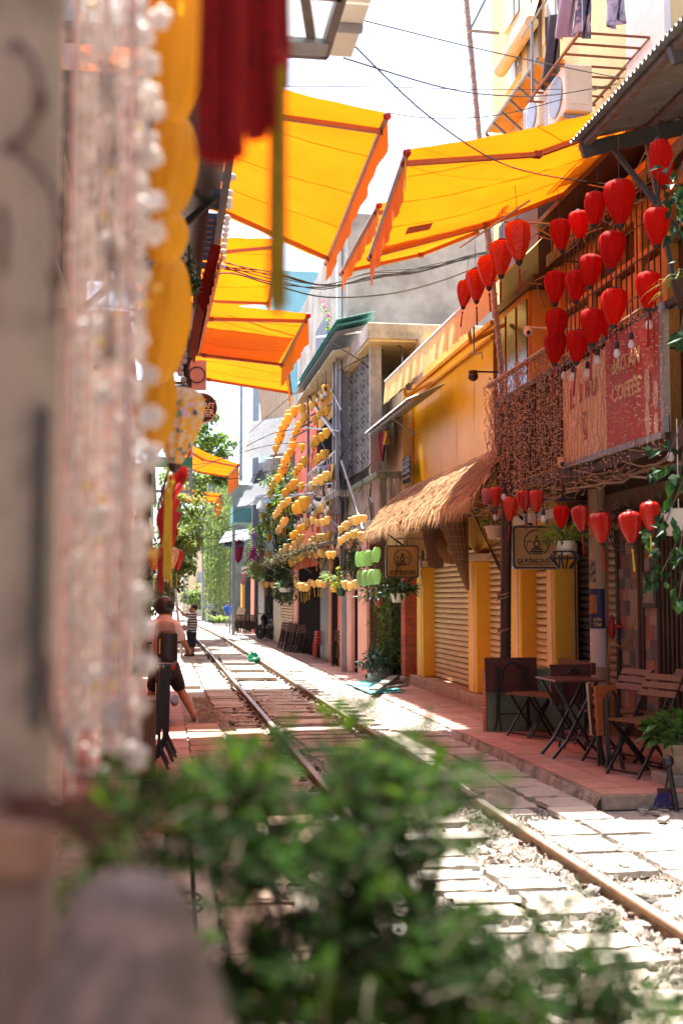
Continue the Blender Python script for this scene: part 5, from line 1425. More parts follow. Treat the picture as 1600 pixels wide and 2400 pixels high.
m = MB(); A = at_y(566,870,47); m.bar((A.x, 47, 6.2), (A.x, 47, A.z+1), 0.12); m.bar((A.x+0.5, 46, 3.0), (A.x+0.5, 46, A.z), 0.25); m.build('corner_post', mat('blue_grey_post', (0.32,0.38,0.43), 0.6, 0.15, 5), mh)
m = MB(); A, B = at_y(551,1198,50), at_y(582,1224,48); m.box(A.x-0.2, A.x+0.8, 48, 50, B.z, A.z); m.build('teal_balcony', mat('teal_cladding', (0.14,0.32,0.32), 0.6, 0.15, 4), mh)
m = MB(); A = at_y(545, 1180, 52); m.box(A.x, A.x+0.12, 51.9, 52.1, 0, A.z); m.build('steel_post', M_steel, mh)
# small grey canopies
cn = thing('shop_canopy', 'grey folding canopy above the flags down the lane', 'canopy', at_y(555,1262,54))
sheet(cn, at_y(530,1246,56), at_y(598,1238,51), at_y(596,1262,50), at_y(513,1272,55), 8, 0.02, M_steel)
sheet(cn, at_y(532,1268,55), at_y(575,1262,53), at_y(572,1280,52), at_y(520,1284,54.5), 8, 0.02, mat('dark_canopy', (0.10,0.10,0.10), 0.7, 0.2, 4))
m = MB(); q = at_y(540, 1270, 54); m.bar((q.x, 54, 0), (q.x, 54, q.z), 0.06); m.build('post', M_steel, cn)
# banner flags
def pennant(label, px0, py0, px1, py1, Y, m_, cat='flag', group=None):
    A, B = at_y(px0, py0, Y), at_y(px1, py1, Y); t = MB()
    w_ = B.x - A.x; h_ = A.z - B.z
    pts = [(A.x, Y, A.z), (B.x, Y, A.z), (B.x, Y, A.z - h_*0.7), ((A.x+B.x)/2, Y, B.z), (A.x, Y, A.z - h_*0.7)]
    t.grid(lambda u, v: (A.x + w_*u + 0.02*math.sin(v*5), Y + 0.04*math.sin(u*6 + v*3), A.z - h_*v*(0.75 + 0.25*(1 - abs(2*u-1)))), 6, 8)
    t.grid(lambda u, v: (A.x + w_*u + 0.02*math.sin(v*5), Y + 0.02 + 0.04*math.sin(u*6 + v*3), A.z - h_*v*(0.75 + 0.25*(1 - abs(2*u-1)))), 6, 8)
    return tag(t.build('flag', m_, None, True), label, cat, group)
pennant('dark crimson hanging banner beside the bougainvillea', 549, 1262, 570, 1322, 53, mat('crimson_flag', (0.25,0.01,0.05), 0.8, 0.15, 5))
pennant('pale pink cloth hanging below the crimson banner', 563, 1345, 578, 1372, 52, mat('pink_flag', (0.55,0.25,0.27), 0.8, 0.15, 5))
# street lamp on an arm
A, B = at_y(660, 1160, 38.5), at_y(612, 1180, 40)
lp = thing('street_lamp', 'white street lamp on a bent arm among the yellow lanterns', 'street lamp', V((4.2, 38.5, B.z)))
m = MB(); m.tube([V((4.2, 38.5, A.z)), A, B + V((0.1,0,0.22)), B + V((0.0,0,0.15)), B], 0.03, 6); m.build('arm', M_white, lp, True)
m = MB(); m.lathe([(0.16,-0.18),(0.14,-0.05),(0.06,0.05),(0.04,0.1)], 10, B); m.build('lamp_head', M_white, lp, True)
for (pa, pb_) in (((615,1163),(740,1157)), ((668,1141),(780,1134)), ((655,1170),(737,1154))):
    m = MB(); m.tube([at(*pa, X=3.55), at(*pb_, X=3.55)], 0.025, 6); tag(m.build('lantern_pole', M_steel), 'thin grey bar carrying the yellow lantern strings', 'pole', 'bars carrying the lanterns')

# vegetation of the right side
hedge('hedge', 'dark green climbing hedge hung with yellow lanterns', 'hedge', at_y(705,1400,36.0), at_y(648,1165,43), 6400, 0.17, 0.08, m_leaf_d, 41)
hedge('climber', 'leafy green climber crowning the dark hedge', 'climber', at_y(690,1230,36), at_y(610,1130,44), 900, 0.16, 0.07, m_leaf, 42)
bo = hedge('bougainvillea', 'bougainvillea bush with magenta and white blossom on the eaves', 'shrub', at_y(625,1350,43), at_y(580,1235,48), 1300, 0.15, 0.07, m_leaf, 43)
rd = random.Random(44)
for nm, mm, cs in (('blossom', mat('magenta_blossom', (0.50,0.04,0.30), 0.6, 0.3, 5, trans=0.35), ((598,1290),(608,1310),(612,1296),(590,1305),(604,1322),(584,1296))), ('pale_blossom', mat('lilac_blossom', (0.55,0.38,0.62), 0.6, 0.3, 5, trans=0.35), ((600,1250),(603,1275),(597,1258)))):
    m = MB()
    for px, py in cs: leaves(m, at_y(px + rd.gauss(0,3), py, 44.0), 0.16, 60, 0.09, 0.07, rd, (1,1,1.2), 0.1, 0.2)
    m.build(nm, mm, bo)
m = MB()
for px, py in ((757,712),(762,720),(770,745),(775,790),(768,808),(760,735),(772,768),(778,772)): leaves(m, at(px, py, X=4.05), 0.10, 16, 0.07, 0.045, rd)
fl = thing('flower_trail', 'thin trailing bougainvillea on the grey house front', 'shrub', at(768, 820, X=4.05)); m.build('foliage', m_leaf, fl)
m = MB()
for px, py in ((757,706),(764,716),(772,800),(770,738)): leaves(m, at(px, py, X=4.03), 0.05, 14, 0.06, 0.045, rd)
m.build('blossom', MATS['magenta_blossom'], fl)
m = MB(); m.tube([at(770,830,X=4.06), at(772,770,X=4.06), at(758,700,X=4.06)], 0.012, 5); m.build('stem', m_bark, fl)
# vine curtain far right
vc = thing('vine_curtain', 'tall curtain of bright green hanging vines far along the lane', 'climber', at_y(515, 1460, 74))
rd = random.Random(51); m = MB(); m2 = MB()
for k in range(150):
    px = rd.uniform(482, 540); y0 = 1120 + rd.random()*90 + abs(px-520)*0.8; y1 = rd.uniform(1330, 1455)
    Yv = rd.uniform(69, 77)
    n_ = 22
    for i in range(n_):
        p = at_y(px + rd.gauss(0,2), y0 + (y1-y0)*i/n_, Yv)
        m.leaf(p, V((rd.gauss(0,.4), rd.gauss(-.3,.4), -0.8)), V((rd.gauss(0,.4), -1, 0.5)), rd.uniform(.2,.34), rd.uniform(.10,.16))
    m2.tube([at_y(px, y0, Yv), at_y(px, y1, Yv)], 0.012, 3)
m.build('foliage', m_leaf_b, vc); m2.build('stem', m_bark, vc)
m = MB(); A = at_y(487, 1300, 78); m.box(A.x, A.x+4.5, 78, 90, 0, 9); tag(m.build('vine_wall_house', mat('dim_grey_wall', (0.16,0.17,0.15), 0.9, 0.3, 2)), 'grey house wall hidden behind the vine curtain', 'house')
m = MB()
for k in range(70):
    a = rd.uniform(0, 6.28); e = rd.uniform(.3,.7)
    c = at_y(514, 1462, 66); m.leaf(c + V((rd.gauss(0,.12), rd.gauss(0,.12), 0.02)), V((math.cos(a)*0.6, math.sin(a)*0.6, e)), V((0,0,1)), rd.uniform(.6,1.0), 0.09, 0.4)
tag(m.build('grass_clump', m_leaf_b), 'clump of arching pale green grass before the vines', 'plant')

# far end of the lane
yb_ = thing('yellow_house', 'pale yellow two storey house closing the far end of the lane', 'house', at_y(480, 1440, 104))
A, B = at_y(428, 1440, 104), at_y(545, 1290, 104)
m = MB(); m.box(A.x, B.x+3, 104, 112, 0, B.z); m.build('wall', mat('pale_yellow_wall', (0.70,0.55,0.33), 0.85, 0.1, 0.5), yb_)
for pa, pb_ in ((462,472),(492,504),(508,518)):
    a, b = at_y(pa, 1372, 103.9), at_y(pb_, 1342, 103.9); m = MB(); m.box(a.x, b.x, 103.88, 104.02, a.z, b.z); wi = m.build('window', mat('shutter_grey', (0.30,0.31,0.32), 0.7, 0.1, 4), yb_)
    m = MB(); m.box(a.x-0.1, b.x+0.1, 103.8, 103.9, a.z-0.15, a.z-0.03); m.build('sill', M_white, wi)
a, b = at_y(456, 1388, 103.5), at_y(476, 1366, 103.5); m = MB(); m.box(a.x, b.x, 103.2, 104, a.z, b.z); m.build('balcony', MATS['pale_yellow_wall'], yb_)
wh = thing('white_house', 'white upper storey with a dark roof tarp beyond the trees', 'house', at_y(470, 1250, 118))
A, B = at_y(455, 1262, 118), at_y(498, 1205, 118); m = MB(); m.box(A.x, B.x, 118, 124, 5, B.z); m.build('wall', mat('white_wall', (0.66,0.70,0.74), 0.8, 0.06, 0.6), wh)
sheet(wh, at_y(463,1200,118), at_y(500,1212,117), at_y(498,1242,117), at_y(470,1236,117), 5, 0.12, mat('grey_tarp', (0.16,0.17,0.18), 0.7, 0.3, 1.5), 'tarp')
m = MB(); m.box(at_y(452,1300,119).x, at_y(520,1300,119).x+6, 119, 126, 0, 8.2); m.build('lower_wall', MATS['pale_yellow_wall'], wh)
ps_ = thing('information_sign', 'white and blue notice board on posts beside the track', 'sign', at_y(500, 1465, 78))
A, B = at_y(482, 1430, 78), at_y(504, 1414, 78); m = MB(); m.box(A.x, B.x, 77.95, 78, A.z, B.z); m.build('board', mat('pale_blue_board', (0.42,0.47,0.72), 0.5, 0.1, 2), ps_)
m = MB()
for z in (0.3, 0.62): m.box(A.x+0.03, B.x-0.03, 77.94, 77.955, A.z + (B.z-A.z)*z, A.z + (B.z-A.z)*(z+0.14))
m.build('print_line', mat('blue_print', (0.16,0.20,0.55), 0.5, 0.1, 3), ps_)
m = MB(); m.bar((A.x+0.1,78.02,0), (A.x+0.1,78.02,A.z), 0.07); m.bar((B.x-0.1,78.02,0), (B.x-0.1,78.02,A.z), 0.07); m.bar((A.x+0.1,78.02,0.5), (B.x-0.1,78.02,0.5), 0.05); m.build('post', M_white, ps_)
mt = thing('lattice_mast', 'thin white lattice ladder mast near the far trees', 'mast', at_y(434, 1440, 84))
m = MB(); A, B = at_y(430, 1345, 84), at_y(441, 1345, 84)
for x in (A.x, B.x): m.bar((x, 84, 0), (x, 84, A.z), 0.06)
m.build('rail', M_white, mt)
m = MB()
for k in range(12): z = A.z*(k+.5)/12; m.bar((A.x, 84, z), (B.x, 84, z), 0.05)
m.build('rung', M_white, mt)
m = MB(); q = at_y(490, 1400, 96); m.bar((q.x, 96, 0), (q.x, 96, at_y(490,1320,96).z), 0.22); tag(m.build('lamp_pole', M_concrete), 'plain grey pole before the yellow house', 'pole')
# trees
GT = 'trees along the left side'
tree('bright leafy tree leaning over the left houses', (0.15, 38, 0), (0.35, 38, 4.2), [((0.55,38,4.6),1.0), ((0.45,37,3.4),0.75), ((0.75,39,5.6),0.8), ((0.4,38.5,2.6),0.55)], 3800, 0.17, 0.09, m_leaf_b, None, 0.12, 61)
tree('dense tree behind the round beer sign', (0.2, 47, 0), (0.7, 47, 7.0), [((1.1,47,8.8),1.0), ((1.9,47.5,7.6),0.9), ((0.9,46,7.6),1.0), ((2.3,48,6.6),0.6)], 3600, 0.22, 0.11, m_leaf, None, 0.14, 62)
tree('far pale green tree over the yellow house roof', (0.5, 88, 0), (1.5, 88, 6), [((2.2,88,6.6),2.0), ((3.6,90,7.6),1.6), ((1.0,87,5.2),1.5), ((4.4,91,5.8),1.3)], 4200, 0.34, 0.18, m_leaf_b, None, 0.2, 63)
tree('dark far tree left of the lattice mast', (0.2, 84, 0), (0.6, 84, 4), [((0.7,84,4.6),1.6), ((0.3,82,2.8),1.2), ((0.9,85,6.2),1.2)], 3000, 0.32, 0.16, m_leaf_d, None, 0.2, 64)
tree('feathery tree rising behind the small orange awnings', (3.0, 84, 0), (3.4, 84, 9), [((3.6,84,10.0),1.5), ((4.6,85,8.6),1.3), ((2.8,83,9.0),1.0)], 3000, 0.3, 0.15, m_leaf_b, None, 0.18, 65)
tree('low light bush tree beside the far track', (2.4, 98, 0), (2.4, 98, 1.2), [((2.4,98,1.8),1.0), ((3.2,99,1.4),0.9)], 1500, 0.3, 0.15, m_leaf_b, None, 0.1, 66)

# potted plants and climbing plant by the bamboo gate
m_pot_w = mat('white_pot', (0.62,0.60,0.55), 0.6, 0.1, 6); m_pot_y = mat('yellow_pot', (0.70,0.42,0.03), 0.5, 0.1, 6); m_pot_r = mat('brick_red_pot', (0.25,0.06,0.035), 0.6, 0.15, 6); m_pot_g = mat('dark_green_pot', (0.02,0.06,0.03), 0.5, 0.1, 6)
def potplant(label, base, r, h, m_pot, lm, n, L, W, spread, up, seed, name='potted_plant', hang=0.0):
    rd = random.Random(seed); base = V(base)
    t = thing(name, label, 'potted plant', base)
    m = MB(); m.lathe([(r*0.68,0),(r*0.95,h*0.85),(r*1.05,h*0.88),(r*1.05,h),(r*0.9,h)], 14, base); m.build('pot', m_pot, t, True)
    m = MB(); top = base + V((0,0,h))
    for k in range(n):
        a = rd.uniform(0,6.283); rr = rd.random()**0.5
        p = top + V((math.cos(a)*spread*rr, math.sin(a)*spread*rr, up*rd.random()*(1.1-rr*0.6)))
        d = V((math.cos(a)*rr + rd.gauss(0,.3), math.sin(a)*rr + rd.gauss(0,.3), rd.uniform(-.5,.8)))
        m.leaf(p, d, V((rd.gauss(0,.3), rd.gauss(0,.3), 1)), L*rd.uniform(.7,1.2), W*rd.uniform(.7,1.2))
    m.build('foliage', lm, t)
    m = MB()
    for k in range(4):
        a = rd.uniform(0,6.283); m.tube([top - V((0,0,.03)), top + V((math.cos(a)*spread*.3, math.sin(a)*spread*.3, up*.5)), top + V((math.cos(a)*spread*.6, math.sin(a)*spread*.6, up*.8))], 0.006, 4)
    m.build('stem', m_bark, t)
    if hang:
        m = MB()
        for k in range(3):
            a = 6.283*k/3; m.tube([top + V((math.cos(a)*r, math.sin(a)*r, 0)), top + V((0,0,hang))], 0.005, 4)
        m.build('hanger', M_cable, t)
    return t
for i, (px, py, r) in enumerate(((886,1592,.13),(905,1590,.15),(873,1598,.11))):
    b = at(px, py, Z=0.02)
    potplant(['white pot with dark leaves against the bamboo gate', 'larger white pot with dark leaves beside the turquoise sheet', 'small white pot with trailing leaves at the pavement edge'][i], b, r, r*1.5, m_pot_w, m_leaf_t, 90, 0.18, 0.07, 0.22, 0.45, 70+i)
cl = thing('climbing_plant', 'tall thin climbing plant on stakes in front of the bamboo gate', 'climber', (4.35, 23.4, 0.1))
rd = random.Random(75); m = MB()
for k in range(1500):
    z = rd.uniform(0.3, 2.1); y = 23.4 + rd.gauss(0,.35)
    m.leaf(V((4.4 + rd.gauss(0,.13), y, z)), V((rd.gauss(-.3,.5), rd.gauss(0,.5), rd.gauss(-.2,.4))), V((-.4, rd.gauss(0,.4), 1)), rd.uniform(.05,.11), rd.uniform(.025,.05))
m.build('foliage', m_leaf, cl)
m = MB()
for k in range(6): y = 23.0 + 0.16*k; m.tube([V((4.42, y, 0)), V((4.4, y + rd.gauss(0,.05), 2.3))], 0.01, 5)
m.build('stake', m_bark, cl)
potplant('bright yellow hanging pot with pale leaves over the red door', at(785, 1388, X=3.5), 0.13, 0.20, m_pot_y, m_leaf_b, 80, 0.16, 0.07, 0.24, 0.25, 76, 'hanging_pot', 0.5)
potplant('dark green hanging pot beside the yellow one', at(799, 1397, X=3.55), 0.11, 0.16, m_pot_g, m_leaf, 40, 0.12, 0.06, 0.14, 0.15, 77, 'hanging_pot', 0.5)
potplant('white hanging pot with dark drooping leaves by the brick pillar', at(932, 1412, X=4.1), 0.14, 0.16, m_pot_w, m_leaf_d, 130, 0.24, 0.07, 0.28, 0.2, 78, 'hanging_pot', 0.6)
potplant('brick red hanging pot under the green lanterns', at(888, 1420, X=4.0), 0.11, 0.14, m_pot_r, m_leaf_t, 110, 0.22, 0.06, 0.3, 0.25, 79, 'hanging_pot', 0.5)
potplant('white half-round hanging pot above the stacked chairs', at(668, 1388, X=3.5), 0.2, 0.13, m_pot_w, m_leaf_d, 60, 0.2, 0.08, 0.25, 0.15, 80, 'hanging_pot', 0.5)
# turquoise sheet and planks lying on the pavement
m = MB(); A, B, C, D = at(808,1600,Z=0.03), at(905,1590,Z=0.03), at(945,1622,Z=0.03), at(868,1626,Z=0.03)
m.grid(lambda u, v: tuple(A.lerp(B, u).lerp(D.lerp(C, u), v) + V((0,0,0.006 + 0.006*math.sin(u*30)))), 24, 6)
tag(m.build('tarpaulin', mat('turquoise_sheet', (0.10,0.45,0.48), 0.5, 0.2, 5)), 'turquoise plastic sheet spread on the pavement by the pots', 'tarpaulin')
m = MB()
for k, (pa, pb_) in enumerate((((882,1610),(935,1596)), ((900,1612),(948,1606)), ((876,1616),(925,1584)))):
    m.bar(at(*pa, Z=0.06 + 0.035*k), at(*pb_, Z=0.06 + 0.035*k), 0.16, 0.03)
tag(m.build('plank_pile', mat('grey_plank', (0.20,0.20,0.19), 0.8, 0.3, 8)), 'few grey planks lying on the turquoise sheet', 'planks')

# clutter on the pink and concrete house fronts
rd = random.Random(200)
m_rag = [mat('rag_%d' % i, c, 0.85, 0.15, 6) for i, c in enumerate(((0.45,0.40,0.36),(0.20,0.22,0.28),(0.42,0.12,0.10),(0.52,0.34,0.12)))]
for i, (lab, a) in enumerate((('grey towel drying on the pink house balcony', (740,1095,750,1128)), ('blue grey cloth drying on the pink house balcony', (752,1092,763,1134)), ('dull red cloth drying on the pink house balcony', (764,1090,773,1122)), ('mustard cloth drying on the pink house balcony', (774,1088,782,1126)))):
    cloth('cloth', lab, 'laundry', m_rag[i], [(a[0],a[1]),(a[2],a[1]-2),(a[2]-1,a[3]),(a[0]+1,a[3]+2)], 3.64, 0.04)
hedge('balcony_plant', 'straggling plant on the pink house balcony', 'plant', at(742,1135,X=3.8), at(780,1105,X=3.9), 260, 0.12, 0.05, m_leaf, 201)
hedge('balcony_plant', 'plant in the shadow of the concrete balcony floor', 'plant', at(812,1330,X=3.95), at(850,1290,X=4.1), 420, 0.14, 0.055, m_leaf_d, 202)
t = thing('air_conditioner', 'small grey air conditioner on the pink wall under the balcony', 'air conditioner', at(787, 1270, X=3.9))
m = MB(); A, B = at(776,1285,X=3.9), at(796,1248,X=3.9); m.box(3.9, 4.14, min(A.y,B.y), max(A.y,B.y), min(A.z,B.z), max(A.z,B.z)); bev(m.build('casing', MATS['aged_white_casing'], t), 0.02)
m = MB(); m.lathe([(0.2,0.0),(0.2,0.012)], 18, (3.89, (A.y+B.y)/2, (A.z+B.z)/2), axis=Matrix.Rotation(-math.pi/2, 3, 'Y')); m.build('fan_grille', M_black, t)
m = MB(); 
for k in range(40):
    px, py = rd.uniform(725,880), rd.uniform(1000,1300); p0 = at(px, py, X=3.75); p1 = at(px + rd.gauss(0,14), py + rd.uniform(30,130), X=3.75)
    m.tube([p0, p0.lerp(p1,.5) + V((rd.gauss(0,.08), rd.gauss(0,.2), rd.gauss(0,.05))), p1], rd.uniform(.006,.013), 4, False)
tag(stuff(m.build('cable_tangle', M_cable)), 'loose tangle of cables hanging on the house fronts', 'cables')
for k, (px0, py0, px1, py1) in enumerate(((700,1000,795,1010),(735,1180,800,1240),(800,1080,850,1240),(770,900,800,960))):
    m = MB(); m.bar(at(px0,py0,X=3.66), at(px1,py1,X=3.66), 0.035); tag(m.build('scaffold_tube', M_steel), 'thin grey steel tube bracing the lantern frames', 'tube', 'steel tubes bracing the lantern frames')
sg_ = thing('shop_sign', 'small red lettered board over the pink shop front', 'sign', at(765,1288,X=3.95))
m = MB(); xbox(m, 3.97, 752, 770, 1282, 1292, 0, 0.03); m.build('board', M_red, sg_); m = MB(); m.box(3.97, 4.14, at(761,1287,X=3.97).y-.03, at(761,1287,X=3.97).y+.03, at(761,1287,X=3.97).z-.03, at(761,1287,X=3.97).z+.03); m.build('bracket', M_steel, sg_)
# ================================================================== left side houses
m_lw = mat('pale_pink_plaster', (0.60,0.46,0.40), 0.85, 0.12, 2, 0.2, 20)
m_lw2 = mat('grey_beige_plaster', (0.38,0.33,0.28), 0.85, 0.2, 2, 0.3, 20)
m_lw3 = mat('dim_brown_front', (0.12,0.08,0.06), 0.8, 0.4, 2)
def lhouse(label, y0, y1, h, x, mm, cat='house'):
    t = thing('left_house', label, cat, (x-2, (y0+y1)/2, 0))
    m = MB(); m.box(x-5, x, y0, y1, 0, h); m.build('wall', mm, t)
    m = MB(); m.box(x-0.02, x+0.03, y0+0.5, y0+1.6, 0.02, 2.3); d = m.build('door', M_dark, t)
    m = MB(); m.box(x-5, x+0.12, y0, y1, h, h+0.12); m.build('roof_slab', M_concrete, t)
    for z in (3.4,):
        m = MB(); m.box(x-0.02, x+0.03, y0+1.0, y1-1.0, z, z+1.3); wi = m.build('window', M_glass, t)
        m = MB(); m.box(x, x+0.06, y0+0.9, y1-0.9, z-0.08, z); m.build('sill', M_white, wi)
    return t
lhouse('pale pink plastered house front behind the bead curtain', 1.3, 8.0, 5.6, -0.62, m_lw)
lhouse('house front on the left behind the viewpoint', -16.0, -0.6, 6.0, -0.75, m_lw)
lhouse('beige house front behind the black pergola', 8.05, 16.3, 6.6, -1.05, m_lw)
lhouse('brown house front beside the parked motorbike', 16.35, 26.0, 5.4, -0.60, m_lw)
lhouse('low dim house front beyond the motorbike', 26.05, 36.0, 4.4, -0.30, m_lw3)
lhouse('low far house on the left under the trees', 36.05, 60.0, 4.0, -0.55, m_lw2)
lhouse('last low house on the left side', 60.1, 84.0, 4.0, -1.6, m_lw2)

rh = thing('right_house', 'ochre house front continuing the right side of the lane', 'house', (6, -4, 0))
m = MB(); m.box(5.0, 9, -16, 6.95, 0, 6.8); m.build('wall', m_yel_d, rh)
for y in (-12, -8, -4, 0, 4):
    m = MB(); m.box(4.96, 5.02, y, y+1.8, 0.05, 2.4); m.build('door', M_dark, rh)
    m = MB(); m.box(4.96, 5.02, y, y+1.8, 3.4, 4.8); m.build('window', M_glass, rh)
# glass canopy overhead
m_poly = mat('milky_polycarbonate', (0.62,0.66,0.68), 0.3, 0.08, 3, trans=0.6)
gc = thing('glass_canopy', 'milky roof panel in a brown frame jutting from the left house', 'canopy', (0, 5.4, 4.46))
z = 4.46; xe = at(760, 124, Z=z).x; ye = at(760, 124, Z=z).y
m = MB(); m.box(-0.6, xe-0.03, 3.2, ye-0.04, z, z+0.012); m.build('panel', m_poly, gc)
for (p, q) in (((xe, 3.2, z), (xe, ye, z)), ((-0.6, ye, z), (xe+0.015, ye, z)), ((-0.6, ye-0.62, z), (xe, ye-0.62, z)), ((0.2, 3.2, z+0.02), (0.75, ye, z+0.02))):
    m = MB(); m.bar(p, q, 0.045, 0.06); m.build('frame', mat('brown_frame', (0.13,0.10,0.09), 0.5, 0.2, 8), gc)
m = MB(); m.bar((-0.6, ye-0.1, z-0.02), (xe, ye-0.1, z-0.02), 0.14, 0.03); m.build('grey_edge', M_steel, gc)
cp = thing('roof_boards', 'cream roof board beside the milky canopy panel', 'roof board', (0.9, 5.5, 4.6))
b = at(822, 138, Z=4.66)
for k in range(4):
    y1 = b.y - 0.02 - k*0.62; m = MB(); m.box(xe+0.03, b.x, y1-0.60, y1, 4.66, 4.70); m.build('board', mat('cream_board', (0.72,0.64,0.54), 0.7, 0.06, 3), cp)
m = MB(); m.bar((-0.6, b.y-0.4, 4.64), (b.x, b.y-0.4, 4.64), 0.05, 0.03).bar((-0.6, b.y-1.8, 4.64), (b.x, b.y-1.8, 4.64), 0.05, 0.03); m.build('batten', M_steel, cp)

# black pergola with globe bulbs
pg = thing('pergola', 'black steel pergola balcony lined with white globe bulbs', 'pergola', (0, 9.2, 4.3))
beams = ((545,415),(539,453),(538,470),(537,483),(533,511),(531,523),(530,537),(528,550),(527,562),(525,576),(524,590),(523,604),(522,624))
m_globe = mat('opal_globe', (0.66,0.58,0.52), 0.35, 0.06, 8, trans=0.3)
GL = MB().ball((0,0,0), 0.026, 12, 9).mesh('globe', m_globe, True)
for px, py in beams:
    e = at(px, py, Z=4.48)
    m = MB(); m.bar((-1.05, e.y, 4.48), (e.x-0.03, e.y, 4.48), 0.05, 0.05); m.build('beam', M_black, pg)
    s = bpy.data.objects.new('globe', GL); COL.objects.link(s); s.parent = pg; s.location = e - ORG[pg.name]
for x, z, w_ in ((0.40, 4.43, 0.05), (0.28, 4.40, 0.045)):
    m = MB(); m.bar((x, 6.2, z), (x, 11.3, z), w_, w_); m.build('girder', M_black, pg)
for k in range(-4, 6):  # the boards nearest the viewer are added to shade the floor below
    m = MB(); y = 7.9 + 0.42*k; m.box(-1.05, 0.36 if k < 0 else 0.26, y, y+0.415, 4.36, 4.375); m.build('deck_board', mat('black_gloss', (0.02,0.02,0.022), 0.25, 0.3, 4), pg)
m = MB(); m.bar((0.36, 8.2, 4.42), (-0.6, 8.4, 3.6), 0.04); m.bar((0.36, 10.4, 4.42), (-0.6, 10.5, 3.6), 0.04); m.build('brace', M_black, pg)
# red sign box and mauve sign boxes
sb = thing('red_sign_box', 'long red sign box with orange stripes below the pergola', 'sign', (0.3, 9.8, 3.75))
m_stripe = mat('orange_stripe', (0.75,0.22,0.06), 0.5, 0.2, 20)
m = MB(); m.prism([at_y(496,570,8.8), at_y(519,577,8.7), at_y(478,735,9.0), at_y(461,700,9.1)], (-0.02, 2.0, 0.0)); m.build('box', M_red, sb)
for k in range(7):
    a = at_y(517 - 5.5*k, 600 + 20*k, 8.72 + 0.04*k); m = MB(); m.bar(a + V((0.012,0,0)), a + V((-0.01, 1.9, 0.02)), 0.012, 0.05); m.build('stripe', m_stripe, sb)
sb2 = thing('mauve_sign_box', 'grey mauve sign boxes stacked under the red sign', 'sign', (0.25, 12.5, 3.9))
m_mauve = mat('grey_mauve', (0.38,0.30,0.36), 0.5, 0.12, 4)
for k in range(4):
    m = MB(); a = at_y(474 - 9*k, 716 + 34*k, 11.0 + 0.5*k); m.prism([a + V((-0.13,0,0)), a + V((0.0,0,0.0)), a + V((-0.03,0,-0.14)), a + V((-0.15,0,-0.14))], (0, 0.48, 0)); m.build('panel', m_mauve, sb2)
m = MB(); m.bar((-0.6, 11.2, 4.2), (0.3, 11.2, 4.25), 0.04).bar((-0.6, 12.6, 4.15), (0.2, 12.6, 4.15), 0.04); m.build('bracket', M_black, sb2)
gb = thing('globe_garland', 'string of white globe bulbs beside the mauve sign boxes', 'string lights', at_y(430, 940, 12))
pts = []
for i in range(15):
    p = at_y(428 + 6*math.sin(i*1.3) + (i if i > 11 else 0), 745 + i*14.5, 12.0); pts.append(p)
    s = bpy.data.objects.new('globe', GL); COL.objects.link(s); s.parent = gb; s.scale = (1.25,)*3; s.location = p - ORG[gb.name]
m = MB(); m.tube([V((-0.6, 12, pts[0].z+0.1))] + pts, 0.006, 4); m.build('cable', M_cable, gb)
for px, py in ((467,731),(459,770),(460,785),(452,850)):
    pass
pl_ = MB(); rd = random.Random(81)
for k in range(240):
    pl_.leaf(at_y(443 + rd.gauss(0,10), 655 + rd.gauss(0,28), 8.3), V((rd.gauss(0,.6), rd.gauss(0,.4), rd.gauss(-.2,.6))), V((rd.gauss(0,.6),-1,.6)), 0.05, 0.018)
pp = thing('hanging_plant', 'dark spiky plant hanging behind the red sign box', 'plant', at_y(443, 700, 8.3)); pl_.build('foliage', m_leaf_d, pp)
m = MB(); m.tube([at_y(443,650,8.3), at_y(443,575,8.3)], 0.008, 4); m.build('cord', M_cable, pp)
m = MB(); A, B = at_y(432,800,12.6), at_y(456,922,12.6)
m.grid(lambda u, v: (A.x + (B.x-A.x)*(1 - v*0.6)*u + 0.03*math.sin(v*9), 12.6 + 0.05*math.sin(u*5), A.z + (B.z-A.z)*v), 8, 10)
tag(m.build('wine_drape', mat('wine_cloth', (0.12,0.01,0.015), 0.8, 0.2, 6), None, True), 'dark wine red cloth hanging beside the globe bulbs', 'drape')
# round beer sign
Yb = 20.0; c = at_y(474, 957, Yb); r = 35.5*Yb/FPX
bs = thing('round_sign', 'round black beer sign with white lettering facing down the lane', 'sign', c - V((0,0,r)))
ax = Matrix.Rotation(math.pi/2, 3, 'X')
m = MB(); m.lathe([(r,0.0),(r,0.10)], 40, c + V((0,0.05,0)), axis=ax); m.build('rim', mat('pale_rim', (0.55,0.47,0.45), 0.5, 0.1, 5), bs)
m = MB(); m.lathe([(r-0.018,0.0),(r-0.018,0.012)], 40, c + V((0,-0.044,0)), axis=ax); m.build('face', mat('black_face', (0.025,0.026,0.024), 0.45, 0.1, 5), bs)
text_mesh('lettering', 'DRAFT', M_white, bs, c + V((0.055, -0.062, 0.04)), (1,0,0), (0,0,1), 0.095, 0.30, 0.004, bold=0.02)
text_mesh('lettering', 'BEER', M_white, bs, c + V((0.055, -0.062, -0.075)), (1,0,0), (0,0,1), 0.105, 0.30, 0.004, bold=0.02)
m = MB(); m.box(c.x-0.10, c.x+0.20, Yb-0.064, Yb-0.058, c.z-0.15, c.z-0.144); m.build('underline', M_white, bs)
m = MB(); m.poly([c + V((0.05 + 0.03*math.cos(i*6.283/10)*(1 if i % 2 else .5), -0.062, 0.145 + 0.03*math.sin(i*6.283/10)*(1 if i % 2 else .5))) for i in range(10)][::-1]); m.build('leaf_mark', m_stripe, bs)
m = MB(); m.bar(c + V((-1.2,0.03,0.1)), c + V((-r,0.03,0.1)), 0.04); m.build('bracket', M_black, bs)
bs2 = thing('square_sign', 'mauve square sign with a ring above the round beer sign', 'sign', at_y(465, 908, 18))
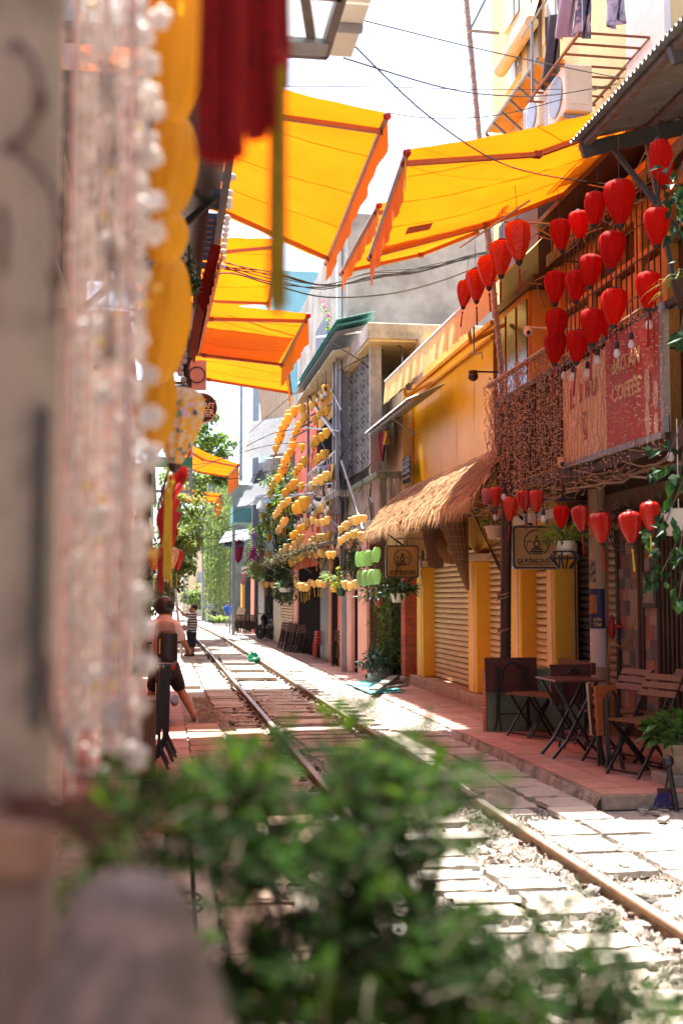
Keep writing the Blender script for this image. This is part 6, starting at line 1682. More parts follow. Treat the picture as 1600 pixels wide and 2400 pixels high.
A, B = at_y(440, 912, 18), at_y(484, 845, 18)
m = MB(); m.box(A.x, B.x, 18, 18.1, A.z, B.z); m.build('board', m_mauve, bs2)
cc = V(((A.x+B.x)/2, 17.99, (A.z+B.z)/2)); m = MB(); m.tube([cc + V((0.12*math.cos(i*.314), 0, 0.12*math.sin(i*.314))) for i in range(21)], 0.01, 5); m.build('ring', M_black, bs2)
m = MB(); m.bar((-0.6, 18.05, A.z+0.1), (A.x, 18.05, A.z+0.1), 0.04); m.build('bracket', M_black, bs2)
# red and green boxes, post at the far left awning
m = MB(); A = at_y(448, 1045, 30.5); m.bar((A.x, 30.5, 4.2), (A.x, 30.5, A.z), 0.09); m.bar((-0.35, 30.5, 4.3), (A.x, 30.5, 4.3), 0.07); tag(m.build('awning_post', M_steel), 'grey steel post under the small distant awning', 'post')
m = MB(); A, B = at_y(424, 1092, 29), at_y(452, 1072, 29); m.box(-0.4, B.x, 29, 29.4, A.z, B.z); tag(m.build('green_box', mat('green_box_paint', (0.02,0.16,0.07), 0.5, 0.15, 5)), 'green box under the red lantern by the awning post', 'box')
lantern('gloss', 442, 1062, 14, None, 'red lantern above the green box', 'red lantern over the green box', Y=28.8)

# ------------------------------------------------------------------ lanterns and flags on the near left
m_fl = mat('blossom_print_silk', (0.80,0.46,0.06), 0.55, 0.15, 9, trans=0.4, col2=(0.72,0.60,0.52), thr=0.52, soft=0.03)
fp = lantern_proto('printed_lantern', m_fl, m_tas_y, 1.62, True, 1.35, 1.2, sides=10)
Yf = 4.6; c = at_y(420, 1000, Yf); W = 113*Yf/FPX
fp.location = c; fp.scale = (W,)*3; fp.rotation_euler = (0, 0.12, 0.4); fp['label'] = 'large yellow lantern printed with blue and white flowers'
m_bp = mat('blue_flower_print', (0.03,0.07,0.20), 0.6, 0.3, 30); m_gp = mat('green_flower_print', (0.10,0.20,0.16), 0.6, 0.3, 30); m_mp = mat('mauve_flower_print', (0.50,0.32,0.42), 0.6, 0.3, 30)
prof_r = lambda zz: 0.5 if zz > 0 else 0.5 + zz*0.55
rd = random.Random(90)
for mm, n_ in ((m_bp, 7), (m_gp, 10), (m_mp, 9)):
    m = MB()
    for k in range(n_):
        a = rd.uniform(0,6.283); zz = rd.uniform(-.55,.45)
        rr = (0.50 if zz > 0.1 else 0.50 + (zz-0.1)*0.52)*1.0
        if zz > 0.35: rr = 0.44
        c0 = V((math.cos(a)*rr, math.sin(a)*rr, zz*1.3)); tx = V((-math.sin(a), math.cos(a), 0)); nn = V((math.cos(a), math.sin(a), 0.2))
        for q in range(7):
            b_ = q*0.9; d = tx*math.cos(b_) + V((0,0,1))*math.sin(b_)
            m.leaf(c0 + nn*0.006, d, nn, 0.085*rd.uniform(.6,1.2), 0.05, 0.02)
    stuff(m.build('flower_print', mm, fp, local=True))
for lab, px, py, wpx, sil, Y_ in (('yellow and red patterned lantern hanging beside the leafy doorway', 362, 1312, 34, mat('red_gold_silk', (0.75,0.36,0.03), 0.4, 0.1, 14, trans=0.35, col2=(0.50,0.03,0.02), thr=0.5, soft=0.04), 7.5),
                              ('orange and white lantern in front of a glossy red one', 402, 1308, 34, mat('orange_white_silk', (0.70,0.17,0.03), 0.4, 0.1, 6, trans=0.4, col2=(0.72,0.62,0.42), thr=0.5, soft=0.1), 7.5),
                              ('glossy crimson lantern half behind the orange one', 415, 1312, 32, m_silk_rb, 7.8)):
    pr = lantern_proto('patterned_lantern', sil, m_tas_y, 1.5, True, 0.9, 3.0); c = at_y(px, py, Y_); pr.location = c; pr.scale = (wpx*Y_/FPX,)*3; pr.rotation_euler = (0,0,rng(0,6)); pr['label'] = lab
# red bunting
rb = thing('bunting', 'red cloth bunting of scalloped flags below the printed lantern', 'bunting', at_y(405, 1300, 5.4))
for k, (px0, py0, px1, py1) in enumerate(((398,1085,436,1160),(388,1110,425,1200),(380,1160,418,1250),(372,1190,425,1290),(392,1215,420,1262))):
    A, B = at_y(px0, py0, 5.3 + .1*k), at_y(px1, py1, 5.3 + .1*k)
    m = MB(); m.grid(lambda u, v: (A.x + (B.x-A.x)*u*(1 - 0.7*v*v) + 0.012*math.sin(v*6+k), 5.3 + .1*k + 0.03*math.sin(u*5 + k), A.z + (B.z-A.z)*v - 0.02*u), 8, 10); m.build('flag', M_cloth_red, rb, True)
m = MB(); m.tube([at_y(372,1185,5.6), at_y(400,1085,5.3), at_y(440,1040,5.2), at_y(440,1000,5.2) + V((0,0,.5))], 0.006, 4); m.build('cord', M_cable, rb)
def tassel(name, label, px0, px1, py0, py1, Y, m_, n, r, seed, cat='tassel', bead=True, hangz=0.4):
    rd = random.Random(seed); A, B = at_y(px0, py0, Y), at_y(px1, py1, Y)
    t = thing(name, label, cat, V(((A.x+B.x)/2, Y, B.z)))
    m = MB()
    cx = (A.x+B.x)/2; hw = abs(B.x-A.x)/2
    for k in range(n):
        x = cx + rd.uniform(-1,1)*hw; y = Y + rd.uniform(-1,1)*hw*0.6
        zb = B.z + rd.random()**1.6*(A.z-B.z)*0.30 + abs(x-cx)/hw*(A.z-B.z)*0.06
        m.tube([(cx + (x-cx)*0.85, Y + (y-Y)*.85, A.z), ((cx + 8*x)/9, y, A.z + (B.z-A.z)*.3), (x, y, zb)], r, 4, False)
    m.build('fringe', m_, t)
    m = MB(); m.lathe([(0.0,-hw*.5),(hw*.7,-hw*.1),(hw*.75,hw*.5),(hw*.3,hw*1.0),(0.0,hw*1.1)], 12, (cx, Y, A.z)); m.build('knot', m_, t, True)
    m = MB(); m.tube([(cx, Y, A.z), (cx, Y, A.z+hangz)], 0.004, 5); m.build('cord', m_, t)
    return t
tassel('tassel', 'yellow tassel hanging below the printed lantern beside the red bunting', 384, 402, 1155, 1370, 4.9, m_tas_y, 26, 0.0016, 91)
tassel('tassel', 'red ribbon tassel hanging between the patterned lanterns', 370, 384, 1290, 1395, 6.8, m_tas_r, 26, 0.0022, 92)

# plants behind on the left
rd = random.Random(95)
hedge('wall_plant', 'leafy plant beside the left doorway under the lanterns', 'plant', at_y(342,1420,20), at_y(380,1350,22), 500, 0.10, 0.045, m_leaf_d, 96)

# ================================================================== near left: pillar, beads, cloth, tassels, jar, shrub
m_pil = mat('blotchy_plaster', (0.235,0.20,0.17), 0.9, 0.2, 16, 0.5, 60, col2=(0.12,0.10,0.085), thr=0.58, soft=0.12)
pe = at_y(128, 800, 0.92); 
pil = thing('plaster_pillar', 'rough grey beige plaster pillar close by the bead curtain', 'pillar', (pe.x-0.15, 1.0, 0))
zl_ = at_y(60, 1930, 0.92).z
m = MB(); m.box(pe.x-0.5, pe.x, 0.92, 0.985, zl_, 3.4); bev(m.build('shaft', m_pil, pil), 0.012, 2)
m = MB(); m.box(pe.x-0.5, pe.x+0.006, 0.86, 1.0, zl_-0.03, zl_+0.012); bev(m.build('ledge', mat('brown_ledge', (0.20,0.12,0.09), 0.8, 0.3, 14), pil), 0.006)
m = MB(); m.box(pe.x-0.5, pe.x+0.003, 0.88, 0.99, 0, zl_-0.03); m.build('plinth', mat('mauve_plinth', (0.15,0.115,0.10), 0.85, 0.3, 9), pil)
a, b = at_y(84, 960, 0.915), at_y(102, 1700, 0.915)
m = MB(); m.box(a.x, b.x, 0.905, 0.922, b.z, a.z); m.build('dark_slot', M_black, pil)
cb = thing('wall_cable', 'pinkish brown cable looping over the plaster pillar', 'cable', (pe.x-0.1, 0.9, 1.4))
m = MB()
for pts in (((20,120),(45,105),(85,170),(88,260),(50,330),(5,345)), ((5,345),(60,370),(120,440),(140,520),(138,640),(130,760)), ((0,480),(10,520),(8,640)), ((110,1540),(120,1660),(150,1740),(210,1830))):
    P_ = [at_y(px, py, 0.885) for px, py in pts]; Q = []
    for i in range(len(P_)-1):
        for k in range(5):
            t = k/5; p0 = P_[max(0,i-1)]; p1 = P_[i]; p2 = P_[i+1]; p3 = P_[min(len(P_)-1,i+2)]
            Q.append(0.5*((2*p1) + (p2-p0)*t + (2*p0-5*p1+4*p2-p3)*t*t + (3*p1-p0-3*p2+p3)*t*t*t))
    Q.append(P_[-1]); m = MB(); m.tube(Q, 0.0034, 6); m.build('flex', mat('pinkish_cable', (0.05,0.026,0.024), 0.5, 0.2, 20), cb, True)
m = MB()
for px, py in ((95,235),(135,650)): m = MB(); m.ball(at_y(px, py, 0.882), 0.006, 8, 6, (1,1,2)); m.build('clip', M_dark, cb)
# unseen roof sheet added overhead to keep the near wall in shade
pr_ = thing('shade_roof', 'unseen corrugated roof added overhead to shade the near wall', 'roof', (-0.4, 2.0, 3.95))
m = MB(); m.grid(lambda u, v: (-1.1 + 1.25*v, 0.1 + 1.75*u, 3.95 + 0.012*math.sin(u*18*6.283)), 108, 3); m.build('sheet', m_tin, pr_, True)
m = MB()
for y in (0.3, 1.0, 1.7): m.bar((-1.1, y, 3.9), (0.13, y, 3.9), 0.05, 0.06)
m.build('rafter', M_dark, pr_)
# bead curtain
m_beadw = mat('pearl_bead', (0.76,0.71,0.68), 0.3, 0.08, 30, trans=0.4, objvar=0.1); m_beadp = mat('pink_bead', (0.72,0.50,0.48), 0.35, 0.15, 30, trans=0.4, objvar=0.2); m_beady = mat('yellow_bead', (0.70,0.45,0.08), 0.4, 0.1, 30)
m_thread = mat('pale_thread', (0.76,0.66,0.63), 0.7, 0.1, 30, trans=0.5); m_threadp = mat('rose_thread', (0.70,0.44,0.43), 0.7, 0.2, 30, trans=0.5)
bc = thing('bead_curtain', 'hanging curtain of pearl and pink bead strings with small flower beads', 'bead curtain', (-0.05, 1.5, 1.36))
rd = random.Random(101)
FLW = MB()
for k in range(5): a = 6.283*k/5; FLW.ball((0.0042*math.cos(a), 0.0012, 0.0042*math.sin(a)), 0.0036, 6, 4, (1,.6,1))
FLM = FLW.mesh('flower_bead', m_beadw, True)
ns = 28
for i in range(ns):
    t = i/(ns-1); px = 140 + 200*t + rd.gauss(0,6); Y_ = 1.35 + 0.35*rd.random()
    top = at_y(px, -60, Y_); bot = at_y(px + rd.gauss(0,4), 1760 + rd.gauss(0,50), Y_)
    bot.x = top.x + rd.gauss(0,0.001)
    pink = rd.random() < 0.33
    m = MB(); m.tube([top, top.lerp(bot, .5) + V((rd.gauss(0,.002),0,0)), bot], 0.0021, 4, False); st = m.build('string', m_threadp if pink else m_thread, bc)
    m = MB(); z = top.z
    while z > bot.z:
        z -= rd.uniform(0.010, 0.030)
        L = rd.choice((1,1,1,3.2))
        m.ball((top.x + rd.gauss(0,.0008), Y_, z), 0.0042, 6, 4, (1,1,L)); z -= 0.0042*L
    stuff(m.build('bead', m_beadp if pink else m_beadw, st))
for k in range(58):
    py = 20 + 1750*k/57 + rd.gauss(0,10); px = ((338 if py < 1000 else 318) + 26*math.sin(k*1.9) + rd.gauss(0,12)) if k % 3 else rd.uniform(210, 320)
    s = bpy.data.objects.new('flower_bead', FLM); COL.objects.link(s); s.parent = bc
    s.location = at_y(px, py, 1.36 + 0.15*rd.random()) - ORG[bc.name]; s.scale = (rd.uniform(1.5,2.4),)*3; s.rotation_euler = (rd.gauss(0,.3), rd.uniform(0,6), rd.gauss(0,.3))
m = MB()
for k in range(26): m.ball(at_y(rd.uniform(200,380), rd.uniform(0,1750), 1.4), 0.005, 6, 5)
stuff(m.build('yellow_beads', m_beady, bc))
m = MB(); m.tube([at_y(130,-62,1.35), at_y(400,-62,1.7)], 0.006, 6).tube([at_y(250,-62,1.5), V((-0.62, 1.5, at_y(250,-62,1.5).z))], 0.006, 5); m.build('rod', M_dark, bc)
# brown twig string in front of the beads
m = MB(); P_ = [at_y(px, py, 0.86) for px, py in ((245,130),(250,200),(262,300),(258,370),(232,400),(225,450),(250,540),(262,600),(258,660),(250,760),(256,850))]
m.tube(P_, [0.002,0.005,0.002,0.004,0.002,0.002,0.002,0.006,0.002,0.0025,0.006], 6)
tw = thing('seed_string', 'dark brown seed pod string hanging in front of the bead curtain', 'string', P_[-1]); m.build('string', mat('dark_seed', (0.07,0.035,0.03), 0.6, 0.3, 20), tw, True)
m = MB(); m.tube([P_[0], at_y(240,-60,0.86)], 0.0015, 4); m.build('thread', m_thread, tw)
# yellow cloth garland
yg = thing('cloth_garland', 'puffed golden yellow cloth garland hanging beside the beads', 'garland', at_y(390, 1000, 1.7))
m_gold = mat('golden_cloth', (0.72,0.36,0.012), 0.6, 0.16, 6, 0.5, 25, trans=0.38, tcol=(0.80,0.42,0.012), stretch=(1,1,0.35))
def puff(x0, x1, py0, py1, Y, tilt=0.0, sharp=0.5):
    A = at_y((x0+x1)/2 + tilt, py0, Y); B = at_y((x0+x1)/2 - tilt, py1, Y); hw = (x1-x0)/2*Y/FPX
    m = MB(); n = 40; rows = 22
    for i in range(rows+1):
        v = i/rows; c = A.lerp(B, v); r = hw*(0.10 + 0.90*math.sin(math.pi*v)**sharp)
        for j in range(n):
            a = 6.283*j/n; q = r*(1 + 0.035*math.sin(a*9 + v*5) + 0.02*math.sin(a*17 - v*9))
            m.v.append((c.x + q*math.cos(a), c.y + q*0.8*math.sin(a), c.z))
    for i in range(rows):
        for j in range(n): m.f.append((i*n+j, i*n+(j+1)%n, (i+1)*n+(j+1)%n, (i+1)*n+j))
    m.build('puff', m_gold, yg, True)
puff(335, 484, -110, 292, 2.4, 8, 0.42)
puff(340, 464, 262, 505, 2.7, 6, 0.42)
puff(335, 440, 488, 618, 3.0, 4, 0.42)
puff(325, 446, 596, 900, 3.3, 14, 0.42)
puff(318, 412, 830, 1070, 3.6, 10, 0.5)
m = MB(); m.tube([at_y(405,-100,2.4), at_y(405,-160,2.4)], 0.005, 5); m.tube([at_y(405,-160,2.4), V((-0.62, 2.4, at_y(405,-160,2.4).z))], 0.008, 5); m.build('cord', M_dark, yg)
# big dark red tassels
m_tas_d = mat('deep_red_tassel', (0.26,0.006,0.008), 0.75, 0.4, 80, trans=0.35, tcol=(0.60,0.01,0.01))
tassel('tassel', 'thick dark red tassel hanging closest to the golden cloth', 468, 572, -70, 392, 1.25, m_tas_d, 300, 0.0024, 111)
tassel('tassel', 'slimmer dark red tassel beside the thick one', 556, 644, -70, 335, 1.3, m_tas_d, 170, 0.0022, 112)
tt = tassel('tassel', 'long olive yellow tassel with a dark red bead on top', 632, 672, 150, 755, 1.3, mat('olive_tassel', (0.36,0.25,0.02), 0.7, 0.3, 60, trans=0.3), 46, 0.0018, 113, hangz=0.01)
m = MB(); m.ball(at_y(652, 140, 1.3), 0.0125, 12, 9); m.build('bead', m_tas_d, tt, True)
m = MB(); m.tube([at_y(652, 140, 1.3), at_y(652, -80, 1.3)], 0.004, 5); m.build('cord', m_tas_d, tt)
tassel('tassel', 'short dark red tassel around the olive one', 626, 678, -70, 225, 1.32, m_tas_d, 90, 0.002, 114)
m = MB(); A = at_y(660, -85, 1.3); m.tube([A, at_y(400,-85,1.3), V((-0.62, 1.3, A.z))], 0.008, 6); tag(m.build('tassel_rod', M_dark), 'dark rod holding the red tassels out from the pillar', 'rod')
# round jar standing in for a glassy globe, and tangled cords on the ledge
jc = at_y(300, 2400, 0.80)
m = MB(); R0 = 0.80/FPX
def Z(py): return at_y(300, py, 0.80).z
m.lathe([(255*R0, Z(2700)), (262*R0, Z(2560)), (245*R0, Z(2440)), (215*R0, Z(2330)), (165*R0, Z(2200)), (140*R0, Z(2120)), (105*R0, Z(2065)), (40*R0, Z(2045)), (0.0, Z(2043))], 30, (jc.x, 0.80, 0))
jar = thing('globe_jar', 'grey mauve glazed jar with pinkish blotches standing in for a glassy globe on the ledge', 'jar', (jc.x, 0.80, Z(2700)))
m.build('body', mat('mauve_glaze', (0.062,0.05,0.046), 0.7, 0.2, 40, 0.2, 30, spec=0.5, col2=(0.17,0.12,0.115), thr=0.56, soft=0.12), jar, True)
m = MB(); m.box(jc.x-0.14, jc.x+0.10, 0.70, 0.92, 0, Z(2700)); tag(m.build('stand', mat('brown_stand', (0.14,0.09,0.07), 0.8, 0.2, 10)), 'plain brown stand carrying the glazed jar', 'stand')
m = MB(); rd = random.Random(120)
for k in range(16):
    pts = [at_y(rd.uniform(-20,60), 1880 + rd.gauss(0,25), 0.84), at_y(150 + rd.gauss(0,20), 1890 + rd.gauss(0,30), 0.82), at_y(250 + rd.gauss(0,20), 1960 + rd.gauss(0,40), 0.83)]
    m.tube(pts, [0.0012,0.0022,0.0012], 5)
tag(m.build('tangled_cords', mat('rust_brown_cord', (0.06,0.022,0.016), 0.8, 0.4, 20)), 'tangle of thin dark brown cords on the ledge', 'cords')
# foreground shrub
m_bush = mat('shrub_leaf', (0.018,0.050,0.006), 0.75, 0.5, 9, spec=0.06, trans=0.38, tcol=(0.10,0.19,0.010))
bu = thing('shrub', 'dark leafy potted shrub close in the foreground', 'shrub', (0.28, 1.35, 0))
rd = random.Random(130); m = MB(); mb2 = MB(); m3 = MB()
def frond(c, d, L, mb):
    """a pinnate spray: a thin stalk with paired pointed leaflets"""
    d = V(d).normalized(); n = 6
    sd = d.cross(V((rd.gauss(0,.4), rd.gauss(-.6,.3), 1))).normalized()
    P_ = [c + d*L*i/n + V((0,0,-0.18*L*(i/n)**2)) for i in range(n+1)]
    mb2.tube(P_, [0.0012,0.0011,0.001,0.0009,0.0008,0.0007,0.0006], 3, False)
    for i in range(1, n+1):
        for s_ in (-1, 1):
            q_ = (sd*s_ + d*0.55 + V((0,0,rd.gauss(0,.25)))).normalized()
            mb.leaf(P_[i], q_, V((rd.gauss(0,.3), rd.gauss(-.3,.3), 1)), L*rd.uniform(.34,.46)*(1.1 - 0.4*i/n), L*rd.uniform(.13,.18))
    mb.leaf(P_[-1], d, V((rd.gauss(0,.3), -.3, 1)), L*0.42, L*0.16)
CL = [(760,1800,150,55,20,1.9),(640,1765,70,30,9,1.9),(960,1800,130,45,17,1.9),(1010,1880,150,60,22,1.85),(800,1890,190,70,30,1.8),(580,1850,110,50,18,1.75),(480,1890,70,45,11,1.7),(340,1930,110,38,17,1.65),(230,1905,55,30,6,1.6),
      (340,1985,90,35,10,1.65),(620,1960,160,60,26,1.75),(880,1990,200,70,32,1.75),(1080,1960,80,50,10,1.8),(760,2080,160,75,32,1.7),(900,2160,150,70,28,1.7),(960,2290,240,100,42,1.65),(780,2330,190,100,40,1.65),(620,2330,90,70,10,1.65),(1240,2320,190,75,26,1.75),(1450,2355,150,60,20,1.8),(1160,2390,300,55,28,1.7),(1400,2250,80,45,8,1.8),(1290,2210,80,40,8,1.8),(520,2170,50,50,4,1.7)]
for cx, cy, rx, ry, n_, Y_ in CL:
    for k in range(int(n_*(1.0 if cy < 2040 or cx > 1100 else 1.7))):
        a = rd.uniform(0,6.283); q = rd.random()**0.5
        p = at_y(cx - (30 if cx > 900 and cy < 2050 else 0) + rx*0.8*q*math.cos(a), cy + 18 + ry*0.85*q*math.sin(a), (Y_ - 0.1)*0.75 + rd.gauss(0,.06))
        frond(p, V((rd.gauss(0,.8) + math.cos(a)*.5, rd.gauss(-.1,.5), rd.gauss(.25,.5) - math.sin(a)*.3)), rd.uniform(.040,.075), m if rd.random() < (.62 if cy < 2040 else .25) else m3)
    c = at_y(cx, cy, (Y_-0.1)*0.75); base = V((0.28, 1.35, 0.55))
    mb2.tube([base, base.lerp(c, .5) + V((rd.gauss(0,.03),0,-0.06)), c], [0.006,0.0035,0.0018], 5)
for (px, py) in ((790,1650),(800,1690),(830,1680),(846,1640),(600,1735),(1010,1760)):      # young tips
    c = at_y(px, py+30, 1.36)
    for k in range(5): m.leaf(c + V((rd.gauss(0,.006), rd.gauss(0,.006), 0)), V((rd.gauss(0,.5), rd.gauss(0,.3), .8)), V((rd.gauss(0,.5), -1, .4)), 0.028, 0.010)
    mb2.tube([at_y(px, py+120, 1.36), c], 0.0014, 4)
m.build('foliage', m_bush, bu); m3.build('foliage', mat('shrub_leaf_shade', (0.008,0.022,0.004), 0.75, 0.5, 9, spec=0.06, trans=0.25, tcol=(0.05,0.10,0.01)), bu); mb2.tube([(0.28,1.35,0.3), (0.28,1.35,0.56)], 0.016, 7); mb2.build('branch', m_bark, bu)  # darker leaf copy, used most low down, paints the shade inside the shrub
m = MB(); m.lathe([(0.13,0.02),(0.17,0.34),(0.18,0.36),(0.16,0.36)], 18, (0.28,1.35,0)); m.build('pot', m_pot_r, bu, True)
# ================================================================== furniture on the terrace
m_seat = mat('slat_wood', (0.15,0.065,0.032), 0.5, 0.3, 10, 0.15, 60, stretch=(1,6,1))
m_top = mat('dark_table_top', (0.085,0.022,0.014), 0.4, 0.2, 8)
m_topo = mat('orange_table_top', (0.36,0.10,0.035), 0.45, 0.2, 8, stretch=(1,1,5))
def chair_proto():
    """folding slat chair facing -X, origin on the floor under the seat"""
    t = thing('folding_chair', 'folding chair', 'chair', (0,0,-500))
    for s in (-1, 1):
        y = 0.19*s
        m = MB(); m.bar((-0.22, y, 0), (0.10, y, 0.44), 0.022).bar((0.10, y, 0.44), (0.20, y, 0.46), 0.022); m.build('leg', M_black, t, local=True)
        m = MB(); m.bar((0.24, y*0.92, 0), (-0.16, y*0.92, 0.44), 0.022); m.build('leg', M_black, t, local=True)
        m = MB(); m.bar((0.02, y*1.05, 0.30), (0.30, y*1.05, 0.84), 0.022); m.build('back_post', M_black, t, local=True)
        m = MB(); m.bar((0.24, y*0.92, 0), (0.25, y*0.92 + 0.03*s, 0.0), 0.03); m.build('rubber_foot', M_black, t, local=True)
    for k in range(5):
        x = -0.18 + k*0.078; m = MB(); m.box(x, x+0.066, -0.205, 0.205, 0.452, 0.470); m.build('seat_slat', m_seat, t, local=True)
    for k in range(3):
        a = V((0.02,0,0.30)).lerp(V((0.30,0,0.84)), 0.70 + 0.125*k); m = MB(); m.obox(a + V((-0.02,0,0)), (0.016, 0.44, 0.058), Matrix.Rotation(rad(27), 3, 'Y')); m.build('back_slat', m_seat, t, local=True)
    m = MB(); m.bar((-0.19,-0.19,0.04), (-0.19,0.19,0.04), 0.016).bar((0.20,-0.175,0.05), (0.20,0.175,0.05), 0.016); m.build('stretcher', M_black, t, local=True)
    return t
cpz = chair_proto()
def put(p, c, rz, label, group, first):
    if first: p.location = c; p.rotation_euler = (0,0,rz); p['label'] = label; p['group'] = group; return p
    return dup(p, c, rz, label, group)
GC = 'folding slat chairs on the terrace'
for i, (px, py, rz, lab) in enumerate(((1500,1688,0.35,'slatted folding chair drawn up beside the orange folded table'), (1436,1668,0.25,'slatted folding chair between the open table and the postcards'), (1560,1672,0.2,'slatted folding chair close to the lattice gate'))):
    c = at(px, py, Z=TZ+0.46); put(cpz, V((c.x, c.y, TZ)), rz, lab, GC, i == 0)
def stool_proto():
    t = thing('folding_stool', 'low folding stool', 'stool', (0,0,-500))
    for s in (-1, 1):
        m = MB(); m.bar((-0.20, 0.15*s, 0), (0.16, 0.15*s, 0.44), 0.02); m.build('leg', M_black, t, local=True)
        m = MB(); m.bar((0.20, 0.13*s, 0), (-0.16, 0.13*s, 0.44), 0.02); m.build('leg', M_black, t, local=True)
    for k in range(4): m = MB(); m.box(-0.19 + k*0.097, -0.19 + k*0.097 + 0.088, -0.18, 0.18, 0.445, 0.465); m.build('seat_slat', m_seat, t, local=True)
    m = MB(); m.bar((-0.17,-0.15,0.03), (-0.17,0.15,0.03), 0.014).bar((0.17,-0.13,0.04), (0.17,0.13,0.04), 0.014); m.build('stretcher', M_black, t, local=True)
    return t
st = stool_proto()
for i, (x, y) in enumerate(((3.98, 12.72), (4.14, 12.42), (4.30, 12.14))):
    put(st, V((x, y, TZ)), 0.5, 'low folding slat stool lined up behind the open table', 'folding stools on the terrace', i == 0)
# open table
c = V((3.86, 11.05, TZ))
t = thing('folding_table', 'small open folding table with crossed black legs', 'table', c)
m = MB(); m.box(c.x-0.25, c.x+0.25, c.y-0.30, c.y+0.30, TZ+0.715, TZ+0.735); bev(m.build('top', m_top, t), 0.004)
for s in (-1, 1):
    m = MB(); m.bar(c + V((-0.22, 0.2*s, 0.71)), c + V((0.10, 0.2*s, 0.16)), 0.026).bar(c + V((0.10,0.2*s,0.16)), c + V((0.24,0.2*s,0)), 0.026); m.build('leg', M_black, t)
    m = MB(); m.bar(c + V((0.20, 0.17*s, 0.71)), c + V((-0.10, 0.17*s, 0.16)), 0.026).bar(c + V((-0.10,0.17*s,0.16)), c + V((-0.24,0.17*s,0)), 0.026); m.build('leg', M_black, t)
m = MB(); m.bar(c + V((0.1,-0.2,0.16)), c + V((0.1,0.2,0.16)), 0.018).bar(c + V((-0.1,-0.17,0.16)), c + V((-0.1,0.17,0.16)), 0.018); m.build('stretcher', M_black, t)
def folded_table(label, px0, px1, py0, py1, pyf, Y, mm, yawx=0.0, loop=True):
    A, B = at_y(px0, py1, Y), at_y(px1, py0, Y); zf_ = TZ
    cx = (A.x+B.x)/2; w_ = (B.x-A.x); t = thing('folded_table', label, 'table', (cx, Y, TZ), 'folded tables on the terrace')
    R_ = Matrix.Rotation(yawx, 3, 'Z')
    def T(x, y, z): return V((cx, Y, 0)) + R_ @ V((x, y, 0)) + V((0,0,z))
    W2 = w_/2 / max(0.3, math.cos(yawx))
    pts = [T(-W2, 0, A.z), T(W2, 0, A.z), T(W2, 0.03, B.z), T(-W2, 0.03, B.z)]
    n_ = (pts[1]-pts[0]).cross(pts[3]-pts[0]).normalized()
    m = MB(); m.prism(pts, n_*-0.02); m.build('top', mm, t)
    for s in (-1, 1):
        m = MB(); m.tube([T(s*W2*0.72, -0.05, TZ+0.015), T(s*W2*0.60, -0.045, TZ+0.16), T(s*W2*0.58, -0.03, B.z-0.10)], 0.014, 6); m.build('leg', M_black, t)
        m = MB(); m.tube([T(s*W2*0.50, -0.09, TZ+0.015), T(s*W2*0.54, -0.06, TZ+0.16), T(s*W2*0.50, -0.04, B.z-0.12)], 0.012, 6); m.build('leg', M_black, t)
    m = MB(); zz = A.z + (B.z-A.z)*0.35
    m.tube([T(-W2*0.42,-0.04,zz)] + [T(W2*0.42*math.cos(math.pi*(1 - i/8)), -0.04, zz + (B.z-0.12*(B.z-A.z)-zz)*math.sin(math.pi*i/8)**0.6) for i in range(9)] + [T(W2*0.42,-0.04,zz)], 0.013, 6)
    m.tube([T(-W2*0.6,-0.05,TZ+0.2), T(W2*0.6,-0.05,TZ+0.2)], 0.009, 5); m.build('brace', M_black, t)
    return t, T, A, B, W2
t, T, A, B, W2 = folded_table('dark folded table leaning on the low green wall', 1137, 1258, 1541, 1622, 1710, 13.16, m_top)
text_mesh('lettering', 'Hảo Kitt', mat('faint_print', (0.20,0.09,0.06), 0.5, 0.1, 5), t, T(-0.0,-0.004, B.z-0.045) + V((0,-0.008,0)), (1,0,0), (0,0,1), 0.05, 0.20, 0.003)
folded_table('dark folded table standing behind the open table', 1291, 1385, 1557, 1652, 1720, 11.62, m_top)
folded_table('orange brown folded table in front of the chairs', 1394, 1458, 1606, 1722, 1808, 10.05, m_topo, 0.55)
folded_table('pale edged folded table behind the orange one', 1378, 1400, 1600, 1720, 1808, 10.35, mat('pale_table_top', (0.42,0.30,0.20), 0.5, 0.2, 8), 1.1)
# wooden board pile behind
m = MB()
for k in range(3): m.bar(at_y(1312,1548+8*k,12.4), at_y(1390,1560+8*k,11.9), 0.06, 0.05)
tag(m.build('slat_bundle', m_seat), 'bundle of brown chair slats resting on the folded table', 'slats')
# large pot on a block, broom
pb = at(1582, 1812, Y=9.3)
m = MB(); m.box(pb.x-0.13, pb.x+0.3, 9.15, 9.5, TZ-0.02, pb.z); tag(bev(m.build('stone_block', M_concrete), 0.015), 'concrete block under the big pothos pot', 'block')
potplant('cracked cement pot of pothos at the near end of the terrace', V((pb.x+0.06, 9.32, pb.z)), 0.17, 0.24, mat('cement_pot', (0.36,0.30,0.22), 0.9, 0.3, 9, 0.6, 30), mat('pothos_leaf', (0.07,0.17,0.035), 0.4, 0.4, 8, trans=0.3), 170, 0.15, 0.085, 0.24, 0.26, 140)
bb = at(1552, 1895, Z=0.0); bt = at_y(1558, 1852, bb.y)
br_ = thing('broom', 'short purple bristled broom lying by the terrace corner', 'broom', bb)
m = MB()
for k in range(60):
    u = rng(-1,1); m.tube([bt + V((u*0.05, rng(-.02,.02), 0)), bb + V((u*0.085 - 0.01, rng(-.04,.04), 0.012))], 0.0035, 3, False)
m.build('bristles', mat('purple_bristle', (0.06,0.045,0.20), 0.7, 0.3, 40), br_)
m = MB(); m.bar(bt + V((-0.06,0,0)), bt + V((0.06,0,0.0)), 0.04, 0.03).tube([bt, bt + V((0.05,0.05,0.14))], 0.012, 6); m.build('handle', M_dark, br_)
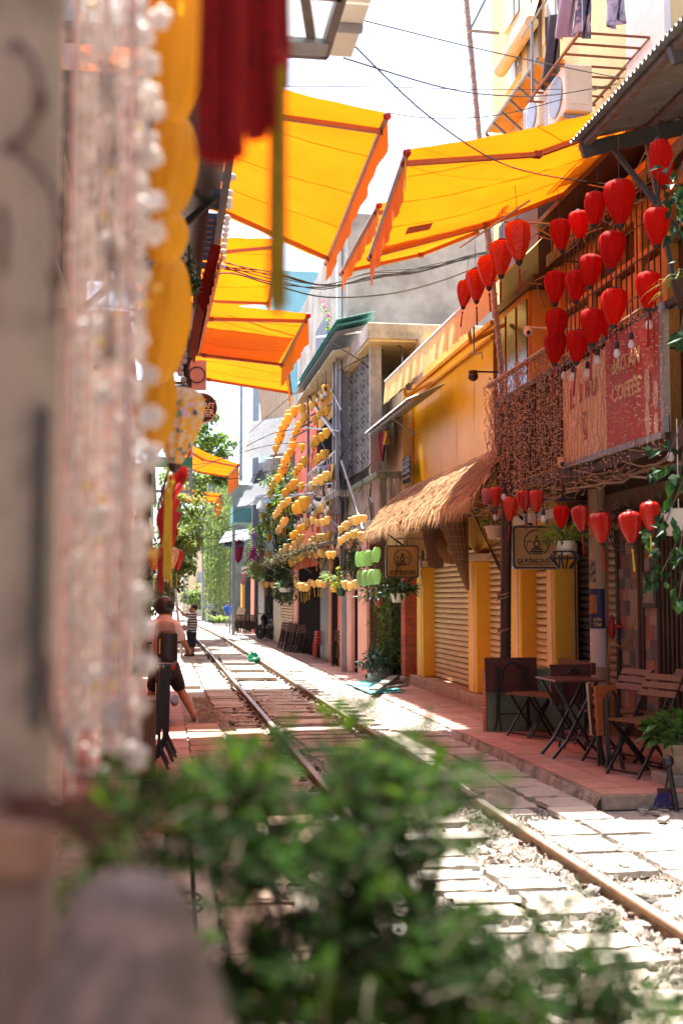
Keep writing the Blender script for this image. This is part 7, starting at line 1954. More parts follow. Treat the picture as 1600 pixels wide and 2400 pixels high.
m = MB(); q = at(1585, 1900, Z=0.0); m.tube([q, q + V((-0.02,0.1,0.35))], 0.02, 6).ball(q + V((-0.02,0.1,0.36)), 0.05, 8, 6); tag(m.build('standpipe', M_black), 'black standpipe beside the purple broom', 'pipe')
m = MB()
for k in range(14):
    q = at(1500 + 90*random.random(), 1885 + 40*random.random(), Z=0.01); m.obox(q, (rng(.03,.09), rng(.03,.08), 0.02), Matrix.Rotation(rng(0,3), 3, 'Z'))
tag(stuff(m.build('rubble', M_concrete)), 'bits of broken tile and rubble by the broom', 'rubble')

# fan, cameras, white board, pots
fc = at(1448, 1232, X=4.7); fr_ = 60*fc.y/FPX
fan = thing('wall_fan', 'large dark wall fan behind the low red lanterns', 'fan', fc)
m = MB()
for r in (1.0, 0.8, 0.6, 0.4): m.tube([fc + V((0.02*(1-r), fr_*r*math.cos(i*.2618), fr_*r*math.sin(i*.2618))) for i in range(25)], 0.006, 4)
for k in range(14): a = k*6.283/14; m.tube([fc, fc + V((0,fr_*math.cos(a), fr_*math.sin(a)))], 0.003, 3)
m.build('cage', M_black, fan)
m = MB()
for k in range(3):
    a = k*2.094
    m.grid(lambda u, v: fc + V((0.05 + 0.04*v, 0, 0)) + V((0, math.cos(a + (v-.5)*0.9), math.sin(a + (v-.5)*0.9)))*fr_*0.85*(0.15 + 0.85*u), 5, 4)
m.build('blade', M_dark, fan, True)
m = MB(); m.ball(fc, 0.05, 10, 7); m.tube([fc, fc + V((0.33,0,0))], 0.05, 8); m.build('hub', M_wood, fan, True)
def camera_dome(label, px, py, X, mm, toX, s=1.0):
    c = at(px, py, X=X); t = thing('security_camera', label, 'security camera', c)
    m = MB(); m.ball(c, 0.062*s, 14, 9); m.build('housing', mm, t, True)
    m = MB(); m.ball(c + V((-0.01,-0.045*s,-0.015*s)), 0.03*s, 10, 7); m.build('lens', M_black, t, True)
    m = MB(); m.lathe([(0.05*s,0.03*s),(0.06*s,0.055*s),(0.05*s,0.07*s)], 12, c); m.bar(c + V((0,0,.06*s)), V((toX, c.y, c.z + .06*s)), 0.03, 0.02); m.build('mount', mm, t, True)
camera_dome('white dome camera mounted in the upstairs timber window', 1237, 778, 4.3, M_white, 4.95, 0.9)
camera_dome('dark dome camera hanging in front of the vinyl wall', 1108, 882, 4.1, M_dark, 4.62, 1.1)
camera_dome('small beige camera under the corner of the signboard', 1316, 1085, 3.98, m_cresign, 4.05, 0.8)
m = MB(); A, B = at(1205, 1222, X=4.3), at(1296, 1200, X=4.3); m.bar(A, V((A.x, B.y, A.z)), 0.03, 0.10); tag(m.build('white_board', M_white), 'white strip board above the shaded emblem sign', 'board')
potplant('white hanging pot with a drooping fern before the emblem sign', at(1322, 1300, X=3.8) , 0.095, 0.13, m_pot_w, m_leaf, 120, 0.16, 0.04, 0.16, 0.14, 150, 'hanging_pot', 0.55)
hb_ = thing('wire_basket', 'black wire hexagon basket under the white hanging pot', 'basket', at(1322, 1330, X=3.8))
m = MB(); c = at(1322, 1308, X=3.8); rr = 0.14
for z0, r0, z1, r1 in ((0.0,0.15,-0.1,0.06),(0.06,0.11,0.0,0.15)):
    for k in range(6):
        a0, a1 = k*1.047, (k+1)*1.047
        m.bar(c + V((r0*math.cos(a0), r0*math.sin(a0), z0)), c + V((r1*math.cos(a0), r1*math.sin(a0), z1)), 0.014)
        m.bar(c + V((r0*math.cos(a0), r0*math.sin(a0), z0)), c + V((r0*math.cos(a1), r0*math.sin(a1), z0)), 0.014)
m.build('frame', M_black, hb_)
potplant('cream pot painted with red flowers hanging by the dark post', at(1160, 1262, X=3.95), 0.13, 0.15, mat('painted_pot', (0.58,0.40,0.26), 0.6, 0.2, 10, col2=(0.45,0.06,0.03), thr=0.62, soft=0.03), m_leaf, 50, 0.1, 0.04, 0.12, 0.12, 151, 'hanging_pot', 0.5)
# plants at the right edge
hp = thing('strap_plant', 'arching strap leaved plant hanging at the edge of the red lanterns', 'plant', at(1600, 760, X=3.85))
rd = random.Random(160); m = MB()
c = at(1612, 660, X=3.8)
for k in range(70):
    a = rd.uniform(0,6.283); L = rd.uniform(.18,.42); d = V((math.cos(a), math.sin(a), rd.uniform(.2,1.1)))
    d.normalize(); pts = []
    for i in range(6): s_ = i/5; pts.append(c + V((rd.gauss(0,.01), 0, 0)) + d*L*s_ + V((0,0,-0.30*L*s_*s_*2.2)))
    sd_ = d.cross(V((0,0,1))).normalized()*0.011
    for i in range(5): m.poly([pts[i] - sd_*(1-i/5.2), pts[i] + sd_*(1-i/5.2), pts[i+1] + sd_*(1-(i+1)/5.2), pts[i+1] - sd_*(1-(i+1)/5.2)])
m.build('leaf', m_leaf_b, hp)
m = MB(); m.lathe([(0.09,-0.16),(0.13,0.0),(0.12,0.0)], 12, c); m.tube([c, c + V((0,0,1.2))], 0.006, 4); m.build('basket', M_dark, hp)
m_leaf_v = mat('vine_leaf', (0.018,0.05,0.018), 0.5, 0.5, 6.0, spec=0.15, trans=0.15, tcol=(0.05,0.12,0.02))
vn = thing('broad_leaf_vine', 'dark vine with broad glossy leaves hanging at the lattice gate', 'climber', at(1590, 1450, X=3.7))
m = MB(); m2 = MB()
for (px, py, n_, sp) in ((1560,1080,16,40),(1590,1120,14,30),(1560,1220,14,32),(1520,1250,8,20),(1590,1300,14,30),(1550,1340,14,34),(1590,1400,10,20),(1575,470,16,30),(1590,540,14,30),(1560,410,8,20),(1590,800,10,20)):
    for k in range(n_):
        p = at(px + rd.gauss(0,sp*.6), py + rd.gauss(0,sp*.7), X=3.7 + rd.gauss(0,.06))
        m.leaf(p, V((rd.gauss(-.2,.6), rd.gauss(-.3,.5), rd.gauss(-.7,.4))), V((rd.gauss(-.3,.4), -1, rd.uniform(.2,1))), rd.uniform(.07,.15), rd.uniform(.045,.085), 0.25)
    m2.tube([at(1610, py-120, X=3.72), at(px, py, X=3.7)], 0.006, 4)
m2.tube([at(1612, 300, X=3.75), at(1610, 900, X=3.75), at(1612, 1480, X=3.75)], 0.012, 5)
m.build('foliage', m_leaf_v, vn); m2.build('stem', m_bark, vn)
m = MB(); c = at(1590, 1255, X=3.9); m.lathe([(0.09,0),(0.13,0.2),(0.12,0.2)], 12, c); m.tube([c + V((0,0,.2)), c + V((0,0,.9))], 0.005, 4); tag(m.build('hanging_pot', m_pot_w), 'white hanging pot behind the broad leaved vine', 'pot')

# ================================================================== stacked furniture farther along
def folded_chair_proto():
    t = thing('folded_chair', 'folded chair', 'chair', (0,0,-500))
    for s in (-1, 1):
        m = MB(); m.bar((0, 0.2*s, 0), (0.02, 0.2*s, 0.86), 0.024); m.build('leg', M_black, t, local=True)
        m = MB(); m.bar((0.03, 0.17*s, 0), (0.03, 0.17*s, 0.62), 0.022); m.build('leg', M_black, t, local=True)
    for k in range(3): m = MB(); m.box(-0.005, 0.012, -0.21, 0.21, 0.60 + 0.085*k, 0.665 + 0.085*k); m.build('back_slat', M_dark, t, local=True)
    m = MB(); m.box(0.035, 0.05, -0.2, 0.2, 0.22, 0.58); m.build('seat', M_dark, t, local=True)
    return t
fcp = folded_chair_proto(); first = True
def stackrow(lab, grp, p0, p1, n, lean, rz=0.0):
    global first
    for k in range(n):
        c = V(p0).lerp(V(p1), k/max(1,n-1))
        if first: fcp.location = c; fcp.rotation_euler = (0, lean, rz); fcp['label'] = lab; fcp['group'] = grp; first = False
        else:
            o = dup(fcp, c, (0, lean + rng(-.03,.03), rz + rng(-.08,.08)), lab, grp)
b0, b1 = at(790, 1563, Z=0.016), at(842, 1560, Z=0.016)
stackrow('folded black chair in the upright row beside the red door', 'folded chairs by the red door', b0, b1, 8, 0.12, 0.5)
b0, b1 = at(672, 1528, Z=0.016), at(742, 1534, Z=0.016)
stackrow('folded black chair in the long leaning row before the dark shop opening', 'folded chairs before the dark opening', b0, b1, 11, 0.28, 0.4)
b0, b1 = at(658, 1520, Z=0.016), at(672, 1524, Z=0.016)
stackrow('folded black chair leaning on the beige shutter', 'folded chairs at the beige shutter', b0, b1, 3, 0.2, 0.4)
b0, b1 = at(553, 1484, Z=0.016), at(592, 1486, Z=0.016)
stackrow('folded black chair in the distant row near the leaning board', 'distant folded chairs', b0, b1, 9, 0.1, 0.4)
# red plastic chairs
m_rp = mat('red_plastic', (0.50,0.012,0.02), 0.35, 0.1, 6)
c = at(757, 1545, Z=0.016)
for k in range(5):
    z = 0.016 + 0.075*k; t = thing('plastic_chair', 'red plastic chair in the low stack beside the dark chairs', 'chair', (c.x, c.y, z), 'stacked red plastic chairs')
    m = MB(); m.box(c.x-0.2, c.x+0.2, c.y-0.2, c.y+0.2, z+0.40, z+0.425); m.build('seat', m_rp, t)
    for sx in (-1, 1):
        for sy in (-1, 1): m = MB(); m.bar((c.x+sx*0.23, c.y+sy*0.22, z), (c.x+sx*0.17, c.y+sy*0.17, z+0.40), 0.045, 0.03); m.build('leg', m_rp, t)
    m = MB(); m.grid(lambda u, v: (c.x + 0.19 + 0.10*v, c.y - 0.2 + 0.4*u, z + 0.42 + 0.38*v - 0.05*(2*u-1)**2*v), 6, 4); m.build('backrest', m_rp, t, True)
# small folding trestle
c = at(634, 1502, Z=0.02); t = thing('trestle', 'thin black folding trestle standing alone on the pavement', 'trestle', c)
m = MB()
for y in (-0.2, 0.2):
    m.bar(c + V((-0.22, y, 0)), c + V((0.12, y, 0.48)), 0.02).bar(c + V((0.22, y, 0)), c + V((-0.12, y, 0.48)), 0.02)
m.build('leg', M_black, t); m = MB(); m.bar(c + V((-0.25,0,0.48)), c + V((0.25,0,0.48)), 0.4, 0.02); m.build('top', M_dark, t)
# leaning board
A = at(548, 1478, Z=0.02); m = MB(); B = at_y(568, 1425, A.y)
m.bar(A, B + V((0,0,0)), 0.35, 0.03, up=(0,1,0)); tag(m.build('leaning_board', mat('pale_board', (0.55,0.42,0.27), 0.7, 0.15, 3)), 'pale board leaning by the yellow post far along', 'board')
# green bag on the track
c = at(607 - 12, 1556, Z=0.03)
bg_ = thing('plastic_bag', 'green plastic bag lying on the track', 'bag', c)
m = MB(); rd = random.Random(170); m.ball(c + V((0,0,0.13)), 0.16, 12, 8, (1,.8,.75)); m.v = [tuple(V(q) + V((rd.gauss(0,.014), rd.gauss(0,.014), rd.gauss(0,.014)))) for q in m.v]; m.build('sack', mat('green_plastic', (0.02,0.26,0.13), 0.35, 0.3, 10), bg_)
m = MB()
for k in range(7): a = rd.uniform(0,6.28); m.leaf(c + V((0,0,0.22)), V((math.cos(a), math.sin(a), .9)), V((0,0,1)), 0.16, 0.09)
m.build('knot', MATS['green_plastic'], bg_)
# stool and folded tables, left
sx_, sy_ = 0.09, 5.95
t = thing('bar_stool', 'round wooden stool with black legs at the edge of the red pavement', 'stool', (sx_, sy_, 0.022))
zs = at(395, 1932, Y=sy_).z
m = MB(); m.lathe([(0.10,zs-0.03),(0.125,zs-0.025),(0.13,zs-0.01),(0.12,zs)], 20, (sx_, sy_, 0)); m.build('seat', mat('honey_wood', (0.45,0.25,0.08), 0.4, 0.2, 10), t, True)
for k in range(4):
    a = 0.785 + k*1.571; m = MB(); m.tube([(sx_ + 0.08*math.cos(a), sy_ + 0.08*math.sin(a), zs-0.03), (sx_ + 0.125*math.cos(a), sy_ + 0.125*math.sin(a), 0.022)], 0.011, 7); m.build('leg', M_black, t, True)
m = MB()
for z, r in ((0.12,0.118),(0.17,0.113)): m.tube([(sx_ + r*math.cos(i*.3142), sy_ + r*math.sin(i*.3142), z) for i in range(21)], 0.007, 5)
m.build('ring', M_black, t, True)
for i, (px, py, Y_) in enumerate(((372,1790,11.4),(392,1745,12.2),(384,1760,11.9))):
    c = at_y(px, py, Y_); c.z = 0.022
    t = thing('folded_table', 'narrow black folded table frame leaning on the left wall', 'table', c, 'folded frames on the left')
    top = at_y(px + 8, 1560, Y_)
    m = MB(); m.bar(c + V((0,0,0.2)), V((c.x+0.015, Y_, top.z)), 0.03, 0.03).bar(c + V((0,0.35,0.2)), V((c.x+0.015, Y_+0.35, top.z)), 0.03, 0.03); m.build('leg', M_black, t)
    m = MB()
    for y in (0, 0.35): m.bar(c + V((0,y,0.2)), c + V((-0.09,y,0)), 0.026).bar(c + V((0,y,0.2)), c + V((0.09,y,0)), 0.026)
    m.build('foot', M_black, t)
    m = MB(); m.box(c.x-0.03, c.x-0.005, Y_-0.1, Y_+0.45, 0.35, top.z-0.02); m.build('top', M_dark, t)
m = MB(); A, B = at_y(336, 1790, 10.8), at_y(366, 1640, 10.8); m.box(A.x-0.4, B.x, 10.8, 11.3, 0.022, B.z); tag(m.build('wooden_crate', M_wood), 'brown wooden crate against the left wall', 'crate')
# ================================================================== people
m_skin = mat('skin', (0.42,0.22,0.13), 0.55, 0.08, 12)
m_hair = mat('black_hair', (0.012,0.010,0.009), 0.55, 0.3, 40)
def body_part(name, mb, m_, parent, vox=0.016, sm=6):
    o = mb.build(name, m_, parent, True)
    md = o.modifiers.new('remesh', 'REMESH'); md.mode = 'VOXEL'; md.voxel_size = vox; md.use_smooth_shade = True
    s = o.modifiers.new('smooth', 'SMOOTH'); s.iterations = sm; s.factor = 0.5
    return o
def limb(mb, pts, rr):
    pts = [V(p) for p in pts]; P_, Q = [], []
    for i in range(len(pts)-1):
        for k in range(4): t = k/4; P_.append(pts[i].lerp(pts[i+1], t)); Q.append(rr[i] + (rr[i+1]-rr[i])*t)
    P_.append(pts[-1]); Q.append(rr[-1])
    mb.tube(P_, Q, 10)
    for p, r in zip(pts, rr): mb.ball(p, r*1.0, 10, 7)
def hand(mb, wrist, d, up, s=1.0, curl=0.6):
    """palm, four unequal curled fingers and a thumb"""
    wrist = V(wrist); d = V(d).normalized(); up = V(up).normalized(); sd = d.cross(up).normalized()
    palm = wrist + d*0.045*s
    mb.ball(palm, 0.042*s, 9, 7, (1,1,1), None)
    for k, L in enumerate((0.062,0.070,0.066,0.052)):
        b = palm + d*0.034*s + sd*(k-1.5)*0.019*s; m1 = b + d*L*0.5*s - up*0.01*s; e = m1 + (d*(1-curl) - up*curl)*L*0.6*s
        mb.tube([b - d*0.02*s, b, m1, e], [0.009*s,0.0095*s,0.009*s,0.007*s], 6)
    b = palm - d*0.01*s + sd*-0.035*s; mb.tube([palm, b, b + (d*0.6 - sd*0.6 - up*0.3)*0.045*s], [0.012*s,0.011*s,0.008*s], 6)
def shoe(mb, ankle, toe, r=0.05):
    ankle, toe = V(ankle), V(toe); limb(mb, [ankle + V((0,0,-0.02)), ankle.lerp(toe, .5), toe], [r, r*0.95, r*0.75])
# rider with backpack
YR = 15.95
def q(px, py, dy=0.0): return at_y(px, py, YR + dy)
base = q(392, 1688)
rider = thing('person', 'person in a pale pink T-shirt and black shorts with a backpack astride a motorbike', 'person', (base.x, YR, 0.02))
hd = q(386, 1427, 0.22); nk = q(386, 1452, 0.18); shR, shL = q(411, 1468, 0.10), q(357, 1468, 0.10); hip = q(386, 1562, 0.0)
elR, wrR = q(432, 1506, 0.16), q(441, 1524, 0.40); elL, wrL = q(340, 1506, 0.16), q(332, 1524, 0.40)
hR, hL = q(399, 1562), q(373, 1562); kR, aR = q(422, 1614, 0.22), q(454, 1676, -0.06); kL, aL = q(358, 1614, 0.22), q(346, 1678, 0.0)
b = MB()
limb(b, [hip, hip.lerp(nk, .5), nk], [0.14, 0.145, 0.10]); limb(b, [nk, hd], [0.055, 0.06]); b.ball(hd, 0.115, 14, 10, (.85,.95,1.1))
limb(b, [shR, elR, wrR], [0.055,0.042,0.03]); limb(b, [shL, elL, wrL], [0.055,0.042,0.03]); limb(b, [nk, shR], [0.07,0.055]); limb(b, [nk, shL], [0.07,0.055])
hand(b, wrR, wrR-elR, (0,0,1)); hand(b, wrL, wrL-elL, (0,0,1))
limb(b, [hR, kR, kR.lerp(aR,.35), aR], [0.088,0.062,0.058,0.036]); limb(b, [hL, kL, kL.lerp(aL,.35), aL], [0.088,0.062,0.058,0.036])
limb(b, [aR + V((0,0,-.03)), aR + V((0.01,0.10,-.055)), aR + V((0.02,0.17,-.065))], [0.036,0.036,0.022]); limb(b, [aL + V((0,0,-.03)), aL + V((-.01,0.10,-.055)), aL + V((-.02,0.17,-.065))], [0.036,0.036,0.022])
for k in range(5): b.ball(aR + V((0.055 - 0.018*k, 0.19 - 0.008*abs(k-1), -.072)), 0.011, 6, 5); b.ball(aL + V((-.055 + 0.018*k, 0.19 - 0.008*abs(k-1), -.072)), 0.011, 6, 5)
b.ball(hd + V((0.03,0.115,-0.02)), 0.02, 6, 5); b.ball(hd + V((0.1,0,-0.01)), 0.025, 6, 5, (.5,1,1.2)); b.ball(hd + V((-0.1,0,-0.01)), 0.025, 6, 5, (.5,1,1.2))
body_part('body', b, m_skin, rider, 0.014, 4)
b = MB(); limb(b, [hip + V((0,0,0.03)), hip.lerp(nk,.5), nk + V((0,0,-.04))], [0.17,0.175,0.13]); limb(b, [nk + V((0,0,-.05)), shR], [0.10,0.085]); limb(b, [nk + V((0,0,-.05)), shL], [0.10,0.085]); limb(b, [shR, shR.lerp(elR,.62)], [0.08,0.072]); limb(b, [shL, shL.lerp(elL,.62)], [0.08,0.072])
body_part('t_shirt', b, mat('pale_pink_cotton', (0.74,0.66,0.66), 0.85, 0.08, 10), rider, 0.016)
b = MB(); limb(b, [hip + V((0,0,.0)), hip + V((0,0,.07))], [0.176,0.176]); body_part('red_hem', b, mat('red_cotton', (0.55,0.03,0.03), 0.8, 0.1, 10), rider, 0.018)
b = MB(); limb(b, [hip + V((0,0,-.02)), hip + V((0,0,-.08))], [0.172,0.15]); limb(b, [hR, hR.lerp(kR,.85)], [0.125,0.095]); limb(b, [hL, hL.lerp(kL,.85)], [0.125,0.095]); body_part('shorts', b, M_black, rider, 0.018)
b = MB(); b.ball(hd + V((0,0,0.035)), 0.145, 16, 10, (.95,1.05,.95)); b.v = [v for v in b.v]; body_part('helmet', b, mat('dark_helmet', (0.02,0.02,0.022), 0.3, 0.1, 8), rider, 0.02, 3)
bk = thing('backpack', 'dusty pink and black backpack worn by the rider', 'backpack', q(387, 1556, -0.2))
cB, cT = q(387, 1550, -0.16), q(388, 1466, -0.04)
b = MB()
for i in range(16):
    t = i/15; c = cB.lerp(cT, t); wd = 0.168 - 0.035*t*t; b.ball(c, wd, 12, 8, (1.0,.66,.5))
body_part('pack', b, mat('dusty_pink_canvas', (0.34,0.27,0.25), 0.8, 0.15, 10), bk, 0.018, 8)
b = MB()
for i in range(12): t = i/11; b.ball(q(392, 1545, -0.235).lerp(q(393, 1487, -0.17), t), 0.140, 12, 8, (1.0,.56,.36))
body_part('front_pocket', b, M_black, bk, 0.016, 8)
m = MB(); m.tube([q(375,1498,-0.30), q(374,1532,-0.335)], 0.008, 6); m.build('yellow_tag', m_tas_y, bk)
m = MB(); m.tube([q(372,1475,-0.06), q(388,1457,-0.07), q(402,1475,-0.06)], 0.012, 6); m.build('grab_handle', M_black, bk)
# motorbike
m_mb = mat('dark_bike_paint', (0.03,0.022,0.022), 0.3, 0.2, 6, coat=0.4); m_tyre = mat('tyre', (0.018,0.018,0.018), 0.85, 0.2, 20)
def motorbike(label, x, y, rz, group=None):
    t = thing('motorbike', label, 'motorbike', (x, y, 0.02), group, rz)
    for yy, nm in ((-0.6,'r'),(0.62,'f')):
        ax = Matrix.Rotation(math.pi/2, 3, 'Y')
        m = MB(); m.lathe([(0.20,-0.04),(0.27,-0.045),(0.29,0.0),(0.27,0.045),(0.20,0.04),(0.20,-0.04)], 24, (0,yy,0.29), axis=ax); w_ = m.build('wheel', m_tyre, t, True, local=True)
        m = MB(); m.lathe([(0.05,-0.05),(0.05,0.05)], 10, (0,yy,0.29), axis=ax)
        for k in range(10): a = k*.6283; m.bar((0,yy,0.29), (0, yy+0.2*math.cos(a), 0.29+0.2*math.sin(a)), 0.012)
        m.build('rim', M_steel, w_, local=True)
    b = MB()
    for yy, z, r, sq in ((-0.55,.62,.12,(.8,1.4,.6)),(-0.25,.60,.14,(.8,1.3,.8)),(0.05,.50,.13,(.7,1.3,.9)),(0.32,.55,.12,(1.1,.6,1.6)),(0.40,.80,.12,(1.2,.6,1.3))): b.ball((0,yy,z), r, 12, 8, sq)
    o = b.build('body', m_mb, t, True, local=True); md = o.modifiers.new('remesh','REMESH'); md.mode = 'VOXEL'; md.voxel_size = 0.022; md.use_smooth_shade = True
    b = MB(); b.ball((0,-0.30,.735), .15, 12, 8, (.8,2.4,.36)); b.build('seat', M_black, t, True, local=True)
    m = MB(); m.tube([(0,0.62,0.29),(0,0.52,0.62),(0,0.42,0.95)], 0.03, 7).tube([(-0.32,0.30,1.02),(-0.15,0.42,0.98),(0.15,0.42,0.98),(0.32,0.30,1.02)], 0.014, 7); m.build('handlebar', M_black, t, True, local=True)
    m = MB()
    for s in (-1,1): m.tube([(0.2*s,0.38,0.99),(0.26*s,0.42,1.15)], 0.006, 5); m.ball((0.28*s,0.42,1.19), 0.05, 8, 6, (1.1,.35,.8))
    m.build('mirror', M_steel, t, True, local=True)
    m = MB(); m.tube([(0.13,0.1,0.25),(0.15,-0.3,0.24),(0.15,-0.85,0.34)], [0.03,0.045,0.05], 9); m.build('exhaust', M_steel, t, True, local=True)
    m = MB(); m.ball((0,-0.78,.62), .06, 10, 7, (1.3,.5,.7)); m.build('tail_light', mat('red_lens', (0.55,0.01,0.01), 0.2, 0.1, 5), t, True, local=True)
    m = MB(); m.tube([(-0.1,-0.55,.76),(-0.1,-0.85,.78),(0.1,-0.85,.78),(0.1,-0.55,.76)], 0.012, 6); m.build('grab_rail', M_steel, t, True, local=True)
    m = MB(); m.box(-0.09,0.09,-0.86,-0.85,0.40,0.54); m.build('number_plate', M_white, t, local=True)
    return t
motorbike('dark motorbike under the rider with the backpack', base.x - 0.06, YR + 0.05, 0.0)
cpk = at(622, 1500, Z=0.02); motorbike('dark motorbike parked by the shop doors', cpk.x + 0.15, cpk.y, 0.5)
# striped boy
m_str = bpy.data.materials.new('striped_cotton'); m_str.use_nodes = True
_n = m_str.node_tree.nodes; _l = m_str.node_tree.links
_tc = _n.new('ShaderNodeTexCoord'); _sx = _n.new('ShaderNodeSeparateXYZ'); _l.new(_tc.outputs['Object'], _sx.inputs[0])
_m1 = _n.new('ShaderNodeMath'); _m1.operation = 'MULTIPLY'; _m1.inputs[1].default_value = 2*math.pi/0.072; _l.new(_sx.outputs['Z'], _m1.inputs[0])
_m2 = _n.new('ShaderNodeMath'); _m2.operation = 'SINE'; _l.new(_m1.outputs[0], _m2.inputs[0])
_cr = _n.new('ShaderNodeValToRGB'); _cr.color_ramp.elements[0].position = 0.49; _cr.color_ramp.elements[0].color = (0.02,0.02,0.035,1); _cr.color_ramp.elements[1].position = 0.51; _cr.color_ramp.elements[1].color = (0.58,0.54,0.56,1)
_m3 = _n.new('ShaderNodeMath'); _m3.operation = 'MULTIPLY_ADD'; _m3.inputs[1].default_value = 0.5; _m3.inputs[2].default_value = 0.5; _l.new(_m2.outputs[0], _m3.inputs[0]); _l.new(_m3.outputs[0], _cr.inputs[0])
_l.new(_cr.outputs[0], _n['Principled BSDF'].inputs['Base Color']); _n['Principled BSDF'].inputs['Roughness'].default_value = 0.85
YB = 33.2
def q2(px, py, dy=0.0): return at_y(px, py, YB + dy)
fb = q2(447, 1537)
boy = thing('person', 'person in a striped T-shirt and dark shorts reaching up to a metal pole', 'person', (fb.x, YB, 0.02))
hd = q2(453, 1427); nk = q2(453, 1438); hip = q2(449, 1484)
sR, sL = q2(446, 1443, -0.12), q2(457, 1443, 0.14); e1, w1 = q2(430, 1441, -0.14), q2(417, 1424, -0.12); e2, w2 = q2(436, 1444, 0.16), q2(419, 1428, 0.12)
h1, h2 = q2(446, 1486, -0.08), q2(453, 1486, 0.08); k1, a1 = q2(447, 1512, -0.09), q2(448, 1532, -0.09); k2, a2 = q2(452, 1512, 0.10), q2(453, 1532, 0.10)
b = MB(); limb(b, [hip, hip.lerp(nk,.5), nk], [.12,.12,.08]); limb(b, [nk, hd], [.05,.055]); b.ball(hd, .105, 12, 9, (.9,.85,1.1)); b.ball(hd + V((-.11,0,-.01)), .022, 6, 5); b.ball(hd + V((-.085,0,-.05)), .035, 6, 5); b.ball(hd + V((0.01,-.095,-.01)), .022, 6, 5)
for s_, e_, w_ in ((sR,e1,w1),(sL,e2,w2)): limb(b, [nk, s_], [.06,.05]); limb(b, [s_, e_, w_], [.045,.036,.026]); hand(b, w_, w_-e_, (0,0,1), 0.85)
for h_, k_, a_ in ((h1,k1,a1),(h2,k2,a2)): limb(b, [h_, k_, k_.lerp(a_,.4), a_], [.075,.055,.05,.032])
body_part('body', b, m_skin, boy, 0.014, 4)
b = MB(); limb(b, [hip + V((0,0,.0)), hip.lerp(nk,.5), nk + V((0,0,-.03))], [.145,.15,.10]); limb(b, [nk, sR], [.085,.07]); limb(b, [nk, sL], [.085,.07]); limb(b, [sR, sR.lerp(e1,.5)], [.07,.062]); limb(b, [sL, sL.lerp(e2,.5)], [.07,.062]); body_part('t_shirt', b, m_str, boy, 0.016)
b = MB(); limb(b, [hip, hip + V((0,0,-.06))], [.15,.14]); limb(b, [h1, k1], [.10,.085]); limb(b, [h2, k2], [.10,.085]); body_part('shorts', b, mat('navy_shorts', (0.02,0.022,0.03), 0.8, 0.15, 10), boy, 0.016)
b = MB(); b.ball(hd + V((.03,0,.035)), .108, 12, 9, (.95,.92,.95)); body_part('hair', b, m_hair, boy, 0.016, 2)
for a_ in (a1, a2):
    b = MB(); shoe(b, V((a_.x, a_.y, 0.07)), V((a_.x-0.17, a_.y, 0.05)), .045); body_part('sandal', b, M_dark, boy, 0.014)
m = MB(); m.tube([at_y(411,1380,YB), at_y(426,1536,YB)], 0.035, 8); po = thing('metal_pole', 'bright metal pole held up by the person in stripes', 'pole', at_y(426,1536,YB)); m.build('shaft', M_white, po, True)
m = MB(); m.bar(at_y(399,1432,YB), at_y(418,1432,YB), 0.05, 0.05); m.build('cross_piece', M_white, po)
# man in blue and dark seated figure
def small_person(label, px, pyf, pyh, Y, top, bot, hat=None, bare=True, bend_=0.0):
    f_ = at_y(px, pyf, Y); H = at_y(px, pyh, Y).z - f_.z; f0 = V((f_.x, Y, f_.z))
    t = thing('person', label, 'person', f0)
    def W(x, z, y=0): return f0 + V((x*H, y*H - bend_*H*max(0, z-.5), z*H))
    b = MB(); b.ball(W(0,.93), .07*H, 12, 9, (.9,.9,1.1)); limb(b, [W(0,.82), W(0,.9)], [.032*H,.035*H]); limb(b, [W(0,.5), W(0,.66), W(0,.8)], [.085*H,.085*H,.06*H])
    for s in (-1,1):
        limb(b, [W(.055*s,.5), W(.06*s,.27), W(.06*s,.04)], [.052*H,.036*H,.022*H]); limb(b, [W(.06*s,.03), W(.065*s,.02,-.09)], [.024*H,.018*H])
        limb(b, [W(.12*s,.79), W(.15*s,.63), W(.13*s,.52,-.08)], [.034*H,.027*H,.019*H]); hand(b, W(.13*s,.52,-.08), (0,-.5,-1), (0,-1,.2), .8)
    body_part('body', b, m_skin, t, .016, 4)
    b = MB(); limb(b, [W(0,.48), W(0,.66), W(0,.79)], [.105*H,.11*H,.08*H])
    for s in (-1,1): limb(b, [W(0,.79), W(.12*s,.785)], [.055*H,.048*H]); limb(b, [W(.12*s,.785), W(.145*s,.67)], [.047*H,.043*H])
    body_part('shirt', b, top, t, .018)
    b = MB(); limb(b, [W(0,.5), W(0,.46)], [.1*H,.098*H])
    for s in (-1,1): limb(b, [W(.055*s,.48), W(.06*s,.27 if bare else .05)], [.066*H,.055*H])
    body_part('trousers', b, bot, t, .018)
    b = MB(); b.ball(W(0,.955), .072*H, 10, 8, (1,1,.9)); body_part('hair', b, m_hair, t, .018, 2)
    return t
small_person('person in a blue T-shirt and grey shorts standing before the vines', 535, 1470, 1410, 66.5, mat('blue_cotton', (0.03,0.09,0.50), 0.8, 0.1, 6), mat('grey_cotton', (0.28,0.30,0.36), 0.8, 0.1, 6))
small_person('person all in black bending beside the notice board', 501, 1462, 1426, 73, M_black, mat('black_cotton', (0.015,0.015,0.016), 0.85, 0.1, 6), None, False, 0.5)

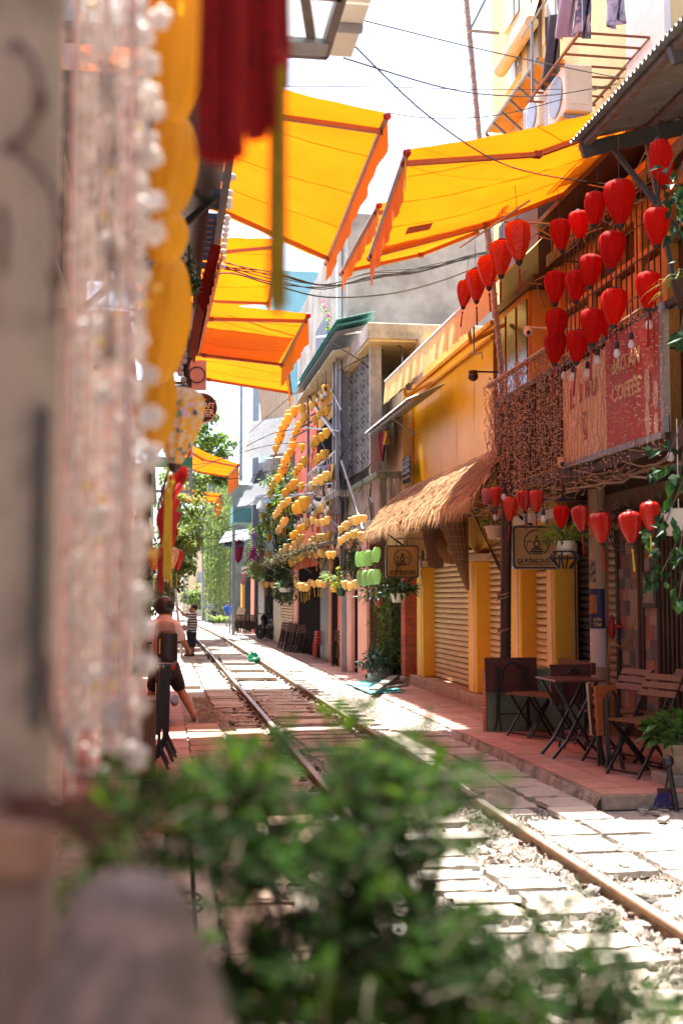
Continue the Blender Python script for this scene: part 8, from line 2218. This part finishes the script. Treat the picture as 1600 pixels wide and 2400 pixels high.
# ================================================================== overhead wires
def wire(label, pts, r, y0, y1, group='overhead wires', m_=None):
    n_ = len(pts); P_ = [at_y(px, py, y0 + (y1-y0)*i/(n_-1)) for i, (px, py) in enumerate(pts)]; Q = []
    for i in range(n_-1):
        for k in range(6):
            t = k/6; p0 = P_[max(0,i-1)]; p1 = P_[i]; p2 = P_[i+1]; p3 = P_[min(n_-1,i+2)]
            Q.append(0.5*((2*p1) + (p2-p0)*t + (2*p0-5*p1+4*p2-p3)*t*t + (3*p1-p0-3*p2+p3)*t*t*t))
    Q.append(P_[-1]); m = MB(); m.tube(Q, r, 5, False); return tag(m.build('wire', m_ or M_cable), label, 'wire', group)
LW = 'thin dark wire slung between the left canopy and the cream house'
wire(LW, [(835,44),(1167,125),(1443,181),(1560,196)], 0.005, 6.5, 12.5)
wire('dark cable dipping across the large orange awning', [(822,99),(1009,276),(1193,390),(1397,429),(1440,425)], 0.006, 6.6, 11.0)
wire(LW, [(805,136),(1045,207),(1178,224),(1300,222),(1450,196)], 0.006, 6.6, 13.0)
wire(LW, [(905,264),(1020,277),(1187,266),(1412,205)], 0.005, 11, 13.0)
wire(LW, [(660,202),(900,204),(1160,210),(1430,208)], 0.004, 9, 13.4)
LB = 'black cable strung across the lane before the grey gable'
wire(LB, [(440,700),(520,640),(640,668),(760,696),(903,690),(1015,664),(1117,626),(1165,600)], 0.014, 17.5, 21)
for k in range(6):
    j = lambda s: rng(-s, s)
    wire(LB, [(525,622+j(14)),(640,652+j(14)),(760,668+j(14)),(870,648+j(11)),(980,632+j(7)),(1085,606+j(6)),(1165,584+j(6))], rng(0.006,0.012), 17.5, 21.5)
wire(LB, [(760,795),(840,842),(868,870)], 0.012, 22, 24); wire(LB, [(790,870),(860,835),(920,812),(940,815),(942,850)], 0.012, 24, 22)
LF = 'thin cable crossing the lane under the small awnings'
for pts in ([(430,1110),(560,1062),(660,1040),(795,1035)], [(452,1126),(560,1120),(700,1090),(800,1080)], [(430,1230),(520,1215),(640,1150)], [(440,1255),(520,1262),(600,1235)], [(445,1090),(520,1075),(660,1010),(790,1018)], [(420,1285),(500,1250),(560,1230)], [(430,1300),(520,1275),(570,1262)], [(540,1060),(600,1000),(720,900),(800,870)]):
    wire(LF, pts, 0.010, 30, 34, 'cables farther down the lane')
m = MB(); A = at(742, 790, X=3.4); m.tube([A, at(850, 778, X=3.9)], 0.02, 6); tag(m.build('white_tube', M_white), 'white tube sticking out beside the teal roof', 'tube')
